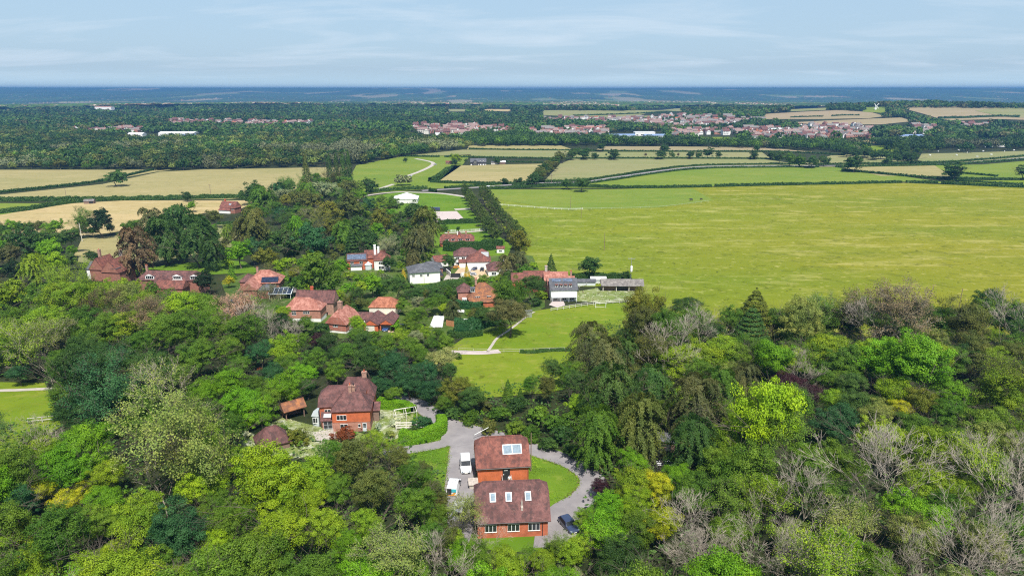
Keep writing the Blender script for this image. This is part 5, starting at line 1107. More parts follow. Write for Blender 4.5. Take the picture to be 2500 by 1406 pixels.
hd([(-80, 492), (150, 490), (300, 489), (420, 487), (560, 484), (620, 482)], 3.4, 3.6, 'long thick hedge dividing tan and straw fields', 'dark2'); hd([(-80, 476), (0, 471), (120, 459), (250, 443), (350, 421), (375, 416)], 2.2, 2.4, 'diagonal hedge running up to the lone field tree'); hd([(-60, 527), (60, 515), (130, 503), (200, 493)], 3.2, 4, 'scrubby hedge between the green strip and straw field', 'dark2')
hd([(600, 492), (650, 486), (690, 478)], 2.4, 2, 'hedge right of the lone red house'); hd([(530, 549), (560, 547), (590, 545)], 1.8, 1.6, 'clipped garden hedge below the lone red house')
hd([(1395, 690), (1440, 686), (1500, 690), (1540, 690)], 3, 2.4, 'dark hedge behind the big round oak'); hd([(1110, 812), (1150, 810), (1185, 795), (1225, 790)], 3.4, 3.4, 'dense dark hedge below the small lawn', 'blue'); hd([(1095, 820), (1130, 824), (1180, 818)], 1.4, 1.5, 'low dark hedge along the paddock top')
hd([(1270, 861), (1300, 862), (1345, 857), (1400, 857)], .6, 1.3, 'scrubby line between the two green paddocks', 'dark2'); hd([(1080, 745), (1130, 752), (1180, 756)], 2, 2, 'dark hedge in front of the lichen-orange roofed house', 'blue'); hd([(1010, 735), (1060, 728), (1100, 722), (1140, 720)], 4.5, 5, 'broad dark hedge below the white slate-roofed house', 'dark2', 1.3)
hd([(960, 812), (968, 800), (962, 780)], 1.6, 1.4, 'bright low hedge along the golden drive', 'bright')
hd([(1930, 288), (1990, 286), (2010, 286)], 3, 4, 'far short hedge on the tan hillside, left'); hd([(2030, 285), (2060, 283), (2100, 283)], 3, 4, 'far short hedge on the tan hillside, right'); hd([(2290, 291), (2360, 289), (2440, 286), (2490, 288)], 5, 6, 'far hedge below the pale hill field'); hd([(1400, 284), (1500, 281), (1650, 275)], 4, 5, 'far thin hedge across the pale rise')

# ------------------------------------------------------------------ trees placed one by one
for l in [('the parked dark blue car', 1388, 1280), ('the left meadow track', 60, 960), ('the lane junction', 1110, 1060), ('the cream-flowering tree', 1075, 880), ('the large lime-green tree', 1869, 1030), ('the large bare ash', 2127, 1190), ('the big yellow tree', 1600, 1220), ('the gold-tipped conifer', 1843, 750), ('the dark purple beech', 1925, 945),
          ('the withered pink-brown tree', 595, 790), ('the small green paddock', 1220, 900), ('the pole above the right wood', 2337, 740), ('the huge yellowish-green tree', 650, 1180), ('the lime avenue', 1220, 520), ('the lone field tree', 282, 435), ('the wind-shaped oak', 2330, 420), ('the lone oak by the road', 2087, 400), ('the willow clump', 982, 438), ('the tall poplars', 830, 420),
          ('the distant school', 1545, 328), ('the far industrial roofs', 430, 328), ('the blue-roofed hall', 2225, 338), ('the caravans', 2420, 348), ('the riding arena', 1097, 530), ('the big round oak', 1443, 650), ('the yellow-leaved thicket', 150, 1220), ('the ivy-clad glossy tree', 440, 1290), ('the huge tangled tree', 330, 1130), ('the three tall white trunks', 1650, 860), ('the withered copse', 2450, 1250)]: LM.append(l)
T = tree
T(1872, 1008, 200, 'tall', 'lime', 'very large lime green maple glowing above its darker neighbours'); T(1775, 1085, 125, 'round', 'bright2'); T(1800, 1035, 90, 'round', 'lime2')
T(1925, 945, 105, 'round', 'purple', 'dark purple copper beech behind the large lime-green tree'); T(1985, 965, 70, 'round', 'purple')
for u_, v_2, w_ in ((1490, 985, 175), (1565, 1055, 150), (1455, 1075, 130), (1590, 965, 120), (1700, 1005, 150), (1690, 1095, 130), (1480, 900, 130), (1440, 850, 110), (1755, 960, 110), (1820, 940, 90), (1530, 880, 90)): T(u_, v_2, w_, 'weep', ['olived', 'olive', 'dark2', 'mid'][(u_ // 5) % 4])
T(1600, 1190, 110, 'round', 'yellow', 'tall yellow leaved maple right of the looping lane'); T(1612, 1275, 120, 'round', 'yellow', 'lower yellow crown directly in front of the tall yellow maple'); T(1555, 1235, 110, 'round', 'lime2')
T(1480, 1300, 140, 'round', 'bright'); T(1430, 1265, 70, 'round', 'bright2'); T(1520, 1370, 150, 'round', 'dark'); T(1650, 1160, 90, 'round', 'bright'); T(1545, 1130, 95, 'round', 'bright')
T(1466, 1190, 58, 'round', 'purple', 'small purple leaved tree on the outer bend of the looping lane')
cn = [T(1843, 752, 150, 'conifer', 'gold', 'broad dark conifer with golden tips standing against the big meadow'), T(1835, 790, 140, 'conifer', 'dark2', 'dark conifer immediately in front of the golden tipped one')]
for rt_, _, _ in cn:
    for ch in rt_.children:
        if ch.name.startswith('crown'): ch.scale.z *= .62; ch.location.z *= .72
        else: ch.scale.z *= .55; ch.location.z *= .55
T(1582, 770, 120, 'tall', 'gold'); T(1560, 800, 100, 'tall', 'olive'); T(1675, 755, 85, 'round', 'dark'); T(1620, 800, 90, 'fine', 'mid'); T(1715, 790, 80, 'half', 'mid')
for u_, v_2, w_ in ((1655, 850, 120), (1700, 830, 100), (1960, 910, 70), (2440, 790, 110), (2120, 800, 100)): T(u_, v_2, w_, 'dead', 'mid')
for u_, v_2, w_, c_ in ((2180, 770, 140, 'brown'), (2110, 770, 100, 'olive'), (1960, 780, 80, 'pale'), (2010, 770, 90, 'mid'), (2240, 800, 100, 'olived'), (2300, 790, 90, 'olive'), (1640, 880, 90, 'olive')): T(u_, v_2, w_, 'half', c_)
T(2135, 880, 150, 'round', 'bright', 'broad bright green domed tree behind the dark purple beech'); T(2245, 890, 210, 'round', 'bright', 'largest bright green dome in the right wood'); T(2310, 960, 120, 'round', 'bright'); T(2180, 960, 110, 'round', 'lime2'); T(2250, 985, 110, 'round', 'gold'); T(2200, 1000, 80, 'round', 'yellow')
T(2030, 845, 100, 'round', 'mid2'); T(1950, 840, 90, 'round', 'mid2'); T(2400, 760, 130, 'round', 'dark'); T(2480, 780, 110, 'round', 'dark'); T(2370, 870, 110, 'round', 'dark'); T(2460, 880, 100, 'round', 'black'); T(2440, 960, 150, 'round', 'bright2'); T(2380, 930, 110, 'half', 'olive')
for u_, v_2, w_ in ((2127, 1190, 215), (2310, 1310, 160), (2440, 1230, 190), (1955, 1255, 150), (1700, 1290, 140), (1830, 1340, 130), (1760, 1370, 110), (2430, 1380, 170), (1930, 1370, 130), (2230, 1390, 120), (2490, 1130, 100), (1690, 1370, 110)): T(u_, v_2, w_, 'dead', 'mid')
for u_, v_2, w_, c_ in ((2050, 1130, 150, 'mid2'), (2140, 1075, 150, 'bright2'), (2260, 1110, 160, 'bright2'), (2330, 1150, 130, 'lime2'), (1850, 1270, 120, 'bright2'), (2010, 1300, 130, 'pale'), (2380, 1320, 140, 'pale'), (1760, 1230, 110, 'mid2'), (2160, 1320, 110, 'olive')): T(u_, v_2, w_, 'half' if w_ < 135 else 'fine', c_)
T(2250, 1180, 150, 'round', 'bright2'); T(2030, 1030, 120, 'round', 'blue'); T(2090, 990, 110, 'round', 'dark2'); T(2230, 1050, 130, 'round', 'mid')
T(1395, 1392, 75, 'shrub', 'grey', 'silvery shrub at the bottom edge below the parked dark blue car')
# left and middle
T(20, 1065, 120, 'half', 'dark2', 'dark leaved tree with pale dead limbs at the left edge below the meadow'); T(30, 1090, 90, 'dead', 'mid', 'fallen looking pale dead limbs at the left edge below the meadow'); T(650, 1185, 225, 'round', 'lime2', 'huge yellowish green domed tree below the hip-roofed outbuilding'); T(745, 1230, 130, 'round', 'lime2'); T(800, 1300, 150, 'fine', 'bright2'); T(870, 1130, 150, 'fine', 'olive'); T(800, 1120, 110, 'fine', 'mid'); T(930, 1190, 150, 'fine', 'olive'); T(1010, 1230, 130, 'fine', 'mid'); T(1040, 1165, 60, 'fine', 'mid'); T(1060, 1310, 110, 'fine', 'mid'); T(900, 1290, 120, 'fine', 'bright2'); T(960, 1350, 140, 'half', 'pale'); T(1080, 1390, 120, 'dead', 'mid', 'bare pale tree at the bottom edge below the drive')
T(1180, 1310, 70, 'dead', 'brownw', 'small leafless pinkish tree in front of the three-skylight house'); T(1150, 1250, 50, 'half', 'olive'); T(1240, 1392, 110, 'round', 'bright2'); T(1330, 1372, 90, 'round', 'bright2'); T(1130, 1360, 100, 'round', 'bright')
T(330, 1110, 210, 'half', 'pale', 'huge tangled pale green tree with grey branches in the lower left wood'); T(400, 1170, 140, 'half', 'olive'); T(440, 980, 150, 'half', 'pale', 'pale topped ash tree rising above dark trees left of the outbuilding'); T(470, 1050, 150, 'fine', 'mid2'); T(520, 1110, 130, 'fine', 'bright2')
for u_, v_2, w_ in ((105, 1195, 80), (165, 1225, 95), (65, 1300, 80), (200, 1190, 60), (435, 1400, 80), (270, 1350, 80), (520, 1340, 110)): T(u_, v_2, w_, 'round', 'yellow' if u_ < 250 else 'lime2')
T(440, 1290, 170, 'round', 'blue'); T(260, 1220, 110, 'round', 'bright'); T(40, 1230, 110, 'round', 'blue')
T(595, 790, 84, 'dead', 'brownw', 'leafless grey topped tree left of the pink-roofed house'); T(560, 770, 90, 'half', 'brownw', 'withered pinkish brown tree, wider left one of the pair'); T(607, 830, 52, 'conifer', 'brownw', 'withered pinkish brown column of dead ivy'); T(640, 770, 90, 'half', 'grey', 'silvery thinning ash tree left of the pink-roofed house')
T(320, 790, 100, 'half', 'brown'); T(280, 770, 90, 'half', 'brown'); T(640, 905, 30, 'shrub', 'rust', 'small rust coloured shrub amid bright trees'); T(770, 830, 48, 'round', 'purple', 'small blackish purple tree below the tile-hung gable cottage')
T(1075, 880, 92, 'round', 'cream', 'rounded cream flowering chestnut at the corner of the green paddock'); T(200, 920, 150, 'tall', 'dark'); T(280, 880, 150, 'round', 'dark2'); T(380, 900, 130, 'round', 'dark2'); T(180, 1010, 130, 'round', 'dark'); T(250, 1020, 110, 'round', 'dark2'); T(470, 870, 120, 'round', 'mid')
for u_, v_2, w_, c_ in ((600, 985, 130, 'bright'), (550, 930, 110, 'bright'), (690, 950, 100, 'bright'), (640, 1010, 90, 'bright'), (740, 915, 80, 'bright'), (820, 905, 70, 'mid2'), (500, 960, 100, 'bright'), (900, 880, 90, 'dark2'), (960, 890, 95, 'blue'), (1000, 930, 90, 'blue'), (930, 945, 70, 'blue'), (960, 960, 60, 'mid2'), (1050, 950, 80, 'blue'), (1110, 950, 95, 'gold'), (1150, 970, 85, 'dark2'), (1090, 985, 60, 'mid'), (870, 820, 70, 'mid'), (930, 850, 85, 'mid2'), (1000, 850, 80, 'mid2'), (840, 860, 80, 'mid')): T(u_, v_2, w_, 'round', c_)
for u_, v_2, w_, c_ in ((735, 1062, 75, 'gold'), (835, 1062, 65, 'rust'), (862, 1058, 22, 'bright'), (905, 1068, 26, 'bright'), (1030, 1030, 66, 'blue'), (1010, 1045, 36, 'dark2'), (960, 1030, 40, 'white'), (950, 1060, 34, 'pale'), (690, 1042, 30, 'mid'), (990, 1060, 30, 'pale'), (925, 1040, 26, 'white'), (655, 1040, 30, 'white'), (600, 1060, 30, 'white'), (930, 1015, 26, 'white')): T(u_, v_2, w_, 'shrub', c_)
for u_, v_2, w_, c_ in ((1110, 1005, 55, 'dark2'), (1150, 1020, 60, 'mid'), (1195, 1040, 60, 'olive'), (1215, 1010, 70, 'mid'), (1260, 1040, 70, 'mid2'), (1300, 1060, 65, 'mid'), (1335, 1085, 60, 'dark2'), (1260, 990, 70, 'dark'), (1310, 1010, 80, 'mid2'), (1370, 1060, 80, 'dark'), (1400, 1100, 60, 'dark'), (1440, 1125, 55, 'black'), (1180, 985, 60, 'olive'), (1350, 1030, 80, 'mid'), (1480, 1140, 50, 'pale'), (1400, 1030, 90, 'mid')): T(u_, v_2, w_, 'shrub', c_)
T(1240, 955, 36, 'conifer', 'mid'); T(1270, 965, 26, 'conifer', 'mid'); T(1300, 940, 60, 'fine', 'mid'); T(1345, 900, 70, 'fine', 'dark2'); T(1340, 950, 70, 'fine', 'olive'); T(1400, 940, 90, 'fine', 'dark2')
T(1172, 1348, 66, 'round', 'mid2'); T(1228, 1366, 84, 'round', 'bright2'); T(1292, 1362, 74, 'round', 'mid2'); T(1348, 1345, 62, 'round', 'bright2'); T(1388, 1335, 60, 'half', 'mid2'); T(1092, 838, 62, 'round', 'mid2'); T(1058, 842, 60, 'round', 'mid'); T(1030, 872, 64, 'round', 'mid2'); T(1118, 868, 30, 'shrub', 'mid2'); T(1098, 1266, 82, 'half', 'pale'); T(1082, 1222, 62, 'fine', 'olive'); T(1130, 1330, 70, 'half', 'olive')
rdx = random.Random(77)
for i in range(19):
    u_ = 1590 + i * 51 + rdx.uniform(-12, 12)
    if abs(u_ - 1843) > 45: T(u_, 800 + rdx.uniform(-18, 14) - (10 if u_ > 2050 else 0), rdx.uniform(92, 128), rdx.choice(['round', 'tall', 'fine', 'round']), rdx.choice(['mid', 'dark2', 'olive', 'mid2', 'mid', 'pale']))
for i in range(22):
    T(1575 + i * 44 + rdx.uniform(-12, 12), 872 + rdx.uniform(-16, 16), rdx.uniform(95, 140), rdx.choice(['round', 'round', 'fine']), rdx.choice(['mid', 'bright', 'olive', 'mid2', 'bright2', 'mid']))
for i in range(12):
    T(-20 + i * 52 + rdx.uniform(-12, 12), 722 + i * 3.5 + rdx.uniform(-12, 12), rdx.uniform(105, 135), rdx.choice(['fine', 'round', 'fine']), rdx.choice(['bright2', 'lime2', 'mid2', 'pale', 'bright2']))
for i in range(13):
    T(-30 + i * 54 + rdx.uniform(-12, 12), 790 + i * 2 + rdx.uniform(-12, 12), rdx.uniform(110, 145), rdx.choice(['fine', 'round', 'round']), rdx.choice(['mid2', 'mid', 'mid2', 'bright2', 'mid']))
for u_, v_2, w_, k_, c_ in ((1052, 1205, 85, 'fine', 'olive'), (1075, 1262, 80, 'fine', 'mid2'), (1030, 1150, 60, 'fine', 'olive'), (960, 1115, 80, 'fine', 'olive'), (1000, 1160, 80, 'fine', 'mid'), (1105, 1330, 90, 'round', 'bright2'), (1250, 1400, 130, 'round', 'bright2'), (1170, 1385, 100, 'round', 'mid2'), (1410, 1340, 110, 'fine', 'bright2')): T(u_, v_2, w_, k_, c_)
for u_, v_2, w_, c_ in ((650, 975, 80, 'mid2'), (705, 955, 70, 'mid'), (750, 945, 60, 'dark2'), (600, 1010, 80, 'bright'), (620, 940, 80, 'mid'), (760, 880, 80, 'mid'), (700, 890, 80, 'mid2'), (820, 870, 70, 'dark2'), (560, 1000, 80, 'mid2')): T(u_, v_2, w_, 'round', c_)
# village and middle distance
T(1443, 650, 68, 'round', 'dark2', 'big round dark green oak beside the big meadow'); T(1530, 675, 32, 'round', 'dark'); T(1345, 655, 42, 'conifer', 'dark2'); T(1265, 592, 64, 'tall', 'gold', 'largest lime at the near end of the right avenue row')
for u_, v_2, w_, k_, c_ in ((1245, 765, 110, 'round', 'olived'), (1250, 720, 110, 'round', 'mid'), (1300, 700, 80, 'round', 'dark2'), (1225, 745, 60, 'round', 'dark'), (1180, 770, 60, 'round', 'dark2'), (1280, 665, 60, 'round', 'mid'), (1240, 655, 60, 'weep', 'olived'), (1270, 640, 50, 'weep', 'olived'), (1320, 690, 40, 'round', 'dark2'), (1105, 760, 45, 'weep', 'olived'), (1160, 775, 40, 'weep', 'olive'), (1083, 752, 38, 'round', 'lime2'), (1020, 770, 60, 'round', 'mid2'), (1000, 800, 60, 'round', 'mid2'), (1045, 745, 55, 'round', 'mid'), (985, 745, 45, 'round', 'mid2'), (1005, 760, 50, 'round', 'pale'), (1140, 690, 40, 'round', 'mid'), (1180, 690, 45, 'round', 'mid2'), (1210, 700, 35, 'round', 'mid2'), (1140, 665, 22, 'conifer', 'golden'), (985, 670, 18, 'conifer', 'golden'), (910, 690, 70, 'round', 'bright'), (960, 700, 80, 'round', 'dark2'), (1010, 718, 60, 'round', 'dark2'), (870, 720, 45, 'tall', 'dark2'), (850, 735, 40, 'round', 'olive'), (885, 740, 45, 'round', 'olive'), (1060, 715, 50, 'round', 'dark2'), (775, 660, 115, 'round', 'mid2'), (700, 650, 70, 'round', 'lime2'), (735, 690, 60, 'round', 'mid'), (820, 690, 60, 'round', 'mid'), (680, 690, 40, 'round', 'olive'), (585, 615, 76, 'round', 'bright'), (555, 640, 34, 'shrub', 'lime2'), (565, 665, 26, 'conifer', 'bright'), (500, 685, 65, 'round', 'black'), (560, 685, 34, 'round', 'yellow'), (645, 665, 30, 'shrub', 'olive'), (330, 620, 100, 'weep', 'brown'), (400, 590, 100, 'weep', 'dark2'), (480, 590, 110, 'weep', 'dark'), (440, 560, 90, 'weep', 'dark'), (370, 560, 80, 'weep', 'olived'), (520, 620, 70, 'weep', 'dark'), (245, 540, 75, 'round', 'black'), (120, 610, 80, 'round', 'bright'), (140, 640, 70, 'round', 'lime2'), (165, 580, 70, 'round', 'dark2'), (60, 590, 110, 'round', 'dark'), (20, 620, 80, 'round', 'olived'), (225, 625, 44, 'round', 'dark'), (30, 660, 70, 'round', 'black'), (180, 545, 50, 'half', 'mid'),
                            (620, 560, 90, 'weep', 'olive'), (690, 590, 110, 'round', 'dark2'), (760, 590, 110, 'round', 'blue'), (650, 630, 70, 'round', 'gold'), (590, 575, 60, 'weep', 'olived'), (720, 520, 70, 'round', 'mid'), (690, 480, 55, 'round', 'grey'), (745, 490, 70, 'round', 'olive'), (800, 470, 80, 'round', 'grey'), (850, 500, 90, 'round', 'olive'), (800, 520, 80, 'round', 'gold'), (810, 560, 70, 'round', 'gold'), (870, 560, 80, 'round', 'dark2'), (930, 540, 80, 'round', 'gold'), (900, 590, 80, 'round', 'dark'), (960, 590, 60, 'round', 'dark2'), (1005, 520, 80, 'round', 'dark2'), (960, 500, 50, 'round', 'mid'), (1040, 560, 90, 'weep', 'olive'), (1020, 600, 80, 'weep', 'olived'), (1050, 530, 50, 'round', 'lime2'), (900, 450, 40, 'round', 'dark2'), (850, 460, 50, 'round', 'olive'), (770, 440, 40, 'round', 'mid'), (700, 455, 42, 'round', 'dark'), (620, 470, 60, 'round', 'dark'), (455, 480, 26, 'round', 'dark'), (468, 502, 30, 'round', 'bright'), (520, 530, 50, 'round', 'olive'), (282, 435, 50, 'oak', 'dark2'), (640, 520, 50, 'round', 'mid'), (930, 610, 50, 'half', 'grey'), (950, 640, 45, 'round', 'dark2'), (1095, 635, 40, 'round', 'dark2'), (1010, 640, 46, 'weep', 'olived'), (1085, 560, 30, 'round', 'mid'), (860, 610, 60, 'conifer', 'dark')): T(u_, v_2, w_, k_, c_)
T(748, 428, 52, 'poplar', 'olive', 'brownish green poplar standing left of the taller poplars'); [T(u_, 420, 50, 'poplar', 'dark2') for u_ in (805, 822, 838, 852)]
T(982, 440, 52, 'shrub', 'grey', 'wide grey green willow clump above the looping farm track'); T(905, 452, 34, 'round', 'dark2')
for u_, v_2, w_ in ((1185, 575, 10), (1200, 575, 13), (1119, 556, 11)): T(u_, v_2 + 10, w_ * 1.3, 'round', 'dark', base=True)
for u_, v_2, w_, c_ in ((330, 700, 46, 'lime2'),): T(u_, v_2, w_, 'round', c_)
# the avenue of limes: two rows
for row, (a_, b_2) in enumerate((((1137, 487), (1213, 600)), ((1182, 492), (1272, 612)))):
    A_, B_ = at(*a_), at(*b_2); n_ = 15
    for i in range(n_):
        p = A_.lerp(B_, i / (n_ - 1)); p.z = float(H(p.x, p.y)); uu, vv, _ = proj(p.x, p.y, p.z + 5)
        tree(0, 0, 0, 'lime', 'avenue', '%s lime of the avenue\'s %s row counting from the riding school road' % (['first', 'second', 'third', 'fourth', 'fifth', 'sixth', 'seventh', 'eighth', 'ninth', 'tenth', 'eleventh', 'twelfth', 'thirteenth', 'fourteenth', 'fifteenth'][i], ['near-side', 'meadow-side'][row]), 'limes of the double avenue', P=p, r=rnd.uniform(4.7, 5.2), lod='m', name='lime_tree')
# field oaks and small copses far out
for u_, v_2, w_, k_, c_ in ((2087, 400, 50, 'oak', 'dark'), (2168, 393, 26, 'oak', 'dark2'), (2330, 418, 56, 'oak', 'dark'), (2500, 420, 46, 'oak', 'dark'), (1385, 448, 30, 'round', 'dark2'), (1420, 448, 42, 'round', 'dark2'), (1396, 378, 26, 'round', 'dark2'), (1410, 372, 30, 'round', 'dark2'), (1430, 376, 28, 'round', 'dark'), (1452, 381, 18, 'round', 'dark'), (1500, 377, 32, 'oak', 'dark'), (1612, 378, 28, 'oak', 'dark'), (1640, 378, 18, 'oak', 'dark2'), (1623, 362, 26, 'round', 'dark'), (1470, 358, 24, 'round', 'dark'), (1686, 378, 24, 'oak', 'dark'), (1706, 378, 20, 'oak', 'dark'), (1730, 373, 32, 'oak', 'dark'), (1755, 378, 20, 'oak', 'dark'), (1842, 378, 28, 'oak', 'dark'), (1848, 362, 20, 'round', 'dark'), (1885, 378, 24, 'round', 'dark'), (1905, 384, 30, 'round', 'dark2'), (1930, 389, 34, 'round', 'mid'), (1955, 392, 34, 'round', 'mid'), (1985, 394, 34, 'round', 'dark2'), (2012, 392, 28, 'round', 'dark2'), (2228, 384, 28, 'round', 'dark'), (2210, 365, 26, 'round', 'dark'), (2240, 368, 20, 'round', 'dark2'), (2365, 358, 30, 'round', 'dark'), (1112, 388, 28, 'round', 'lime2'), (1110, 396, 18, 'round', 'dark'), (1137, 392, 10, 'round', 'dark2'), (1214, 393, 18, 'round', 'dark'), (990, 391, 12, 'round', 'dark'), (1232, 442, 18, 'round', 'dark'), (1258, 442, 12, 'round', 'dark2'), (1270, 441, 16, 'round', 'dark'), (1480, 378, 6, 'tall', 'dark2'), (1576, 378, 7, 'tall', 'brown'), (1656, 378, 7, 'tall', 'brown')): T(u_, v_2, w_, k_, c_)
for i in range(12):
    f_ = i / 11; T(1308 + 58 * f_ + rnd.uniform(-6, 6), 436 - 54 * f_ + rnd.uniform(-4, 4), 34 - 6 * f_, 'round', rnd.choice(['dark', 'dark2', 'olive']))
for i in range(26):
    f_ = i / 25; T(2060 + 170 * f_ + rnd.uniform(-5, 5), 370 + 16 * f_ + rnd.uniform(-5, 3), 24, 'round', rnd.choice(['dark', 'dark', 'dark2']))

# ------------------------------------------------------------------ the woods filled in around them
CLEAR = [
 [(-50, 930), (112, 935), (125, 1032), (-50, 1040)],
 [(685, 1005), (715, 975), (745, 990), (755, 915), (860, 905), (905, 920), (925, 985), (1000, 975), (1045, 972), (1040, 1000), (1085, 1030), (1085, 1058), (1000, 1090), (960, 1070), (925, 1050), (880, 1055), (800, 1085), (770, 1055), (720, 1090), (700, 1110), (620, 1100), (600, 1060)],
 [(1000, 1095), (1075, 1075), (1100, 1035), (1200, 1055), (1300, 1085), (1390, 1110), (1450, 1140), (1470, 1175), (1430, 1225), (1395, 1250), (1412, 1290), (1350, 1300), (1345, 1322), (1200, 1340), (1150, 1320), (1155, 1250), (1095, 1240), (1085, 1160), (1010, 1110)],
 [(1110, 860), (1150, 815), (1230, 800), (1300, 750), (1400, 735), (1560, 730), (1545, 775), (1440, 800), (1400, 860), (1330, 900), (1290, 930), (1200, 945), (1130, 900)],
 [(1605, 1050), (1660, 1050), (1655, 1145), (1605, 1155)],
 [(695, 715), (795, 715), (795, 785), (700, 785)], [(785, 735), (850, 750), (850, 812), (795, 812)], [(850, 762), (960, 762), (975, 812), (935, 812), (880, 800)],
]
FIELDSIDE = [(1560, 725), (1580, 720), (1700, 735), (1790, 770), (1830, 740), (1880, 775), (2000, 790), (2080, 755), (2150, 730), (2240, 770), (2330, 770), (2400, 735), (2600, 745), (2600, 300), (1560, 300)]
WOOD = [(-120, 690), (60, 670), (180, 655), (300, 690), (440, 725), (560, 745), (690, 790), (790, 830), (900, 830), (1000, 845), (1080, 860), (1110, 900), (1130, 935), (1200, 955), (1300, 935), (1345, 890), (1400, 840), (1440, 800), (1560, 770), (1620, 790), (1760, 790), (1800, 800), (1950, 810), (2050, 800), (2150, 790), (2330, 790), (2620, 780), (2620, 1650), (-120, 1650)]
def segd(px, py, poly):
    best = 1e9
    for i in range(len(poly)):
        x1, y1 = poly[i]; x2, y2 = poly[(i + 1) % len(poly)]
        t_ = max(0, min(1, ((px - x1) * (x2 - x1) + (py - y1) * (y2 - y1)) / ((x2 - x1) ** 2 + (y2 - y1) ** 2 + 1e-9)))
        best = min(best, math.hypot(px - x1 - t_ * (x2 - x1), py - y1 - t_ * (y2 - y1)))
    return best
PL = [(u, v) for _, _, u, v in AUTO]
PL = []
for o in list(bpy.data.objects):
    if o.type == 'EMPTY' and o.get('category') in ('tree', 'shrub') and o.location.y < 420:
        cr_ = [c for c in o.children if c.name.startswith(('crown', 'trunk'))]
        z_ = cr_[0].location.z if cr_ else 3; r_ = cr_[0].scale[0] if cr_ else 2
        uu, vv, dd_ = proj(o.location.x, o.location.y, o.location.z + z_); PL.append((uu, vv, r_ * F / dd_))
def clearof(u, v, rp, mar=.92):
    for poly in CLEAR:
        if bool(pip(u, v, poly)) or segd(u, v, poly) < rp * mar: return False
    return True
def fill(region, palette, rmin, rmax, space, v0, v1, seed, kinds, ka=.46, kb=.44, mar=.92, grp='trees of the near woods'):
    rd = random.Random(seed); v = v0; made = 0
    while v < v1:
        Pm = at(1250, min(v, 1640), 6.); px1 = ppm(Pm); st = (rmin + rmax) / 2 * 2 * px1 * space
        u = -100 + rd.uniform(0, st)
        while u < 2600:
            uu, vv = u + rd.uniform(-.3, .3) * st, v + rd.uniform(-.3, .3) * st
            r = rd.uniform(rmin, rmax); wp = 2 * r * px1
            if bool(pip(uu, vv, region)) and clearof(uu, vv, wp / 2, mar) and not (bool(pip(uu, vv - wp * .4, FIELDSIDE))):
                if all(math.hypot(uu - a, (vv - b) * 1.15) > (c * ka + wp * .5 * kb) for a, b, c in PL if abs(uu - a) < 260):
                    cols = palette(uu, vv, rd); k = rd.choices(*kinds(uu, vv))[0]
                    tree(uu, vv, wp, k, cols if k != 'dead' else 'mid', None, grp); PL.append((uu, vv, wp / 2)); made += 1
            u += st
        v += st * .62
    return made
def pal(u, v, rd):
    if u < 1150:
        if v > 1080: c = ['bright', 'bright2', 'bright2', 'mid2', 'mid2', 'mid', 'bright', 'lime2']
        elif v > 860: c = ['dark2', 'mid', 'mid2', 'dark2', 'blue', 'mid']
        else: c = ['mid2', 'bright2', 'pale', 'mid2', 'lime2', 'mid'] if u < 700 else ['mid', 'mid2', 'dark2']
    else:
        c = ['mid', 'mid2', 'bright', 'dark2', 'bright2', 'pale', 'mid2', 'olive'] if v < 1080 else ['bright2', 'mid2', 'pale', 'mid2', 'bright', 'mid', 'mid2', 'bright2']
    return rd.choice(c)
def kn(u, v):
    if u > 1500 and v > 1150: return (['round', 'fine', 'half', 'dead'], [4, 5, 2.6, .7])
    if u > 1500: return (['round', 'fine', 'half', 'dead'], [7, 4, 1.0, .1])
    if u < 700 and v < 860: return (['round', 'fine', 'half', 'dead'], [2, 4, 3, .35])
    return (['round', 'fine', 'half', 'dead'], [6, 3, .8, .12])
nfill = fill(WOOD, pal, 3.6, 6.0, .50, 700, 1560, 5, kn)
MIDW = [(-80, 560), (100, 550), (200, 530), (300, 560), (440, 520), (560, 560), (640, 480), (720, 460), (800, 440), (880, 450), (900, 480), (960, 490), (1040, 520), (1065, 560), (1050, 620), (1000, 640), (940, 610), (860, 620), (840, 640), (850, 700), (960, 690), (1120, 700), (1300, 690), (1290, 770), (1200, 800), (1080, 800), (960, 800), (900, 720), (700, 700), (620, 640), (560, 640), (460, 640), (300, 660), (180, 640), (-80, 700)]
CLEAR += [[(205, 620), (290, 620), (290, 665), (205, 665)], [(190, 585), (285, 575), (285, 620), (200, 625)], [(325, 650), (560, 632), (600, 650), (480, 688), (470, 712), (440, 712), (425, 692), (335, 672)], [(540, 480), (585, 480), (590, 520), (530, 540), (540, 560)], [(575, 660), (700, 700), (700, 740), (580, 730)], [(850, 620), (965, 600), (965, 665), (860, 665)], [(995, 655), (1090, 640), (1130, 690), (1150, 725), (1080, 700), (1000, 700)], [(1060, 560), (1250, 560), (1250, 670), (1195, 680), (1150, 680), (1060, 650)], [(1120, 695), (1200, 690), (1200, 755), (1120, 755)], [(1285, 655), (1400, 655), (1420, 750), (1340, 760), (1330, 700)], [(940, 765), (975, 765), (975, 815), (935, 812)], [(1045, 770), (1185, 770), (1185, 810), (1045, 810)], [(955, 468), (1020, 468), (1020, 500), (955, 500)], [(1060, 500), (1180, 500), (1180, 550), (1060, 550)], [(895, 722), (975, 722), (975, 768), (895, 768)]]
nfill2 = fill(MIDW, lambda u, v, rd: rd.choice(['dark2', 'mid', 'mid', 'mid2', 'gold', 'mid2', 'blue', 'bright'] if v < 640 else ['mid', 'mid2', 'dark2', 'bright2', 'olive']), 4.0, 7.5, .52, 450, 800, 11, lambda u, v: (['round', 'weep', 'half'], [8, 2, .5]))
nfill3 = fill(WOOD, pal, 2.6, 4.2, .5, 700, 1560, 15, lambda u, v: (['round', 'fine'], [6, 3]), .60, .30, .7)
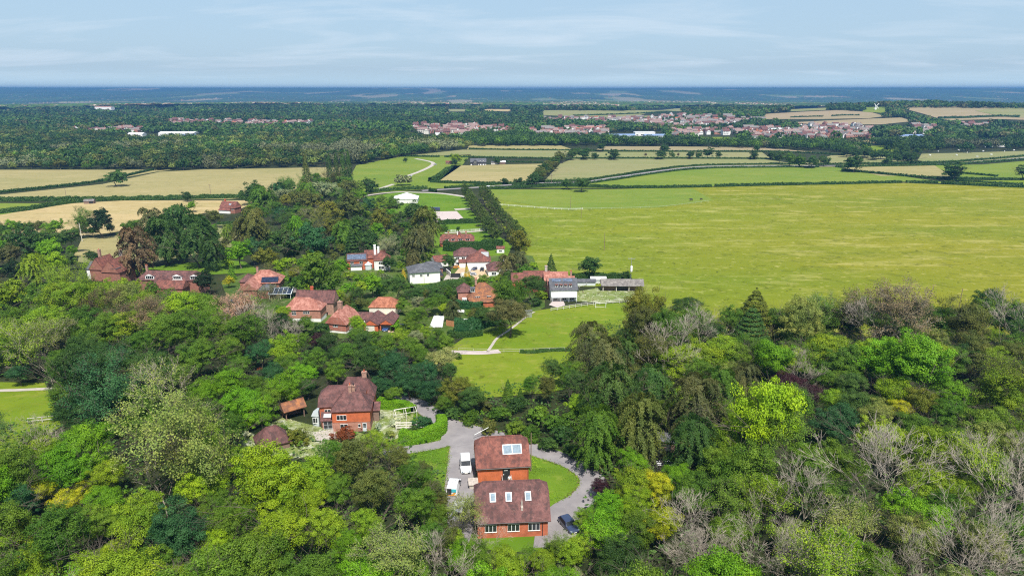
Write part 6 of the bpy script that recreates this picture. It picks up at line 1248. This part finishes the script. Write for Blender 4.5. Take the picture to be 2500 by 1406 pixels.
nfill4 = fill(MIDW, lambda u, v, rd: rd.choice(['dark2', 'mid', 'mid2', 'bright', 'gold', 'bright2', 'olive']), 2.8, 4.6, .5, 450, 800, 16, lambda u, v: (['round'], [1]), .60, .30, .7)
VILL = [(560, 700), (640, 690), (850, 640), (1000, 600), (1080, 610), (1300, 640), (1330, 690), (1330, 760), (1230, 800), (1110, 815), (960, 850), (900, 820), (800, 835), (690, 800)]
nfill5 = fill(VILL, lambda u, v, rd: rd.choice(['dark2', 'mid', 'mid2', 'bright', 'lime2', 'bright2', 'olive', 'grey', 'dark']), 1.6, 3.6, .5, 600, 850, 17, lambda u, v: (['round', 'shrub'], [1, 1.4]), 50 / 90, .30, .12, 'garden trees and shrubs of the village')
print('filled', nfill, nfill2, nfill3, nfill4, nfill5)
# brambles and saplings that cover the wood floor
rg = np.random.default_rng(3)
def scatterleaves(n, x0, x1, y0, y1, size, zmax, seed, cols, test):
    rg = np.random.default_rng(seed)
    x = rg.uniform(x0, x1, n); y = rg.uniform(y0, y1, n); z = H(x, y); uu, vv, _ = proj(x, y, z)
    k = test(uu, vv); x, y, z = x[k], y[k], z[k]
    hgt = zmax * vnoise(x / 3., y / 3., seed) ** 1.3
    P = np.column_stack([x, y, z + hgt * rg.uniform(.5, 1, len(x))]); V, Q = leafquads(P, np.tile([0, 0, 1.], (len(x), 1)), size, 1., rg)
    cc = np.array([COL[c] for c in cols])[(vnoise(x / 5., y / 5., seed + 1) * len(cols) * .999).astype(int)] * rg.uniform(.7, 1.3, (len(x), 1))
    return V, Q, cc
def inwood(uu, vv):
    k = pip(uu, vv, [(-400, 690)] + WOOD[1:-2] + [(3200, 800), (3600, 2600), (-900, 2600)])
    for P_ in CLEAR + [[(1080, 1230), (1165, 1230), (1165, 1370), (1075, 1370)], [(1190, 1320), (1340, 1300), (1345, 1235), (1425, 1235), (1425, 1370), (1190, 1370)]]: k &= ~pip(uu, vv, P_)
    return k
V, Q, cc = scatterleaves(150000, -190, 260, 38, 260, .34, 2.6, 8, ['mid', 'dark2', 'dark', 'dark2', 'mid'], inwood)
tag(link('undergrowth', npmesh('undergrowth', V, Q, [LEAFC], col=cc)), 'tangled brambles and saplings on the floor of the woods', 'undergrowth', kind='stuff')
V, Q, cc = scatterleaves(60000, -60, -8, 96, 165, .10, .35, 18, ['white', 'pale', 'white', 'mid2'], lambda a, b: pip(a, b, FIELDS[30][1]) & (vnoise(a / 14., b / 9., 2) > .38))
tag(link('daisies', npmesh('daisies', V, Q, [LEAFC], col=cc)), 'white flowering weeds in long grass round the tall-chimneyed house', 'flowers', kind='stuff')
V, Q, cc = scatterleaves(9000, 20, 110, 200, 290, .24, .8, 19, ['white', 'pale', 'brown', 'mid2', 'bright2'], lambda a, b: pip(a, b, FIELDS[31][1]))
tag(link('flower_garden', npmesh('flower_garden', V, Q, [LEAFC], col=cc)), 'pale wild planting in the garden left of the grey-roofed stable', 'flowers', kind='stuff')
V, Q, cc = scatterleaves(70000, -26, 26, 84, 126, .10, .20, 20, ['bright2', 'mid2', 'lime2'], lambda a, b: pip(a, b, [(1295, 1112), (1385, 1135), (1415, 1165), (1418, 1195), (1390, 1215), (1345, 1222), (1290, 1190)]) | pip(a, b, [(1005, 1102), (1100, 1090), (1104, 1120), (1090, 1140), (1060, 1160), (1000, 1150)]))
tag(link('long_grass', npmesh('long_grass', V, Q, [LEAFC], col=cc)), 'rough grass on the two lawns inside the looping lane', 'grass', kind='stuff')

vp = []
for pts_, wd_ in (([(960, 972), (1015, 985), (1040, 1000), (1085, 1030), (1150, 1050), (1230, 1071), (1310, 1100), (1385, 1125), (1435, 1155), (1447, 1185), (1420, 1220), (1380, 1243)], 4.3), ([(1120, 1066), (1085, 1082), (1040, 1092), (985, 1100), (930, 1106)], 3.0), ([(1105, 1040), (1128, 1075), (1128, 1120), (1125, 1180), (1118, 1260)], 4.7)):
    W_ = spline([at(*p) for p in pts_], 14); rdv = random.Random(12)
    for a, b in zip(W_, W_[1:]):
        d = (b - a); ln = d.length; d = d / max(ln, 1e-6); sd_ = Vector((-d.y, d.x, 0))
        for k in range(int(ln * 34)):
            q_ = a + d * rdv.uniform(0, ln) + sd_ * rdv.choice([-1, 1]) * (wd_ / 2 + rdv.gauss(.12, .22)); vp.append((q_.x, q_.y))
vp = np.array(vp); uu, vv, _ = proj(vp[:, 0], vp[:, 1], H(vp[:, 0], vp[:, 1])); kk = ~(pip(uu, vv, [(1085, 1028), (1150, 1048), (1190, 1062), (1152, 1085), (1105, 1092), (1075, 1082)]) | pip(uu, vv, [(1110, 1060), (1150, 1060), (1148, 1330), (1095, 1330), (1110, 1200)])); vp = vp[kk]
rg = np.random.default_rng(6); V, Q = leafquads(np.column_stack([vp, H(vp[:, 0], vp[:, 1]) + .12]), np.tile([0, 0, 1.], (len(vp), 1)), .13, 1., rg)
tag(link('verge_grass', npmesh('verge_grass', V, Q, [LEAFC], col=np.array([COL[c] for c in ('mid2', 'pale', 'bright2', 'brown')])[rg.integers(0, 4, len(vp))])), 'ragged grass and leaf litter along the edges of the looping lane', 'grass', kind='stuff')

# ------------------------------------------------------------------ the left wood and the tree belts, nearest ones singly
FARW = [(-120, 412), (-120, 325), (0, 320), (350, 345), (520, 345), (760, 335), (960, 330), (1130, 352), (1145, 362), (1060, 372), (960, 385), (880, 402), (700, 408), (440, 416), (200, 414)]
BELT = [(1140, 358), (1150, 330), (1300, 338), (1480, 345), (1640, 345), (1700, 352), (1800, 352), (2000, 350), (2110, 358), (2120, 380), (1990, 366), (1900, 364), (1700, 358), (1470, 356)]
BELT2 = [(2120, 350), (2300, 345), (2500, 340), (2620, 340), (2620, 362), (2500, 362), (2300, 364), (2200, 372)]
def belt(region, n, rmin, rmax, cols, seed, kinds=('round',)):
    rd = random.Random(seed); us = [p[0] for p in region]; vs = [p[1] for p in region]; out = []; tries = 0
    while len(out) < n and tries < n * 60:
        tries += 1; u, v = rd.uniform(min(us), max(us)), rd.uniform(min(vs), max(vs))
        if not bool(pip(u, v, region)): continue
        P = at(u, v); 
        if any((P - q).length < (rmin + rmax) * .68 for q in out): continue
        out.append(P)
        r = rd.uniform(rmin, rmax); uu, vv, _ = proj(P.x, P.y, P.z + r * 1.5)
        k = rd.choice(kinds); c = rd.choice(cols); rt_, _, _ = tree(0, 0, 0, k, c, '-', 'trees along the far wood edge', P=P, r=r, lod='f'); AUTO.append((rt_, DESC[c] + ' ' + KD[k], uu, vv))
    return out
belt([(-120, 414), (-120, 396), (200, 398), (440, 400), (700, 392), (860, 388), (960, 372), (1080, 360), (1145, 358), (1060, 374), (960, 387), (880, 404), (700, 410), (440, 417), (200, 415)], 130, 5.0, 8.0, ['dark', 'dark2', 'dark', 'olive', 'pale', 'olive'], 1)
belt([(1140, 358), (1140, 350), (1480, 352), (1800, 356), (1990, 358), (2110, 368), (2120, 381), (1990, 368), (1900, 365), (1700, 359), (1470, 357)], 70, 5.5, 8.5, ['dark', 'dark', 'dark2', 'mid'], 2)
belt([(2120, 360), (2280, 356), (2400, 350), (2620, 346), (2620, 364), (2400, 370), (2260, 375), (2180, 378)], 30, 4.5, 7, ['dark', 'dark', 'dark2'], 3)

class Clumps:
    """many rough crowns in one mesh, for woods nobody could count"""
    def __init__(s): s.V = []; s.Q = []; s.C = []; s.n = 0
    def add(s, x, y, r, col, seed, nl, ls, squash=.8, zoff=None):
        rg = np.random.default_rng(seed); k = len(x)
        d = rdir(k * nl, rg, -.6).reshape(k, nl, 3); lobes = rdir(k * 7, rg, -.45).reshape(k, 7, 3) * .55
        which = rg.integers(0, 7, (k, nl)); base = np.take_along_axis(lobes, which[:, :, None], 1)
        P = base + d * rg.uniform(.34, .50, (k, nl, 1)); P[:, :, 2] *= squash
        z = H(x, y) + (r * .62 if zoff is None else zoff)
        P = P * r[:, None, None] * 1.0 + np.stack([x, y, z], 1)[:, None, :]
        Nn = (d + base).reshape(-1, 3); V, Q = leafquads(P.reshape(-1, 3), Nn, 1., 1., rg)
        ctr = P.reshape(-1, 3)[:, None, :]; V = (V.reshape(-1, 4, 3) - ctr) * (np.repeat(r, nl)[:, None, None] * ls) + ctr
        s.V.append(V.reshape(-1, 3)); s.Q.append(Q + s.n); s.n += len(V) * 4
        cl = np.repeat(col, nl, 0) * rg.uniform(.85, 1.15, (k * nl, 1)) * (1 + .22 * (hash2(which.ravel() * 1., np.repeat(np.arange(k), nl) * 1., 3) - .5))[:, None]; s.C.append(cl)
    def build(s, name, label, cat):
        return tag(link(name, npmesh(name, np.concatenate(s.V), np.concatenate(s.Q), [LEAFC], col=np.concatenate(s.C))), label, cat, kind='stuff')
def colpick(names, n, rg): return np.array([COL[c] for c in names])[rg.integers(0, len(names), n)]
def worldpts(region, spacing, seed, jit=.45):
    W = [at(*p) for p in region]; x0, x1 = min(p.x for p in W), max(p.x for p in W); y0, y1 = min(p.y for p in W), max(p.y for p in W)
    gx, gy = np.meshgrid(np.arange(x0, x1, spacing), np.arange(y0, y1, spacing)); rg = np.random.default_rng(seed)
    x = (gx + rg.uniform(-jit, jit, gx.shape) * spacing).ravel(); y = (gy + rg.uniform(-jit, jit, gx.shape) * spacing).ravel()
    u, v, _ = proj(x, y, H(x, y)); k = pip(u, v, region) & (u > -150) & (u < 2650); return x[k], y[k], u[k], v[k]
c_ = Clumps()
FARCLEAR = [[(305, 330), (360, 325), (500, 330), (510, 345), (300, 340)], [(1480, 326), (1620, 320), (1625, 345), (1480, 345)], [(2210, 330), (2260, 328), (2260, 345), (2200, 345)], [(1695, 330), (1800, 330), (1810, 350), (1700, 350)], [(2040, 340), (2290, 340), (2290, 350), (2040, 350)], [(2370, 342), (2460, 342), (2460, 362), (2360, 352)], [(2465, 332), (2620, 330), (2620, 344), (2465, 344)], [(1830, 372), (1830, 360), (1850, 372)]]
for reg, sp, sd, cols in ((FARW, 12.5, 1, ['dark', 'dark2', 'dark', 'mid', 'olive', 'olive', 'pale', 'dark']), (BELT, 12, 2, ['dark', 'dark2', 'dark', 'mid']), (BELT2, 10, 3, ['dark', 'dark2', 'dark', 'mid'])):
    x, y, u, v = worldpts(reg, sp, sd); k = np.ones(len(x), bool)
    for P_ in FARCLEAR: k &= ~pip(u, v, P_)
    x, y = x[k], y[k]; rg = np.random.default_rng(sd); r = rg.uniform(6.4, 10.2, len(x)) * (.75 + .5 * vnoise(x / 60, y / 60, 5))
    col = colpick(cols, len(x), rg); pc = (vnoise(x / 45., y / 90., 9) > .66)[:, None] & (y < 1000)[:, None]; col = np.where(pc, np.array(COL['grey']) * .75, col)
    print('belt', len(x)); col = col * (.50 + .75 * vnoise(x / 130., y / 190., 44))[:, None]; c_.add(x, y, r, col, sd, 260, .115)
c_.build('far_wood', 'dense mixed wood beyond the tan fields and the tree belts below the town', 'wood')

# ------------------------------------------------------------------ the distant town
TOWNS = [[(990, 312), (1130, 306), (1250, 318), (1240, 332), (1160, 338), (1040, 328)], [(1290, 318), (1480, 312), (1490, 335), (1380, 338), (1290, 330)], [(1310, 290), (1560, 288), (1660, 282), (1830, 290), (1860, 298), (1760, 312), (1640, 318), (1480, 304), (1330, 302)], [(1830, 318), (1900, 312), (1960, 330), (1960, 342), (1830, 344)], [(1940, 308), (2090, 306), (2135, 322), (2130, 342), (1970, 344)], [(1640, 322), (1830, 318), (1825, 338), (1650, 340)], [(2340, 305), (2420, 308), (2420, 318), (2340, 316)], [(175, 322), (350, 316), (352, 328), (180, 330)], [(410, 296), (760, 300), (760, 311), (410, 314)], [(2250, 308), (2290, 312), (2270, 328), (2180, 326)]]
HM = []
def townmesh(w_, d_, h_, rh, hip, wm, rm):
    q = MB(); q.box(-w_ / 2, w_ / 2, -d_ / 2, d_ / 2, 0, h_, 0); e = hip; W2, D2 = w_ / 2 + .4, d_ / 2 + .4
    a, b, c, d = (-W2, -D2, h_), (W2, -D2, h_), (W2, D2, h_), (-W2, D2, h_); r0, r1 = (-W2 + e, 0, h_ + rh), (W2 - e, 0, h_ + rh)
    q.poly([a, b, r1, r0], 1); q.poly([c, d, r0, r1], 1); q.poly([d, a, r0], 1 if e else 0); q.poly([b, c, r1], 1 if e else 0)
    for i in range(int(w_ // 3)):
        x = -w_ / 2 + 1.6 + i * 3
        for zz in ((.9, 2.1), (3.4, 4.5)):
            if zz[1] < h_: q.box(x - .7, x + .7, -d_ / 2 - .05, -d_ / 2 + .02, zz[0], zz[1], 2)
    q.box(w_ / 2 - 1.6, w_ / 2 - .8, -.4, .4, h_, h_ + rh + .9, 3); return q.mesh('house', [wm, rm, M['glass'], M['pot']])
SPECS = [(11, 8, 5.2, 3, 0, 'white', 'tile_brown', 'white walled house with brown roof'), (10, 8, 5.2, 3.2, 3, 'brick_p', 'tile_dusty', 'pink brick house'), (16, 8, 5.2, 2.8, 0, 'cream', 'tile_dusty', 'cream terrace with red roof'), (9, 8, 5.2, 3.4, 0, 'brick_p', 'tile_brown', 'red brick house with red roof'), (12, 8, 5.2, 2.8, 2.6, 'white', 'shingle', 'white house with grey roof'), (18, 8, 5.4, 3, 0, 'brick_p', 'shingle', 'long brick terrace with grey roof'), (10, 7, 2.8, 2.6, 0, 'white', 'tile_orange', 'white bungalow with orange roof')]
for s_ in SPECS: HM.append((townmesh(*s_[:5], M[s_[5]], M[s_[6]]), s_[7]))
rd = random.Random(4); occ = []; nh = 0
tot = 286
areas = []
for reg in TOWNS:
    W = [at(*p) for p in reg]; areas.append(sum(abs(reg[i][0] * reg[(i + 1) % len(reg)][1] - reg[(i + 1) % len(reg)][0] * reg[i][1]) * 0 for i in range(1)) + (max(p[0] for p in reg) - min(p[0] for p in reg)) * (max(p[1] for p in reg) - min(p[1] for p in reg)))
for reg, ar in zip(TOWNS, areas):
    n = int(tot * ar / sum(areas)) + 2; t_ = 0; k = 0; a0 = rd.uniform(-.3, .3)
    while k < n and t_ < n * 40 and nh < 296:
        t_ += 1; u, v = rd.uniform(min(p[0] for p in reg), max(p[0] for p in reg)), rd.uniform(min(p[1] for p in reg), max(p[1] for p in reg))
        if not bool(pip(u, v, reg)) or any(bool(pip(u, v, q)) for q in FARCLEAR): continue
        P = at(u, v)
        if any((P - q).length < 17 for q in occ): continue
        occ.append(P); me, ds = rd.choice(HM if u > 1300 else HM[:4] + HM[6:]); o = link('town_house', me, None, P, a0 + rd.choice([0, 0, 0, math.pi / 2]) + rd.uniform(-.15, .15)); k += 1; nh += 1
        sc0 = rd.uniform(1.0, 1.25); o.scale = (sc0, sc0, sc0 * 1.1); tag(o, None, 'house', 'houses of the distant town'); AUTO.append((o, ds, u, v))
print('houses', nh)
tm = MB(); t_ = 0; k2 = 0; TM = ['white', 'brick_p', 'cream', 'tile_brown', 'tile_dusty', 'shingle', 'roofw']
while k2 < 420 and t_ < 9000:
    t_ += 1; reg = rd.choices(TOWNS, areas)[0]; u, v = rd.uniform(min(p[0] for p in reg), max(p[0] for p in reg)), rd.uniform(min(p[1] for p in reg), max(p[1] for p in reg))
    if not bool(pip(u, v, reg)) or any(bool(pip(u, v, q)) for q in FARCLEAR): continue
    P = at(u, v)
    if any((P - q).length < 12.5 for q in occ): continue
    occ.append(P); k2 += 1; wm_, rm_ = rd.choice([0, 0, 1, 2]), rd.choice([3, 4, 4, 5, 3]); w_, d_, h_ = rd.uniform(4, 6.5), 3.6, rd.uniform(4.4, 5.6)
    if rd.random() < .3: w_, d_ = d_, w_
    x, y, z = P; tm.box(x - w_, x + w_, y - d_, y + d_, z - .5, z + h_, wm_); a, b, c, d = (x - w_ - .3, y - d_ - .3, z + h_), (x + w_ + .3, y - d_ - .3, z + h_), (x + w_ + .3, y + d_ + .3, z + h_), (x - w_ - .3, y + d_ + .3, z + h_)
    if w_ > d_: r0, r1 = (x - w_ - .3, y, z + h_ + 3), (x + w_ + .3, y, z + h_ + 3); tm.poly([a, b, r1, r0], rm_); tm.poly([c, d, r0, r1], rm_); tm.poly([d, a, r0], wm_); tm.poly([b, c, r1], wm_)
    else: r0, r1 = (x, y - d_ - .3, z + h_ + 3), (x, y + d_ + .3, z + h_ + 3); tm.poly([b, c, r1, r0], rm_); tm.poly([d, a, r0, r1], rm_); tm.poly([a, b, r0], wm_); tm.poly([c, d, r1], wm_)
tag(tm.build('town_houses', [M[k] for k in TM]), 'the smaller houses packed between the others in the distant town', 'houses', kind='stuff')
for u_, v_2, ww, dd_, hh, rm, lb, nm in ((430, 333, 62, 22, 6, 'roofw', 'long pale industrial sheds with white roofs beyond the left wood', 'industrial_shed'), (330, 334, 26, 14, 5, 'roofw', 'smaller pale shed to the left of the long industrial roofs', 'industrial_shed'), (455, 338, 30, 14, 5, 'roofb', 'low blue grey shed in front of the long industrial roofs', 'industrial_shed'),
                                      (1575, 332, 36, 18, 7, 'roofw', 'tall white flat topped block of the distant school', 'school_block'), (1520, 337, 44, 18, 4.5, 'roofb', 'low blue grey flat roofed school wing', 'school_block'), (1600, 338, 36, 16, 5, 'roofb', 'blue roofed school hall right of the white block', 'school_block'), (1450, 318, 40, 12, 5, 'tile_pink', 'long pink roofed block left of the distant school', 'school_block'),
                                      (2225, 339, 40, 16, 5, 'roofb', 'blue roofed hall among trees below the far village', 'hall'), (1905, 322, 34, 14, 5, 'roofw', 'white flat roofed block above the pink terraces', 'school_block'), (252, 270, 60, 24, 14, 'tile_pink', 'large pinkish mansion rising far out over the left woods', 'mansion'), (1407, 262, 40, 20, 9, 'roofw', 'far white building on the wooded rise', 'mansion'), (1232, 256, 60, 20, 8, 'roofw', 'far white works building below the blue ridge', 'mansion'), (1567, 252, 40, 20, 9, 'white', 'tiny white building near the blue ridge', 'mansion')):
    rt, s = house(nm, u_, v_2, lb, rnd.uniform(-4, 4), nm.replace('_', ' ')); block(rt, -ww / 2, ww / 2, 0, dd_, hh, 'gable' if rm != 'roofw' or hh < 7 else 'flat', 2.5 if rm != 'roofw' or hh < 7 else .5, M['white'] if 'blue' not in lb else M['greyf'], M[rm], ridge=False)
    for i in range(int(ww // 8)): window(rt, -ww / 2 + 4 + i * 8, 1.2, 3.5, 1.8, 0, 3)

# crowns standing between the far houses and over the countryside beyond
OPEN = [P for k, P, off in FIELDS[32:]] + FARCLEAR
c_ = Clumps()
for lo, hi, sp, nl, ls, sd, dens_t, dens in ((1130, 2100, 13.5, 70, .26, 21, .62, .97), (2100, 3400, 16, 34, .40, 22, .4, .93)):
    n_ = int(2 * hi / sp); gx, gy = np.meshgrid(np.arange(-hi * .86, hi * .86, sp), np.arange(lo, hi, sp)); rg = np.random.default_rng(sd)
    x = (gx + rg.uniform(-.45, .45, gx.shape) * sp).ravel(); y = (gy + rg.uniform(-.45, .45, gx.shape) * sp).ravel()
    u, v, _ = proj(x, y, H(x, y)); k = (u > -130) & (u < 2630)
    hp = 15. * F / np.maximum(y, 100)
    for P_ in OPEN: k &= ~(pip(u, v, P_) | pip(u, v - hp * .8, P_) | pip(u, v - hp * .4, P_))
    for P_ in [FARW, BELT, BELT2]: k &= ~pip(u, v, P_)
    k &= v < 352
    intown = np.zeros(len(x), bool)
    for P_ in TOWNS: intown |= pip(u, v, P_)
    pr_ = np.where(intown, dens_t, dens * (vnoise(x / 170., y / 320., 12) < .80)); k &= rg.uniform(0, 1, len(x)) < pr_
    if occ and lo < 2000:
        ox = np.array([p.x for p in occ]); oy = np.array([p.y for p in occ]); xs, ys = x[k], y[k]; ok_ = np.ones(len(xs), bool)
        for a_, b_ in zip(ox, oy): ok_ &= ~((np.abs(xs - a_) < 6.5) & (ys - b_ > -11) & (ys - b_ < 5))
        idx = np.where(k)[0]; k = np.zeros(len(x), bool); k[idx[ok_]] = True
    x, y = x[k], y[k]; it = intown[k]; r = rg.uniform(6.0, 10.5, len(x)) * np.where(it, .60, 1.) * (.7 + .6 * vnoise(x / 80, y / 110, 6)); print('clumps', len(x))
    c_.add(x, y, r, colpick(['dark', 'dark', 'dark2', 'dark2', 'olived', 'mid', 'dark'], len(x), rg) * (.55 + .75 * vnoise(x / 150., y / 260., 45))[:, None], sd, nl, ls)
c_.build('distant_trees', 'countless dark trees around and beyond the distant town', 'trees')

# canopy of the far weald, out to the ridge
na, nr = 1150, 520
a_ = np.radians(np.linspace(-41.5, 41.5, na)); r_ = 3150 * np.exp(np.linspace(0, math.log(15500 / 3150), nr))
A_, R_ = np.meshgrid(a_, r_); X = R_ * np.sin(A_); Y = R_ * np.cos(A_); s0 = 15.
def cells(X, Y, s):
    best = np.full(X.shape, -1.); cv = np.zeros(X.shape)
    xi, yi = np.floor(X / s), np.floor(Y / s)
    for i in (-1, 0, 1):
        for j in (-1, 0, 1):
            cx, cy_ = xi + i, yi + j; px = (cx + .15 + .7 * hash2(cx, cy_, 1)) * s; py = (cy_ + .15 + .7 * hash2(cx, cy_, 2)) * s; hh = hash2(cx, cy_, 3)
            q = 9 + 6 * hh + 5 * np.sqrt(np.clip(1 - ((X - px) ** 2 + (Y - py) ** 2) / (s * .85) ** 2, 0, 1)) - 4
            m_ = q > best; best = np.where(m_, q, best); cv = np.where(m_, hash2(cx, cy_, 7), cv)
    return best, cv
hgt, cv = cells(X, Y, s0)
fn = vnoise(X / 420., Y / 1500., 31) * .6 + vnoise(X / 150., Y / 700., 32) * .4
field_ = (fn > .63) & (vnoise(X / 1500., Y / 1900., 33) > .30)
Zc = H(X, Y) + np.where(field_, .25, hgt + 5 * vnoise(X / 90., Y / 140., 35)) 
cols = np.array([COL['dark'], COL['dark2'], COL['olived'], COL['mid'], COL['dark']])[(cv * 4.99).astype(int)] * (.7 + .6 * vnoise(X / 300., Y / 700., 36))[..., None]
fc = np.array([(.36, .33, .18), (.22, .28, .10), (.42, .36, .24)])[(hash2(np.floor(X / 420), np.floor(Y / 1500), 5) * 2.99).astype(int)]
cols = np.where(field_[..., None], fc, cols)
tn = (vnoise(X / 300., Y / 500., 41) > .54) & (Y < 6500) & (X > -2600) & (X < 1500) & (hash2(np.floor(X / 11), np.floor(Y / 14), 9) > .62) | ((hash2(np.floor(X / 14), np.floor(Y / 30), 19) > .985) & (Y < 9000))
cols = np.where(tn[..., None], np.where((hash2(np.floor(X / 11), np.floor(Y / 14), 4) > .5)[..., None], np.array([.55, .50, .46]), np.array([.36, .20, .16])), cols)
o = link('distant_weald', npmesh('distant_weald', np.stack([X, Y, Zc], -1).reshape(-1, 3), gridq(nr, na), [LEAFC], col=cols.reshape(-1, 3)))
tag(o, 'far wooded country with pale fields and scattered roofs out to the blue ridge', 'woodland', kind='stuff')

autolabels()

# ------------------------------------------------------------------ the air
hm = bpy.data.materials.new('air'); hm.use_nodes = True; t = hm.node_tree; t.nodes.remove(t.nodes['Principled BSDF'])
pv = t.nodes.new('ShaderNodeVolumePrincipled'); pv.inputs['Color'].default_value = (.13, .34, .70, 1); pv.inputs['Density'].default_value = 1.3e-4; pv.inputs['Anisotropy'].default_value = .15
t.links.new(pv.outputs[0], t.nodes['Material Output'].inputs['Volume'])
q = MB(); q.box(-16500, 16500, -60, 16800, -62, 110.5); o = q.build('haze', hm); o['kind'] = 'stuff'; tag(o, 'thin blue summer haze lying over the whole landscape', 'haze')
